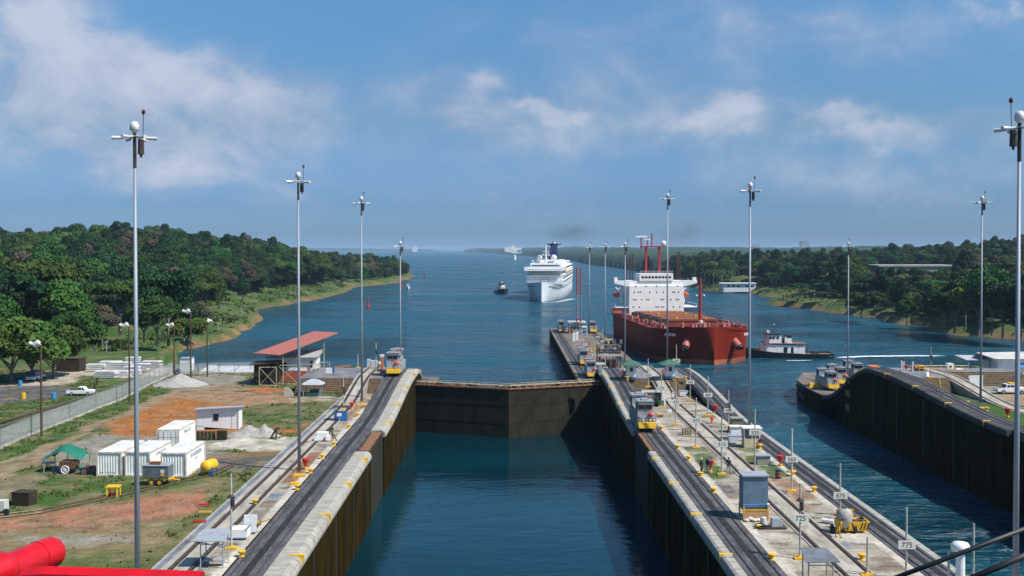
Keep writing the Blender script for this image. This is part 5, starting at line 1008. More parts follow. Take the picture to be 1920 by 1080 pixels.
mb.build('deck_gear',[M('gear_red',(.28,.05,.04),.7,c2=(.42,.2,.17),ns=.6)],t)
# bridge block
wm=M('ship_white',(.80,.80,.78),.5,c2=(.74,.73,.70),ns=.4); hb=thing; F0=42.0
b_=MB(); b_.box((0,F0-6,16.3),(21,12,11.4)); b_.box((0,F0-5,22.9),(21.3,8,1.9)); bb=b_.build('bridge_block',wm,t)
mb=MB()
for s in (-1,1): mb.loft([[(s*10.5,F0-4,21.6),(s*10.5,F0-1,21.6),(s*10.5,F0-1,23.85),(s*10.5,F0-4,23.85)],[(s*16,F0-4,22.9),(s*16,F0-1,22.9),(s*16,F0-1,23.85),(s*16,F0-4,23.85)]]); mb.box((s*15.3,F0-2.5,24.5),(1.2,1.6,1.2))
mb.build('bridge_wing',wm,bb)
mb=MB(); mb.box((0,F0-4,25.2),(13,7,2.7)); w_=mb.build('wheelhouse',wm,t); mb=MB()
for i in range(9): mb.box((-5.2+i*1.3,F0-.47,25.2),(.95,.08,.75))
mb.build('window',glass,w_)
mb=MB()
for z,xs in ((14.0,(-9,-6.5,-2.7,-1.9,-.6,.2,6.6,9)),(16.8,(-8.5,-7.7,-5.5,-2.6,-1.8,3,3.8,5.7,8,8.8)),(19.6,(-8.5,-7,-6.3,-2.6,0,2.6,6.2,7,8.6)),(21.9,(-8,-4,0,4,8))):
    for x in xs: mb.box((x,F0+.03,z),(.42,.06,.5))
mb.build('porthole',glass,bb)
mb=MB()
for i in range(26): mb.cyl((-6.4+i*.5,F0-.6,26.6),(-6.4+i*.5,F0-.6,27.5),.04,n=4)
mb.cyl((-6.5,F0-.6,27.5),(6.3,F0-.6,27.5),.05,n=4); mb.cyl((-16,F0-1,24.0),(-10.6,F0-1,24.0),.05,n=4); mb.build('bridge_railing',wm,w_)
rm=M('mast_red',(.33,.03,.025),.6)
mb=MB()
for s in (-1,1): mb.box((s*2.6-.5,F0-8,31.5),(.8,.8,11))
mb.box((-.5,F0-8,36.8),(9.6,1.6,.5)); mb.cyl((4,F0-8,36),(4,F0-8,40.5),.25); mb.cyl((-.2,F0-8,37),(-.2,F0-8,42),.22); mb.box((-.2,F0-8,40),(.9,.5,.3)); mb.cyl((1.6,F0-8,37),(1.6,F0-8,39.4),.2)
mb.box((-.5,F0-8,38),(9.6,.08,.08)); mb.build('radar_mast',rm,t)
mb=MB(); mb.box((4,F0-8,40.6),(4.6,.5,.6)); mb.box((1.6,F0-8,39.5),(2.4,.3,.35)); mb.sph((-4.8,F0-8,38.0),1.05,10); mb.build('radar_antenna',wm,t)
mb=MB(); mb.loft([[(-1.8,F0-17,22),(1.8,F0-17,22),(1.8,F0-11,22),(-1.8,F0-11,22)],[(-1.4,F0-16,31.5),(1.4,F0-16,31.5),(1.4,F0-12,31.5),(-1.4,F0-12,31.5)]]); mb.cyl((-.4,F0-14,31),(-.4,F0-14,33),.4); mb.build('funnel',M('funnel_black_blue',(.012,.015,.03),.5),t)
for s in (-1,1):
    mb=MB(); mb.lathe([(.01,-3.4),(.8,-2.8),(1.15,0),(.8,2.8),(.01,3.4)],(s*13.5,F0-9,18.3),10,'y'); mb.build('lifeboat',M('lifeboat_orange',(.55,.09,.03),.5),t,smooth=True)
    mb=MB()
    for y in (F0-12,F0-6): mb.tube([(s*11.5,y,12),(s*12.4,y,16),(s*11.7,y,19.5),(s*13.2,y,21)],.25)
    mb.box((s*13,F0-6,13.9),(5.5,12,.3)); mb.tube([(s*15.7,F0-1,14),(s*15.7,F0-1,15.1),(s*15.7,F0-12,15.1)],.06); mb.build('boat_davit',wm,t)
mb=MB(); mb.cyl((0,96,10),(0,96,26.5),.55,.38,n=10); mb.box((0,96,20.5),(2.6,.4,.3)); mb.box((0,96,17.3),(1.0,.8,.5)); mb.build('fore_mast',rm,t); mb=MB(); mb.cyl((0,96.6,10.4),(0,96.6,12.8),.7); mb.sph((-1.2,96,20.8),.35,8); mb.sph((1.2,96,20.8),.35,8); mb.build('mast_lamp',wm,t)
for s in (-1,1):
    mb=MB(); mb.cyl((s*6.0,104.6,9.6),(s*8.6,108.2,5.4),1.0,1.25,n=14); a_=mb.build('anchor_pocket',M('anchor_pocket_pink',(.42,.10,.08),.5),t,smooth=False); mb=MB(); mb.cyl((s*8.3,107.8,5.9),(s*8.9,108.6,4.9),.9,1.0,n=8); mb.box((s*8.8,108.5,5.0),(2.4,.7,1.0),s*.5); mb.build('anchor',black,a_)
    nm_=lettering('ANNA',1.35,t,(s*12.5,104.9,9.0),(R(80),0,R(180-s*42)),M('lettering_white',(.75,.75,.72),.6),.03)
# --- cruise ship
t=thing('cruise_ship','white cruise ship with dark blue winged funnel approaching up the channel','ship',(24.6+ .0,669,SEA),R(180-6.2)); 
t.location=(24.6+math.sin(R(6.2))*195,669+math.cos(R(6.2))*195,SEA)
hw=M('cruise_hull_white',(.74,.75,.75),.4,c2=(.66,.68,.69),ns=.1,c3=(.5,.45,.38),ns3=.5,lo3=.68,hi3=.76,stretch=(1,1,.2))
st=[(0,10,11,9),(6,12.5,11,12),(20,13.5,11,13.5),(120,13.5,11,13.3),(150,13.4,11.2,12),(165,12.9,11.6,9.2),(178,11.6,12.0,6),(187,9,12.5,3.3),(193,5.4,13,1.4),(197.5,.2,13.3,.2)]
mb=MB(); hull(mb,st,-2); mb.build('hull',hw,t,smooth=True); mb=MB(); deck(mb,st,-.7); mb.build('deck',M('pale_deck',(.4,.38,.34),.8),t)
mb=MB()
for s in (-1,1): mb.tube([(s*(hd*.82+hwl*.18+.12),y,z*.80) for y,hd,z,hwl in st[1:-1]],.16,4)
mb.build('hull_stripe',M('navy_paint',(0,0,0)),t)
mb=MB(); tiers=[(2,172,26.0,10.9,14.0),(2,171,25.6,14.0,17.4),(4,166,23.4,17.8,20.6),(4,158,22,23.2,25.8),(40,150,16,25.8,27.2)]
for y0,y1,w,z0,z1 in tiers: mb.box((0,(y0+y1)/2,(z0+z1)/2),(w,y1-y0,z1-z0))
mb.box((0,161,21.9),(30,5,2.2)); mb.box((0,90,20.75),(27.5,170,.35)); mb.box((0,92,17.55),(27.4,156,.3)); mb.box((0,75,23.1),(26.5,150,.3)); mb.box((0,40,24.9),(22,70,2.4)); su=mb.build('superstructure',M('cruise_white',(.80,.80,.79),.5,c2=(.75,.75,.74),ns=.15),t)
mb=MB(); mb.box((0,163.6,21.05),(26,.1,.45)); mb.box((0,158.05,24.1),(20,.12,.7)); mb.box((0,172.03,15.8),(.1,.1,.1))
for z in (12.4,15.3,18.9):
    for y in np.arange(10,165,4.2):
        for s in (-1,1): mb.box((s*(13.05 if z<17 else 11.75),y,z),(.1,2.2,1.0))
mb.build('window_band',glass,su)
mb=MB(); mb.tube([(-3.2,172.1,11.2),(-3.2,172.1,14.6),(-2.4,172.1,15.4),(2.0,172.1,15.4),(2.8,172.1,14.6),(2.8,172.1,11.2)],.18); mb.tube([(-8,172,15.8),(8,172,15.8)],.1); mb.tube([(-12.4,166.4,17.8),(-12.4,166.4,18.2)],.05); mb.build('front_door_frame',greyp,su)
mb=MB()
for s in (-1,1):
    for y in range(30,140,14): mb.lathe([(.01,-4),(1.1,-3),(1.4,0),(1.1,3),(.01,4)],(s*13.2,y,19.2),8,'y')
mb.build('lifeboat',[M('lifeboat_cream',(.62,.42,.28),.6)],t,smooth=True)
mb=MB(); mb.cyl((0,155,26),(0,155,38.8),.85,.35,n=10); mb.box((0,155,31.5),(6.5,1,.5)); mb.box((0,155,34),(3.5,1,.4)); mb.cyl((-2,155,31),(-2,155,34),.2); mb.cyl((2,155,31),(2,155,34),.2); mb.build('mast',white_clean,t)
for x,r in ((-5.6,2.2),(4.9,2.0)): mb=MB(); mb.sph((-x*-1,152,27.6+r*.9),r,14); mb.cyl((x,152,25.5),(x,152,28),.6); mb.build('radome',white_clean,t,smooth=True)
for x in (-12,-9,10): mb=MB(); mb.sph((x,150,27.2),.7,8); mb.build('small_dome',white_clean,t,smooth=True)
mb=MB(); mb.loft([[(-3.6,56,25),(3.6,56,25),(3.6,70,25),(-3.6,70,25)],[(-2.4,54,39),(2.4,54,39),(2.4,63,39),(-2.4,63,39)]]); fn=mb.build('funnel',M('funnel_navy',(.012,.02,.10),.5),t); mb=MB(); mb.box((0,69,28),(4.5,2.5,5)); mb.build('funnel_red_panel',M('funnel_red',(.45,.03,.04),.5),fn)
mb=MB(); 
for s in (-1,1): mb.loft([[(s*1.5,56,38.3),(s*1.5,63,38.3),(s*1.5,63,39.6),(s*1.5,56,39.6)],[(s*6.3,56,39.8),(s*6.3,61,39.8),(s*6.3,61,40.3),(s*6.3,56,40.3)]])
mb.cyl((0,59,39),(0,59,40.3),3.1,3.3,n=12); mb.build('funnel_wing',black,fn); mb=MB(); mb.cyl((0,59,40.2),(0,59,41.4),1.5); mb.build('funnel_cap',white_clean,fn)
# --- tug beside the bulk carrier
def tug(label,loc,rz,s=1,name='tugboat'):
    t=thing(name,label,'tugboat',loc,rz,'tugboats',s); bk=M('tug_black',(.012,.018,.016),.4,c2=(.02,.035,.035),ns=.5)
    st=[(-16,3.2,1.5,2.9),(-14,4.0,1.4,3.8),(-6,4.3,1.4,4.2),(4,4.3,1.9,4.1),(10,3.9,2.7,3.3),(14,2.6,3.5,1.7),(16.2,.3,4.0,.2)]
    mb=MB(); hull(mb,st,-1.5); mb.build('hull',bk,t,smooth=True); mb=MB(); deck(mb,st,-.35); mb.build('deck',M('tug_deck',(.20,.12,.09),.8,c2=(.12,.09,.08),ns=1),t)
    mb=MB()
    for sg in (-1,1): mb.tube([(sg*hd,y,z) for y,hd,z,_ in st],.16,6); mb.tube([(sg*(hd*.95+.05),y,z-.8) for y,hd,z,_ in st[:-1]],.07,5)
    mb.build('fender_rail',bk,t)
    mb=MB(); mb.loft([[(-2.6,-6.5,1.2),(2.6,-6.5,1.2),(2.6,5.8,1.6),(1.3,7.6,1.8),(-1.3,7.6,1.8),(-2.6,5.8,1.6)],[(-2.6,-6.5,4.0),(2.6,-6.5,4.0),(2.6,6.2,4.5),(1.3,7.8,4.6),(-1.3,7.8,4.6),(-2.6,6.2,4.5)]]); lw=mb.build('deckhouse',white_clean,t)
    mb=MB()
    for y in (5.6,3.5,-1,-4.4):
        for sg in (-1,1): mb.cyl((sg*2.55,y,3.4),(sg*2.65,y,3.4),.17,n=8)
    mb.build('porthole',glass,lw)
    for y in (-.2,-2.4):
        for sg in (-1,1): mb=MB(); mb.box((sg*2.6,y,2.5),(.1,1.2 if y>-1 else .8,2.0)); mb.build('door',glass,lw)
    mb=MB(); mb.box((0,-.1,4.75),(5.9,14,.1)); mb.build('boat_deck',M('rust_brown',(0,0,0)),t)
    mb=MB(); mb.loft([[(-1.9,-.2,4.7),(1.9,-.2,4.7),(1.9,5.0,4.7),(.9,6.3,4.7),(-.9,6.3,4.7),(-1.9,5.0,4.7)],[(-1.9,1.2,7.4),(1.9,1.2,7.4),(1.9,4.8,7.5),(.9,6.0,7.6),(-.9,6.0,7.6),(-1.9,4.8,7.5)]]); wh=mb.build('wheelhouse',white_clean,t)
    mb=MB()
    for sg in (-1,1):
        for y in (4.6,3.6,2.2): mb.box((sg*1.88,y,6.5),(.12,.7,.8))
        mb.box((sg*1.9,.4,5.6),(.1,.9,1.6))
    mb.box((0,6.1,6.5),(1.7,.12,.8)); mb.build('window',glass,wh)
    mb=MB(); mb.box((0,3.8,7.7),(4.4,5.4,.3)); mb.cyl((0,3,7.7),(0,3,10.8),.1); mb.box((0,3,9.2),(1.2,.3,.2)); mb.build('wheelhouse_roof',black,t); mb=MB(); mb.box((.1,5,8.4),(1.4,.7,.8)); mb.cyl((0,3,10.6),(0,3,11),.2); mb.build('searchlight',white_clean,t)
    for sg in (-1,1): mb=MB(); mb.loft([[(sg*1.3-.6,-2.6,4.7),(sg*1.3+.6,-2.6,4.7),(sg*1.3+.6,-.8,4.7),(sg*1.3-.6,-.8,4.7)],[(sg*1.3-.5,-2.2,6.7),(sg*1.3+.5,-2.2,6.7),(sg*1.3+.5,-.9,6.7),(sg*1.3-.5,-.9,6.7)]]); fu=mb.build('exhaust_funnel',white_clean,t); mb=MB(); mb.box((sg*1.3,-1.5,7.0),(1.2,1.6,.7)); mb.build('funnel_top',black,fu)
    mb=MB(); 
    for y,x in ((4.2,1.98),(-5.2,2.66)):
        mb.lathe([(.3,0),(.45,.06),(.3,.1)],(x,y,5.4 if y>0 else 3.6),10,'x')
    mb.build('lifebuoy',M('lifeboat_orange',(0,0,0)),t); mb=MB(); mb.cyl((0,-8,1.4),(0,-8,4.6),.12); mb.cyl((1,-8,1.3),(1,-8,2.6),.2); mb.box((0,-10.5,1.6),(2.6,2,1.0)); mb.build('towing_gear',dark,t); return t
T1=tug('black-hulled tugboat pushing beside the bow of the red ship',(0,0,0),0)
p=G(1488,676,SEA); T1.location=(p.x-.5,326,SEA); T1.rotation_euler=(0,0,R(87))
p=G(940,549,SEA); dup(T1,(p.x,p.y,SEA),R(180+8),'small distant tugboat left of the white cruise ship',1.05)
p=G(765,541,SEA); t=thing('pilot_boat','tiny white pilot boat near the red buoys','boat',(p.x,p.y,SEA),R(190)); st=[(-5,1.7,1.2,1.6),(2,1.8,1.4,1.5),(5,1.0,1.8,.5),(6.2,.1,2,.1)]; mb=MB(); hull(mb,st,-.6); mb.build('hull',white_clean,t); mb=MB(); mb.box((0,-.5,2.4),(2.4,4,2.4)); mb.cyl((0,-1,3.5),(0,-1,5.6),.1); mb.build('cabin',white_clean,t); mb=MB(); mb.box((0,1.55,2.8),(2.0,.1,.7)); mb.build('window',glass,t)
def buoy(px,py,label):
    p=G(px,py,SEA); t=thing('channel_buoy',label,'buoy',p,0,'red channel buoys'); rb=M('buoy_red',(.42,.03,.03),.6); mb=MB(); mb.lathe([(1.1,-.5),(1.35,.3),(1.3,1.0),(.5,1.3),(.35,1.4)],n=14); mb.build('float',rb,t); mb=MB()
    for a in range(4): c,s=math.cos(a*math.pi/2),math.sin(a*math.pi/2); mb.cyl((c*.9,s*.9,1.2),(c*.35,s*.35,4.6),.09,n=5)
    mb.cyl((0,0,2.0),(0,0,3.4),.55,n=8); mb.cyl((0,0,4.5),(0,0,5.9),.55,.45,n=10); mb.build('tower',rb,t)
buoy(690,577,'nearest red channel buoy, left of the slim mast'); buoy(753,539,'red channel buoy beside the pilot boat'); buoy(797,519,'third red channel buoy off the wooded point'); buoy(823,503,'farthest red channel buoy in open water')
# distant cargo ship
t=thing('cargo_ship','hazy distant cargo ship with white aft superstructure on the horizon','ship',(G(768,474.5,SEA).x,8600,SEA),0); mb=MB(); mb.loft([[(-105,-12,0),(95,-12,0),(95,12,0),(-105,12,0)],[(-112,-12,9),(96,-12,9),(96,12,9),(-112,12,9)]]); mb.build('hull',M('dull_red',(0,0,0)),t); mb=MB(); mb.box((70,0,28),(42,20,36)); mb.box((76,0,52),(22,14,14)); mb.cyl((60,0,45),(60,0,66),3); mb.build('superstructure',white,t); mb=MB()
for x in (-60,-20,20): mb.box((x,0,20),(6,6,26))
mb.build('deck_crane',M('dull_red',(0,0,0)),t)
# wakes
def foam(name,label,pts,w,dens=.5):
    m=bpy.data.materials.get('foam_'+str(dens))
    if not m:
        m=bpy.data.materials.new('foam_'+str(dens)); m.use_nodes=True; nt=m.node_tree; N=nt.nodes.new; L=nt.links.new; p=nt.nodes['Principled BSDF']; p.inputs['Base Color'].default_value=(.8,.85,.88,1); p.inputs['Roughness'].default_value=.7
        at=N('ShaderNodeAttribute'); at.attribute_name='Col'; g=N('ShaderNodeNewGeometry'); n=N('ShaderNodeTexNoise'); n.inputs['Scale'].default_value=.55; n.inputs['Detail'].default_value=9; n.inputs['Roughness'].default_value=.7; L(g.outputs['Position'],n.inputs['Vector'])
        a=N('ShaderNodeMath'); a.operation='ADD'; L(at.outputs['Fac'],a.inputs[0]); L(n.outputs['Fac'],a.inputs[1]); r=N('ShaderNodeMapRange'); L(a.outputs[0],r.inputs[0]); r.inputs[1].default_value=1.3-dens; r.inputs[2].default_value=1.62-dens; L(r.outputs[0],p.inputs['Alpha'])
    n=48; k=9; me=bpy.data.meshes.new(name); V=[];C=[];Fc=[]
    P=[G(x,y,SEA+.06) for x,y in pts]; W_=w
    for i in range(n+1):
        u=i/n*(len(P)-1); a=min(int(u),len(P)-2); f=u-a; c=P[a]*(1-f)+P[a+1]*f; ww=W_[a]*(1-f)+W_[a+1]*f; d=(P[a+1]-P[a]).normalized(); nn=Vector((-d.y,d.x,0))
        for j in range(k):
            s=j/(k-1)*2-1; V.append(c+nn*s*ww); C.append((1-abs(s)**1.6)*min(1,6*min(i/n+.05,1-i/n))*.75)
    for i in range(n):
        for j in range(k-1): q=i*k+j; Fc.append((q,q+1,q+k+1,q+k))
    me.from_pydata(V,[],Fc); a=me.color_attributes.new('Col','FLOAT_COLOR','POINT')
    for i,c in enumerate(C): a.data[i].color=(c,c,c,1)
    me.materials.append(m); o=bpy.data.objects.new(name,me); col.objects.link(o); props(o,label,'foam',None,'stuff')
foam('wake_foam','white churned wake trailing behind the black tugboat',[(1560,671),(1620,668),(1700,667),(1800,667)],[1.5,2.8,2.6,1.0],.46)
foam('bow_foam','small white splash along the tugboat waterline',[(1470,675.5),(1495,676),(1530,675)],[.8,1.2,.4],.45)
foam('bow_foam','faint bow wave around the white cruise ship',[(1012,568),(1045,566),(1085,558)],[3,5,9],.25)
# smoke
def smoke(label,c,sz,dens,seed):
    mb=MB(); mb.sph((0,0,0),1,16); o=mb.build('funnel_smoke',[],None); o.location=c; o.scale=sz; m=bpy.data.materials.new('smoke'); m.use_nodes=True; nt=m.node_tree; nt.nodes.clear(); N=nt.nodes.new; L=nt.links.new
    out=N('ShaderNodeOutputMaterial'); v=N('ShaderNodeVolumePrincipled'); v.inputs['Color'].default_value=(.12,.12,.13,1); tc=N('ShaderNodeTexCoord'); n=N('ShaderNodeTexNoise'); n.inputs['Scale'].default_value=1.6; n.inputs['Detail'].default_value=4; mp=N('ShaderNodeMapping'); mp.inputs['Location'].default_value=(seed,0,0); L(tc.outputs['Object'],mp.inputs[0]); L(mp.outputs[0],n.inputs['Vector'])
    ln=N('ShaderNodeVectorMath'); ln.operation='LENGTH'; L(tc.outputs['Object'],ln.inputs[0]); r=N('ShaderNodeMapRange'); L(ln.outputs['Value'],r.inputs[0]); r.inputs[1].default_value=1; r.inputs[2].default_value=.2; r2=N('ShaderNodeMapRange'); L(n.outputs['Fac'],r2.inputs[0]); r2.inputs[1].default_value=.34; r2.inputs[2].default_value=.72
    k=N('ShaderNodeMath'); k.operation='MULTIPLY'; L(r.outputs[0],k.inputs[0]); L(r2.outputs[0],k.inputs[1]); k2=N('ShaderNodeMath'); k2.operation='MULTIPLY'; L(k.outputs[0],k2.inputs[0]); k2.inputs[1].default_value=dens; L(k2.outputs[0],v.inputs['Density']); L(v.outputs[0],out.inputs['Volume'])
    o.data.materials.clear(); o.data.materials.append(m); props(o,label,'smoke',None,'stuff')
SMOKE=True
if SMOKE:
    smoke('thin dark exhaust smoke drifting right of the cruise ship funnel',D(1070,436,790),(24,12,9),.055,0); smoke('faint exhaust smoke above the red ship',D(1278,438,400),(12,8,8),.035,5)
# ---------------- people ----------------
def person(label,px,py,shirt,trousers,hat=None,rz=0,pose='stand',z=0,cat='person'):
    J={'pel':(0,0,.95),'che':(0,0,1.35),'nec':(0,0,1.5),'hea':(0,-.01,1.62),'top':(0,0,1.74)}; E=[('pel','che'),('che','nec'),('nec','hea'),('hea','top')]
    Rd={'pel':(.15,.11),'che':(.19,.12),'nec':(.055,.055),'hea':(.085,.10),'top':(.06,.07)}
    lean={'stand':0,'bend':.35,'walk':.05}[pose]
    for s,n in ((-1,'l'),(1,'r')):
        st=.18 if pose!='stand' else .03; f=s*st
        J.update({n+'hip':(s*.1,0,.9),n+'kne':(s*.11,f*.5-.03,.5),n+'ank':(s*.12,f,.09),n+'toe':(s*.13,f-.17,.04),n+'sho':(s*.21,0,1.42),n+'elb':(s*.27,.03-.1*(pose=='bend'),1.14),n+'wri':(s*.25,-.14-.15*(pose=='bend'),.92),n+'pal':(s*.245,-.18-.17*(pose=='bend'),.86)})
        E+=[('pel',n+'hip'),(n+'hip',n+'kne'),(n+'kne',n+'ank'),(n+'ank',n+'toe'),('che',n+'sho'),(n+'sho',n+'elb'),(n+'elb',n+'wri'),(n+'wri',n+'pal')]
        Rd.update({n+'hip':(.1,.1),n+'kne':(.07,.07),n+'ank':(.05,.05),n+'toe':(.045,.035),n+'sho':(.075,.075),n+'elb':(.05,.05),n+'wri':(.032,.032),n+'pal':(.04,.025)})
        for k in range(5):
            q=n+'f%d'%k; b=J[n+'pal']
            J[q]=(b[0]+(.022*(k-1.5) if k<4 else -s*.05),b[1]-.015-.01*k*(k<4),b[2]-(.085 if k<4 else .03)+.008*abs(k-1.5)*(k<4)); E.append((n+'pal',q)); Rd[q]=(.009,.009)
    def tf(v): 
        x,y,z_=v
        if z_>.95 and lean: dz=z_-.95; y-=dz*math.sin(lean*1.6); z_=.95+dz*math.cos(lean*1.6)
        return (x,y,z_)
    ks=list(J); me=bpy.data.meshes.new('body'); me.from_pydata([tf(J[k]) for k in ks],[(ks.index(a),ks.index(b)) for a,b in E],[]); o=bpy.data.objects.new('person',me); col.objects.link(o)
    md=o.modifiers.new('s','SKIN'); sv_=me.skin_vertices[0].data
    for i,k in enumerate(ks): sv_[i].radius=Rd[k]
    sv_[0].use_root=True; o.modifiers.new('u','SUBSURF').levels=1
    bpy.context.view_layer.update(); m2=bpy.data.meshes.new_from_object(o.evaluated_get(bpy.context.evaluated_depsgraph_get())); o.modifiers.clear(); o.data=m2
    m2.materials.clear(); [m2.materials.append(m) for m in (skin,shirt,trousers,dark)]
    hz=tf((0,0,1.5))[2]; fac=lean
    for p_ in m2.polygons:
        c=p_.center; i=0
        if c.z<.13: i=3
        elif c.z<.97 and abs(c.x)<.22 and c.z<(.97 if abs(c.x)<.2 else .85) : i=2
        elif c.z<hz-.0 and not (c.z<.95 and abs(c.x)>.2): i=1
        p_.material_index=i; p_.use_smooth=True
    o.location=G(px,py,z); o.rotation_euler=(0,0,rz); props(o,label,cat,'people working on the lock walls')
    hd=tf((0,-.01,1.64)); mb=MB(); mb.lathe([(.125,.03),(.115,.08),(.08,.14),(.01,.165)],hd,10); mb.cyl((hd[0],hd[1]-.02,hd[2]+.02),(hd[0],hd[1]-.02,hd[2]+.035),.145,n=12); mb.build('helmet' if hat else 'hair',hat or dark,o)
    mb=MB()
    for s in (-1,1): mb.sph((s*.033,hd[1]-.105,hd[2]+.0),.013,6)
    mb.build('eyes',black,o); mb=MB(); mb.sph((0,hd[1]-.115,hd[2]-.03),.016,6,1.5); mb.box((0,hd[1]-.10,hd[2]-.065),(.045,.012,.01)); mb.build('nose_and_mouth',skin,o)
    return o
nv=M('navy_cloth',(.03,.035,.07),.9); gy=M('grey_cloth',(.25,.26,.28),.9); wc=M('white_cloth',(.7,.7,.68),.9); yc=M('yellow_oilskin',(.70,.36,.01),.6); dk_=M('dark_cloth',(.02,.02,.025),.9); rc=M('red_cloth',(.4,.03,.03),.9)
person('worker in dark clothes and pale helmet standing leftmost of the pair by the red funnel',1315,889,dk_,dk_,lamp_w,R(40)); person('worker in grey overalls and white helmet just left of the red funnel',1327,888,nv,gy,white,R(-50)); person('worker in navy top walking right of the 515 number post',1366,888,nv,gy,None,R(150),'walk')
person('person in a white shirt and cap at the foot of the grey return ramp',1261,757,wc,dk_,white,R(180)); person('worker in yellow oilskins bending at the cement mixer',1571,1008,yc,yc,None,R(80),'bend')
person('person in dark clothes beside the west kiosk',1171,712,dk_,dk_,white,0,'stand',2.2); person('person in a red top near the west kiosk',1167,712,rc,dk_,None,R(40),'stand',2.2); person('person in red and brown left of the east kiosk',1243,711,rc,brownw,None,R(20),'stand',2.2); person('dark figure leaning by the post beside the white cabinets',1366,815,dk_,dk_,None,R(90),'bend')
# ---------------- land ----------------
def sdist(X,Y,poly):
    d=np.full(X.shape,1e9); n=len(poly)
    for i in range(n):
        ax_,ay=poly[i]; bx,by=poly[(i+1)%n]; vx,vy=bx-ax_,by-ay; L=vx*vx+vy*vy+1e-9
        t=np.clip(((X-ax_)*vx+(Y-ay)*vy)/L,0,1); d=np.minimum(d,np.hypot(X-ax_-t*vx,Y-ay-t*vy))
    return np.where(inpoly(X,Y,poly),d,-d)
g2=lambda l:[tuple(G(x,y,SEA)[:2]) for x,y in l]
left_poly=g2([(290,674),(320,668),(352,655),(400,645),(430,636),(452,622),(470,612),(486,599),(478,588),(474,582),(500,577),(540,571),(585,562),(630,552),(655,543),(664,538),(700,535),(740,531),(776,519),(762,513),(790,507),(806,502),(770,497),(745,493)])+[(-900,2700),(-1500,2700),(-1500,-100),(-36,-100),(-36,206),(-60,207),(-82,209),(-98,262)]
right_poly=g2([(870,473),(930,475.5),(1000,481),(1060,487),(1105,496),(1140,500),(1200,510),(1310,541),(1330,546),(1420,551),(1428,556),(1500,559),(1460,564),(1436,569),(1450,573),(1520,580),(1600,592),(1655,598),(1680,608),(1745,612),(1740,619),(1800,628),(1900,636),(2100,650),(2600,670)])+[(2500,250),(26000,250),(26000,15000),(-600,15000)]
left_poly=[(float(a),float(b)) for a,b in left_poly]; right_poly=[(float(a),float(b)) for a,b in right_poly]
def smn(t): t=np.clip(t,0,1); return t*t*(3-2*t)
LH=[(-290,720,13,130,190),(-440,560,5,150,200),(-230,960,6,90,150),(-330,900,12,120,140),(-560,900,9,200,260),(-260,640,3,60,80)]
RH=[(560,1000,14,150,160),(430,900,3,200,200),(700,800,16,200,200)]
def land_h(X,Y,poly,hills,left):
    sd=sdist(X,Y,poly); n=vnoise(X,Y,.02,5)
    sd=sd+(vnoise(X,Y,.12,8,3)-.5)*7
    h=-13+4.6*smn((sd+1.5)/3.2)+2.4*smn((sd-1)/18)+ 3.5*smn((sd-20)/60)+(n-.5)*2*smn(sd/20)
    for cx,cy,a,rx,ry in hills: h=h+a*np.exp(-((X-cx)/rx)**2-((Y-cy)/ry)**2)*smn(sd/60)
    if left:
        w=smn((262-Y)/50); h=np.where(sd>-2,h*(1-w)+(-.25)*w*smn((sd+2)/6)+(-13)*w*(1-smn((sd+2)/6)),-13)
        ins=(X>-149)&(X<-27)&(Y>53)&(Y<235); h=np.where(ins,np.minimum(h,-.8),h)
    return h,sd
def terr(name,label,x0,x1,y0,y1,st,poly,hills,left):
    hs={}
    def zf(X,Y): h,sd=land_h(X,Y,poly,hills,left); hs['sd']=sd; hs['h']=h; return h
    def pf(X,Y):
        n=vnoise(X,Y,.06,12); n2=vnoise(X,Y,.25,14); h=hs['h']; C=np.zeros((*X.shape,3))+np.array((.042,.088,.018))
        a=np.clip((n-.5)*5,0,1)[...,None]; C=C*(1-a)+np.array((.085,.11,.035))*a
        a=np.clip((n2-.56)*6,0,1)[...,None]*.7; C=C*(1-a)+np.array((.20,.15,.07))*a
        a=(smn((-9.9+n2*2.2-h)/.7)*(.55+.45*smn((n-.35)*6)))[...,None]; C=C*(1-a)+(np.array((.20,.115,.055))*(.5+.9*n2[...,None]))*a
        return C
    return sheet(name,x0,x1,y0,y1,st,zf,pf,yard_m,kind='structure')
terr('terrain','',-420,-24,52,620,2.6,left_poly,LH,True); terr('terrain','',-900,-60,618,1500,7,left_poly,LH,True)
terr('terrain','',50,900,250,1350,4.5,right_poly,RH,False)
# bare brown hill and fields behind the ship
# ---------------- tree prototypes ----------------
def leafmat(name,c1,c2,c3=None):
    m=bpy.data.materials.new(name); m.use_nodes=True; nt=m.node_tree; N=nt.nodes.new; L=nt.links.new; p=nt.nodes['Principled BSDF']; p.inputs['Roughness'].default_value=.7; p.inputs['Specular IOR Level'].default_value=.15
    at=N('ShaderNodeAttribute'); at.attribute_name='Col'; x=N('ShaderNodeMix'); x.data_type='RGBA'; L(at.outputs['Fac'],x.inputs[0]); x.inputs[6].default_value=(*c1,1); x.inputs[7].default_value=(*c2,1)
    oi=N('ShaderNodeObjectInfo'); hs=N('ShaderNodeHueSaturation'); 
    r=N('ShaderNodeMapRange'); L(oi.outputs['Random'],r.inputs[0]); r.inputs[3].default_value=.455; r.inputs[4].default_value=.53; L(r.outputs[0],hs.inputs['Hue'])
    k=N('ShaderNodeMath'); k.operation='MULTIPLY'; L(oi.outputs['Random'],k.inputs[0]); k.inputs[1].default_value=7.31; k2=N('ShaderNodeMath'); k2.operation='FRACT'; L(k.outputs[0],k2.inputs[0]); r2=N('ShaderNodeMapRange'); L(k2.outputs[0],r2.inputs[0]); r2.inputs[3].default_value=.6; r2.inputs[4].default_value=1.45; L(r2.outputs[0],hs.inputs['Value'])
    L(x.outputs[2],hs.inputs['Color']); L(hs.outputs[0],p.inputs['Base Color']); return m
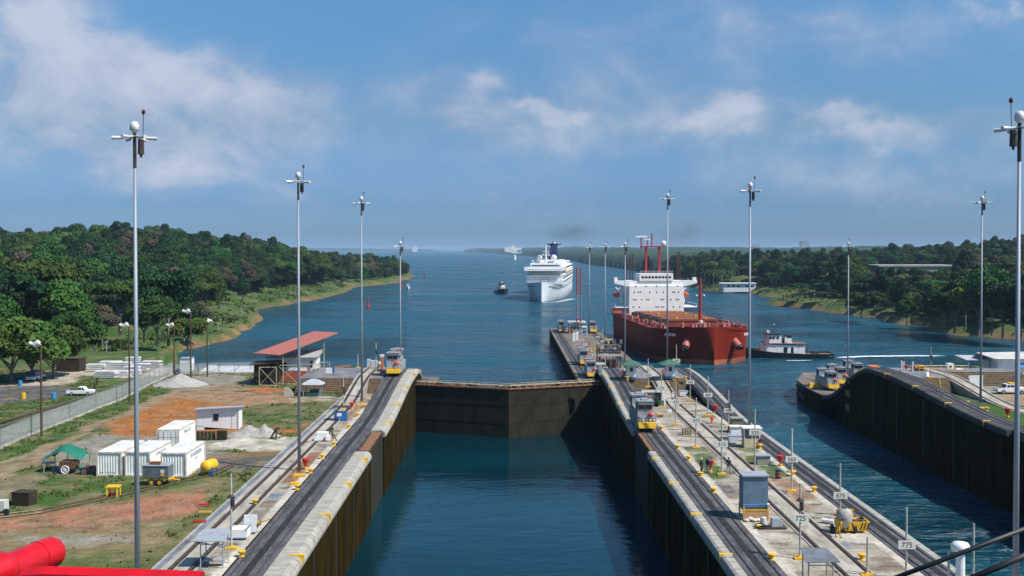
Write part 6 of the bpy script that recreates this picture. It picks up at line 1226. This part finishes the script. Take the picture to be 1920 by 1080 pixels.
lm=[leafmat('foliage_green',(.012,.038,.009),(.050,.108,.019)),leafmat('foliage_dark',(.007,.025,.009),(.030,.078,.022)),leafmat('foliage_yellow_green',(.024,.055,.010),(.075,.125,.022)),leafmat('foliage_olive_brown',(.040,.036,.022),(.10,.088,.052)),leafmat('foliage_deep',(.006,.022,.008),(.032,.075,.020))]
bark=M('tree_bark',(.13,.10,.075),.9,c2=(.26,.23,.19),ns=1)
def crown_me(name,seed,R_,zc,H,nl,nleaf,ls,mat,style='round'):
    r=np.random.default_rng(seed); L=[]
    for i in range(nl):
        a=r.random()*2*math.pi; q=math.sqrt(r.random())*.72; zz=r.random()
        if style=='flat': z=zc+H*.25*(zz-.3)+H*.15*(1-q); rad=R_*(.26+.14*r.random()); fl=.45
        elif style=='tall': z=zc+H*(zz-.5)*.85; q*=(.85-.35*abs(zz-.45)); rad=R_*(.36+.2*r.random()); fl=.95
        else: z=zc+H*.5*(zz*1.05-.45)*(1.1-q*.5)+H*.22*(1-q); rad=R_*(.26+.2*r.random()); fl=.75
        L.append((q*R_*math.cos(a)*1.02,q*R_*math.sin(a)*1.02,z,rad,fl,r.random()))
    w=np.array([l[3]**2 for l in L]); idx=r.choice(len(L),nleaf,p=w/w.sum()); A=np.array(L)[idx]
    d=r.normal(size=(nleaf,3)); d/=np.linalg.norm(d,axis=1)[:,None]; d[:,2]=np.where(d[:,2]<-.35,-d[:,2],d[:,2]); rr=A[:,3]*(.72+.36*r.random(nleaf)**.7)
    c=np.stack([A[:,0]+d[:,0]*rr,A[:,1]+d[:,1]*rr,A[:,2]+d[:,2]*rr*A[:,4]],1)
    n=d+r.normal(size=(nleaf,3))*.55; n/=np.linalg.norm(n,axis=1)[:,None]; u=np.cross(n,r.normal(size=(nleaf,3))); u/=np.linalg.norm(u,axis=1)[:,None]; v=np.cross(n,u)
    s=(ls*(.55+.9*r.random(nleaf)))[:,None]; k=.6+.5*r.random((nleaf,1))
    V=np.stack([c-u*s-v*s*k*.3,c+u*s*.2-v*s*k,c+u*s+v*s*k*.25,c-u*s*.25+v*s*k],1).reshape(-1,3)
    me=bpy.data.meshes.new(name); me.vertices.add(nleaf*4); me.vertices.foreach_set('co',V.reshape(-1)); me.loops.add(nleaf*4); me.loops.foreach_set('vertex_index',np.arange(nleaf*4)); me.polygons.add(nleaf); me.polygons.foreach_set('loop_start',np.arange(nleaf)*4); me.polygons.foreach_set('loop_total',np.full(nleaf,4)); me.update()
    cv=np.clip(A[:,5]*.55+r.random(nleaf)*.45,0,1); a=me.color_attributes.new('Col','FLOAT_COLOR','FACE' if False else 'CORNER'); cc=np.repeat(cv,4); a.data.foreach_set('color',np.stack([cc,cc,cc,np.ones_like(cc)],1).astype(np.float32).reshape(-1)); me.materials.append(mat); return me
def trunk_me(name,seed,R_,zc,th):
    r=random.Random(seed); mb=MB(); mb.cyl((0,0,-1),(0,0,zc*.55),th,th*.75,n=8)
    for i in range(7):
        a=i*.9+r.random(); q=R_*(.35+.3*r.random()); m_=(q*.45*math.cos(a),q*.45*math.sin(a),zc*.75); e=(q*math.cos(a),q*math.sin(a),zc*(.95+.2*r.random())); mb.cyl((0,0,zc*(.35+.2*r.random())),m_,th*.5,th*.35,n=6); mb.cyl(m_,e,th*.35,th*.12,n=5)
    me=bpy.data.meshes.new(name); me.from_pydata([tuple(v) for v in mb.v],[],mb.f); me.materials.append(bark); return me
#      name R zc H nl nleaf leaf mat style trunk  (about 16 m tall units)
SP=[('broad_tree',7.2,9.5,11,26,11000,.29,lm[0],'round',.35),('broad_tree',6.2,9,11,22,9500,.28,lm[1],'round',.32),('spreading_tree',8.8,10.5,7,30,10500,.29,lm[0],'flat',.4),('tall_tree',5.2,10.5,13,22,9500,.28,lm[4],'tall',.32),
    ('bush_tree',5.6,4.6,8,20,9500,.27,lm[2],'round',.25),('broad_tree',6.6,9.5,10,24,8500,.29,lm[3],'round',.3),('tall_tree',5.6,10,13,20,9500,.29,lm[1],'tall',.3),('broad_tree',7.0,8.8,10,26,10500,.29,lm[2],'round',.3),('spreading_tree',8.0,10,8,26,10000,.29,lm[4],'flat',.38)]
PR=[(s[0],crown_me('crown',100+i,*s[1:8],s[8]),trunk_me('trunk',i,s[1],s[2],s[9])) for i,s in enumerate(SP)]
crowns={}
def tree(i,x,y,z,s,label,group,rz=None,sz=None):
    nm,cm,tm=PR[i]; t=thing(nm,label,'tree',(x,y,z),random.random()*6.28 if rz is None else rz,group); t.scale=(s*random.uniform(.92,1.08),s*random.uniform(.92,1.08),s*(sz or random.uniform(.9,1.12)))
    for n,me in (('crown',cm),('trunk',tm)):
        o=bpy.data.objects.new(n,me); col.objects.link(o); o.parent=t
        if n=='crown': crowns.setdefault(i,o)
    return t
def hgt(x,y,left):
    h,_=land_h(np.array([[x]]),np.array([[y]]),left_poly if left else right_poly,LH if left else RH,left); return max(float(h[0,0]),-.3 if (left and y<238 and x>-149) else -50)
# hand-placed trees: px, base py, ground z, height m, species, label
HT=[(316,640,-3,22,1,1.0,'tallest dark dense tree on the left bank above the lamp posts'),(345,632,-3.5,17,6,1,'narrower dark tree right against the tallest one'),(295,645,-3,14,0,1,'rounder green tree in front of the tallest dark tree'),
 (352,650,-5,9,4,1,'low bright bush tree at the foot of the tallest dark tree'),(192,652,-2,11,5,1,'brownish dome-shaped tree on the grass beside the nearest mast'),(225,622,-2,18,2,1,'flat-topped umbrella tree behind the nearest mast'),
 (60,716,-.5,11.5,4,1,'yellow-green tree overhanging the blue van'),(22,722,-.5,13,4,1,'yellow-green tree at the left edge beside the car park'),(100,712,-.5,9.5,4,1,'small rounded tree over the back of the car park'),(-20,728,0,12,0,1,'green tree cut by the left edge behind the car park'),
 (60,640,-1,23,2,1,'large flat-layered tree high at the left edge'),(120,650,-1,17,0,1,'mid green tree behind the car park trees'),(10,650,0,20,8,1,'dark layered tree at the left edge'),(150,665,-1,10,4,1,'low bush tree near the dark timber box'),(135,690,0,3.2,1,1,'tiny dark shrub right of the dark timber box'),
 (455,565,-5,13,3,1,'pale-trunked slender tree standing before the left forest'),(270,636,-3,9,4,1,'low green bush tree on the left bank grass'),(375,622,-5,9,5,1,'brown-tinged low tree right of the tallest dark tree')]
for px,py,z,H,i,sz,lb in HT:
    p=G(px,py,z); top=SP[i][2]+SP[i][3]*.5; tree(i,p.x,p.y,z,H/top,lb,None)
HR=[(1640,598,-8.5,13,1,'dark rounded tree at the water edge right of the slim mast'),(1700,608,-9,9.5,0,'rounded green bush tree overhanging the right water'),(1615,592,-8,11,4,'light bush tree on the right bank'),(1790,620,-8.5,17,2,'broad green tree on the small right headland'),(1770,618,-8.5,15,0,'green tree with pale trunk on the right headland'),
 (1835,625,-8.5,20,7,'tall yellow-green tree behind the right headland'),(1880,632,-8.5,19,1,'dark tree at the right edge near the far mast'),(1915,636,-8.5,20,6,'dark tall tree cut by the right edge'),(1540,566,-7,13,1,'dark tree left of the right bank grass'),(1500,560,-6,11,8,'dark spreading tree behind the shore scrub'),(1745,606,-8,14,3,'slender dark tree between the two right headlands'),
 (1810,612,-7,18,1,'dark dense tree behind the headland trees'),(1860,622,-7,21,0,'tall green tree before the right edge mast')]
for px,py,z,H,i,lb in HR:
    p=G(px,py,z); top=SP[i][2]+SP[i][3]*.5; tree(i,p.x,p.y,z,H/top,lb,None)
# palms
pm=leafmat('palm_fronds',(.015,.045,.010),(.05,.10,.02))
def palm_me(seed):
    r=random.Random(seed); mb=MB(); 
    for k in range(22):
        a=k*2.4+r.random()*.4; e=.9-1.5*(k/22); L_=3.2+r.random(); pr=None
        for i in range(6):
            t_=i/5; x=math.cos(a)*L_*t_; y=math.sin(a)*L_*t_; z=L_*(e*t_-.75*t_*t_)+9.6; w=.55*(1-t_*.7); nx,ny=-math.sin(a)*w,math.cos(a)*w
            cur=[(x-nx,y-ny,z-.25*w),(x,y,z),(x+nx,y+ny,z-.25*w)]
            if pr: mb.add(pr+cur,[(0,1,4,3),(1,2,5,4)])
            pr=cur
    me=bpy.data.meshes.new('crown'); me.from_pydata([tuple(v) for v in mb.v],[],mb.f); me.materials.append(pm); cc=np.random.default_rng(seed).random(len(me.loops)); at=me.color_attributes.new('Col','FLOAT_COLOR','CORNER'); at.data.foreach_set('color',np.stack([cc,cc,cc,np.ones_like(cc)],1).astype(np.float32).reshape(-1)); return me
pcm=[palm_me(1),palm_me(2)]; mb=MB(); mb.cyl((0,0,-1),(.2,0,5),.22,.17,n=7); mb.cyl((.2,0,5),(0,0,9.7),.17,.13,n=7); ptm=bpy.data.meshes.new('trunk'); ptm.from_pydata([tuple(v) for v in mb.v],[],mb.f); ptm.materials.append(bark)
for k,(px,y,z) in enumerate([(1322,812,-7),(1330,820,-7),(1338,808,-7),(1346,826,-7),(1352,815,-7),(1368,822,-7),(1378,835,-7),(1590,700,-5),(1610,690,-5),(1632,710,-5),(1570,720,-5),(1455,800,-6),(1470,790,-6)]):
    t=thing('palm_tree','one of the slender palms standing above the scrub of the right shore','tree',(D(px,500,y).x,y,z),random.random()*6,'palms of the right shore',random.uniform(1.1,1.5))
    for n,me in (('crown',pcm[k%2]),('trunk',ptm)): o=bpy.data.objects.new(n,me); col.objects.link(o); o.parent=t
# forest positions
def scatter(left,x0,x1,y0,y1,sp,mn,keep):
    r=np.random.default_rng(3 if left else 4); out=[]
    nx=int((x1-x0)/sp); ny=int((y1-y0)/sp); X,Y=np.meshgrid(x0+(np.arange(nx)+.5)*sp,y0+(np.arange(ny)+.5)*sp); X=X+(r.random(X.shape)-.5)*sp*.9; Y=Y+(r.random(Y.shape)-.5)*sp*.9
    h,sd=land_h(X,Y,left_poly if left else right_poly,LH if left else RH,left)
    for x,y,z,s in zip(X.ravel(),Y.ravel(),h.ravel(),sd.ravel()):
        if s<mn or z<-9.5: continue
        px,py=px_of(x,y,z)
        if px<-90 or px>2010: continue
        if not keep(x,y,z,s,px,py): continue
        out.append((x,y,z,s,px,py))
    return out
nzz=lambda x,y,s,k:float(vnoise(np.array([[x+3000]]),np.array([[y+3000]]),s,k,2)[0,0])
def kl(x,y,z,s,px,py):
    if y<236: return False
    # open grass strip along the shore
    w=9+ (20 if y<520 else 10)*nzz(x,y,.02,3)
    if y<430 and px>150: return px<395 and s>34 and y>330
    if px>=395 and px<600 and y<800: return s>max(w,24) 
    return s>(w if y<900 else 7)
PL=scatter(True,-640,-60,236,1350,9.0,6,kl)
def kr(x,y,z,s,px,py):
    if y>1340: return False
    if 1310<px<1440 and y<1100: return (y>850 and (px<1365 or px>1418)) or (y>830 and px>1425) or y>1000
    if 1445<px<1640 and s<28: return False
    if 1622<px<1800 and 800<y<930: return False
    return s>7
PRt=scatter(False,50,900,380,1350,9.4,5,kr)
def species(x,y,left):
    v=nzz(x,y,.05,31); w=random.random()
    if w<.06: return 5
    if v>.62: return random.choice((7,0,4,2))
    if v<.40: return random.choice((1,3,6,8,1))
    return random.choice((0,1,2,3,6,8,0,1,7 if w>.7 else 0))
zones={True:('jungle trees of the left bank','densely packed %s of the jungle on the left bank'),False:('jungle trees of the right bank','densely packed %s of the jungle on the right bank')}
SN={0:'broad green trees',1:'dark broad trees',2:'flat-topped green trees',3:'deep green tall trees',4:'light green bushy trees',5:'brownish trees',6:'dark tall trees',7:'yellow-green trees',8:'dark flat-topped trees'}
rest=[]
for left,P_,N_ in ((True,PL,150),(False,PRt,110)):
    P_.sort(key=lambda q:q[0]**2+q[1]**2)
    for k,(x,y,z,s,px,py) in enumerate(P_):
        i=species(x,y,left); sc=random.uniform(.8,1.2)**2.2*((1.04 if y<880 else .88) if left else .95)*(.7 if s<14 else 1); 
        if i==4: sc*=.95
        if not left and 1612<px<1806 and y<930: sc=min(sc,max(.22,(24.6-44*y/F-z)/15.5))
        if k<N_: tree(i,x,y,z-.5,sc,'one of the '+zones[left][1]%SN[i],'%s, %s'%(zones[left][0],SN[i]))
        else: rest.append((x,y,z-.5-sc*1.5,sc,i))
print('TREES',len(PL),len(PRt),len(rest))
def forest(name,label,pts):
    me=bpy.data.meshes.new(name); me.from_pydata([(a,b,c) for a,b,c,_,_ in pts],[],[]); ats=me.attributes.new('scl','FLOAT_VECTOR','POINT'); ar=me.attributes.new('rot','FLOAT_VECTOR','POINT'); ai=me.attributes.new('idx','INT','POINT')
    ats,ar,ai=(me.attributes[n] for n in ('scl','rot','idx'))
    for k,q in enumerate(pts): ats.data[k].vector=(q[3]*random.uniform(.9,1.15),q[3]*random.uniform(.9,1.15),q[3]*random.uniform(.9,1.25)); ar.data[k].vector=(0,0,random.random()*6.28); ai.data[k].value=q[4]
    o=bpy.data.objects.new(name,me); col.objects.link(o); props(o,label,'forest',None,'stuff')
    ng=bpy.data.node_groups.new('forest_scatter','GeometryNodeTree'); ng.interface.new_socket('Geometry',in_out='INPUT',socket_type='NodeSocketGeometry'); ng.interface.new_socket('Geometry',in_out='OUTPUT',socket_type='NodeSocketGeometry')
    N=ng.nodes.new; L=ng.links.new; gi=N('NodeGroupInput'); go=N('NodeGroupOutput'); last=gi.outputs[0]; J=N('GeometryNodeJoinGeometry')
    for i in sorted(crowns,reverse=False):
        oi=N('GeometryNodeObjectInfo'); oi.inputs['Object'].default_value=crowns[i]; oi.inputs['As Instance'].default_value=False; oi.transform_space='ORIGINAL'
        na=N('GeometryNodeInputNamedAttribute'); na.data_type='INT'; na.inputs['Name'].default_value='idx'; cp=N('FunctionNodeCompare'); cp.data_type='INT'; cp.operation='EQUAL'; L(na.outputs['Attribute'],cp.inputs['A'] if False else [s for s in cp.inputs if s.name=='A' and s.type=='INT'][0]); [s for s in cp.inputs if s.name=='B' and s.type=='INT'][0].default_value=i
        ip=N('GeometryNodeInstanceOnPoints'); L(gi.outputs[0],ip.inputs['Points']); L(cp.outputs[0],ip.inputs['Selection']); L(oi.outputs['Geometry'],ip.inputs['Instance'])
        nr=N('GeometryNodeInputNamedAttribute'); nr.data_type='FLOAT_VECTOR'; nr.inputs['Name'].default_value='rot'; ns=N('GeometryNodeInputNamedAttribute'); ns.data_type='FLOAT_VECTOR'; ns.inputs['Name'].default_value='scl'
        e=N('FunctionNodeEulerToRotation'); L(nr.outputs['Attribute'],e.inputs[0]); L(e.outputs[0],ip.inputs['Rotation']); L(ns.outputs['Attribute'],ip.inputs['Scale']); L(ip.outputs[0],J.inputs[0])
    L(J.outputs[0],go.inputs[0]); md=o.modifiers.new('scatter','NODES'); md.node_group=ng
forest('jungle_forest','dense dark green jungle behind the first trees on both banks',rest)
# low scrub on the shores and tufts in the yard
def tufts(name,label,pts,mat,seed=1):
    r=np.random.default_rng(seed); P_=np.array([(p[0],p[1],p[2]) for p in pts]); H_=np.array([p[3] for p in pts]); n=6; V=[];
    for k in range(n):
        a=r.random(len(P_))*6.28; t=r.random(len(P_))*6.28; w=H_*(.25+.3*r.random(len(P_))); l=H_*(.5+.6*r.random(len(P_)))
        b=P_+np.stack([np.cos(t)*H_*.5,np.sin(t)*H_*.5,0*H_-.03],1); d=np.stack([np.cos(a)*w,np.sin(a)*w,0*w],1); tip=b+np.stack([np.cos(t)*H_*.3,np.sin(t)*H_*.3,l],1)
        V.append(np.stack([b-d,b+d,tip+d*.5,tip-d*.4],1))
    V=np.concatenate(V).reshape(-1,3); m=len(V)//4; me=bpy.data.meshes.new(name); me.vertices.add(m*4); me.vertices.foreach_set('co',V.reshape(-1)); me.loops.add(m*4); me.loops.foreach_set('vertex_index',np.arange(m*4)); me.polygons.add(m); me.polygons.foreach_set('loop_start',np.arange(m)*4); me.polygons.foreach_set('loop_total',np.full(m,4)); me.update()
    cc=np.repeat(r.random(m),4); a=me.color_attributes.new('Col','FLOAT_COLOR','CORNER'); a.data.foreach_set('color',np.stack([cc,cc,cc,np.ones_like(cc)],1).astype(np.float32).reshape(-1)); me.materials.append(mat); o=bpy.data.objects.new(name,me); col.objects.link(o); props(o,label,'grass',None,'stuff')
r_=np.random.default_rng(8); pts=[]
X_=r_.uniform(-150,-27.6,42000); Y_=r_.uniform(58,206,42000); C_c=yf(X_[None,:],Y_[None,:])[0]; nn_=vnoise(X_,Y_,.3,61)
for x,y,c,n_ in zip(X_,Y_,C_c,nn_):
    if c[1]>c[0]*1.02 and n_>.42: pts.append((x,y,(.0),random.uniform(.08,.28)))
tufts('yard_grass','short rough grass growing in patches over the yard',pts,leafmat('grass_blades',(.035,.060,.012),(.10,.13,.035)),2)
pts=[]
for x,y,c in zip(X_,Y_,C_c):
    if c[0]>c[1]*1.12 and random.random()<.12: pts.append((x,y,0,random.uniform(.06,.2)))
tufts('yard_stones','stones, chips and litter strewn over the bare soil of the yard',pts,M('stone_chips',(.36,.33,.29),.9,c2=(.15,.12,.1),ns=1),5)
pts=[]
for left,n_,bx in ((True,26000,(-420,-60,236,900)),(False,16000,(120,520,300,900))):
    X_=r_.uniform(bx[0],bx[1],n_); Y_=r_.uniform(bx[2],bx[3],n_); h_,sd_=land_h(X_,Y_,left_poly if left else right_poly,LH if left else RH,left); nn_=vnoise(X_,Y_,.05,66)
    for x,y,z,s_,q in zip(X_,Y_,h_,sd_,nn_):
        if 1.5<s_<60 and z>-9.6 and q>.40: pts.append((x,y,z,random.uniform(.35,1.1)*(1.9 if q>.58 and s_>6 else 1)))
tufts('shore_scrub','rough tall grass and scrub along both shores',pts,leafmat('scrub_blades',(.025,.055,.012),(.085,.125,.035)),3)
# ---------------- far land (beyond 1.3 km) ----------------
def far_land():
    nu,nd=430,110; pxs=np.linspace(800,2020,nu); ds=1250*(11500/1250)**(np.linspace(0,1,nd)); PX,DD=np.meshgrid(pxs,ds); X=(PX-948)/F*DD; Y=DD
    sd=sdist(X,Y,right_poly); n=vnoise(X,Y,1/22.,51,3); n2=vnoise(X,Y,1/260.,52,3); n3=vnoise(X,Y,1/1200.,53,2)
    Z=np.where(sd>4,-8+ 15*smn(sd/25)+n*9+ (n2-.35)*34*smn(sd/150)+ (n3-.35)*24*smn(sd/500)+ np.clip((DD-3000)/8000,0,1)*12,-13)
    me=bpy.data.meshes.new('far_forest'); nv_=nu*nd; me.vertices.add(nv_); me.vertices.foreach_set('co',np.stack([X,Y,Z],-1).reshape(-1)); I=np.arange(nv_).reshape(nd,nu); q=np.stack([I[:-1,:-1],I[:-1,1:],I[1:,1:],I[1:,:-1]],-1).reshape(-1,4); nf=len(q)
    me.loops.add(nf*4); me.loops.foreach_set('vertex_index',q.reshape(-1)); me.polygons.add(nf); me.polygons.foreach_set('loop_start',np.arange(nf)*4); me.polygons.foreach_set('loop_total',np.full(nf,4)); me.update()
    me.materials.append(M('far_canopy',(.022,.055,.018),.9,c2=(.010,.028,.012),ns=.03,c3=(.10,.09,.05),ns3=.004,lo3=.6,hi3=.7,bump=.25,bs=.12,world=True)); o=bpy.data.objects.new('far_forest',me); col.objects.link(o); props(o,'distant low wooded shore fading into haze','forest',None,'stuff')
far_land()
# left horizon strip
mb=MB(); mb.loft([[(-3600,13500,SEA-1),(-900,13500,SEA-1),(-900,14500,SEA-1),(-3600,14500,SEA-1)],[(-3300,13600,50),(-1100,13600,20),(-1100,14300,20),(-3300,14300,55)]]); o=mb.build('far_headland',M('far_canopy',(0,0,0)),kind='structure')
# buildings on the right bank
p=D(1390,548,790); t=thing('shore_building','low white flat-roofed building among trees on the right shore','building',(p.x,800,-7)); mb=MB(); mb.box((0,0,.3),(26,9,6.6)); mb.build('wall',white,t); mb=MB(); mb.box((-1,-.3,3.9),(29,10.5,.6)); mb.build('roof',white_clean,t); mb=MB()
for x in (-9,-5,-1,6,9): mb.box((x,-4.55,1.6),(2,.1,1.6))
mb.build('window',glass,t)
t=thing('long_warehouse','very long pale flat warehouse roof above the right bank trees','building',(D(1715,505,900).x,900,-2)); mb=MB(); mb.box((0,10,5),(72,40,12)); mb.build('wall',M('dusty_wall',(.30,.29,.26),.8,c2=(.2,.2,.18),ns=.1),t); mb=MB(); mb.box((0,10,11.5),(74,42,1.2)); mb.build('roof',M('bleached_roof',(.40,.39,.36),.8,c2=(.28,.28,.26),ns=.1),t)
t=thing('white_settlement','white buildings on the far shore left of the cruise ship','building',(D(963,470,3600).x,3600,8)); mb=MB()
for i in range(9): mb.box((random.uniform(-26,26),random.uniform(-20,20),14+random.uniform(-3,5)),(random.uniform(8,18),10,random.uniform(8,16)))
mb.box((-2,0,16),(9,7,28)); mb.box((0,0,8),(56,12,14)); mb.build('wall',white_clean,t)
t=thing('white_beacon','small white beacon tower at the far waterline','beacon',(D(965,482,3300).x,3300,SEA)); mb=MB(); mb.cyl((0,0,0),(0,0,14),5.5,4,n=10); mb.build('tower',white_clean,t); mb=MB(); mb.cyl((0,0,14),(0,0,17),2.5,1); mb.build('lantern',white_clean,t)
for i,(px,y,w,h) in enumerate([(1508,9000,75,95),(1418,9500,60,70),(1652,9500,80,62),(1705,9500,90,72),(1040,9000,60,50)]):
    t=thing('tower_block','hazy grey tower block on the skyline, %s from the left'%['third','second','fourth','fifth','first'][i],'building',(D(px,460,y).x,y,0),0,'distant tower blocks'); mb=MB(); mb.box((0,0,h/2),(w,40,h)); mb.box((w*.2,0,h+4),(w*.4,20,8)); mb.build('wall',M('far_grey_wall',(.25,.25,.26),.8),t)
for i,(px,y,ph) in enumerate([(1272,560,465),(1184,560,470),(1173,700,470),(1253,560,478)]):
    lattice('dark red lattice derrick behind the red ship, %s from the left'%['fourth','second','first','third'][i],D(px,500,y).x,y,-6,(24.6-(ph-467)*y/F)+6,.75,[(0,.97,M('derrick_red',(.16,.05,.045),.7))])
lattice('pale lattice pylon right of the wheelhouse of the red ship',D(1283,500,520).x,520,-6,17,2.0,[(0,.97,galv)])
# small marker posts on the left shore grass
k=0
for (px,py,z,h) in [(138,640,-1,2.6),(122,622,-1,3),(178,672,-2,2.2),(200,655,-2,2),(305,640,-5,3),(345,636,-6,2.4),(386,624,-6,3.2),(410,617,-7,2.6),(414,612,-7,2.8),(435,593,-7,2.4),(453,592,-7,4),(420,553,-7,6),(425,548,-7,7),(1513,562,-8,5),(1527,566,-8,5),(1590,575,-8,5),(1612,577,-8,5)]:
    p=G(px,py,z); t=thing('marker_post','slim pale marker post on the shore grass, number %d counted from the car park side'%(k+1),'post',p,0,'pale marker posts'); k+=1; mb=MB(); mb.cyl((0,0,-.5),(0,0,h),.12,n=5); mb.box((0,-.1,h),(.9,.1,.35)); mb.build('post',polem,t)
# ---------------- haze ----------------
HAZE=True
if HAZE:
    mb=MB(); mb.box((0,7000,25),(34000,26000,2*(25+14.5))); o=mb.build('haze',[]); 
    m=bpy.data.materials.new('haze_air'); m.use_nodes=True; nt=m.node_tree; nt.nodes.clear(); out=nt.nodes.new('ShaderNodeOutputMaterial'); v=nt.nodes.new('ShaderNodeVolumePrincipled'); v.inputs['Color'].default_value=(.50,.74,1,1); v.inputs['Density'].default_value=.00006; v.inputs['Anisotropy'].default_value=.0
    nt.links.new(v.outputs[0],out.inputs['Volume']); o.data.materials.clear(); o.data.materials.append(m); props(o,'pale blue humid air over the whole channel','haze',None,'stuff')
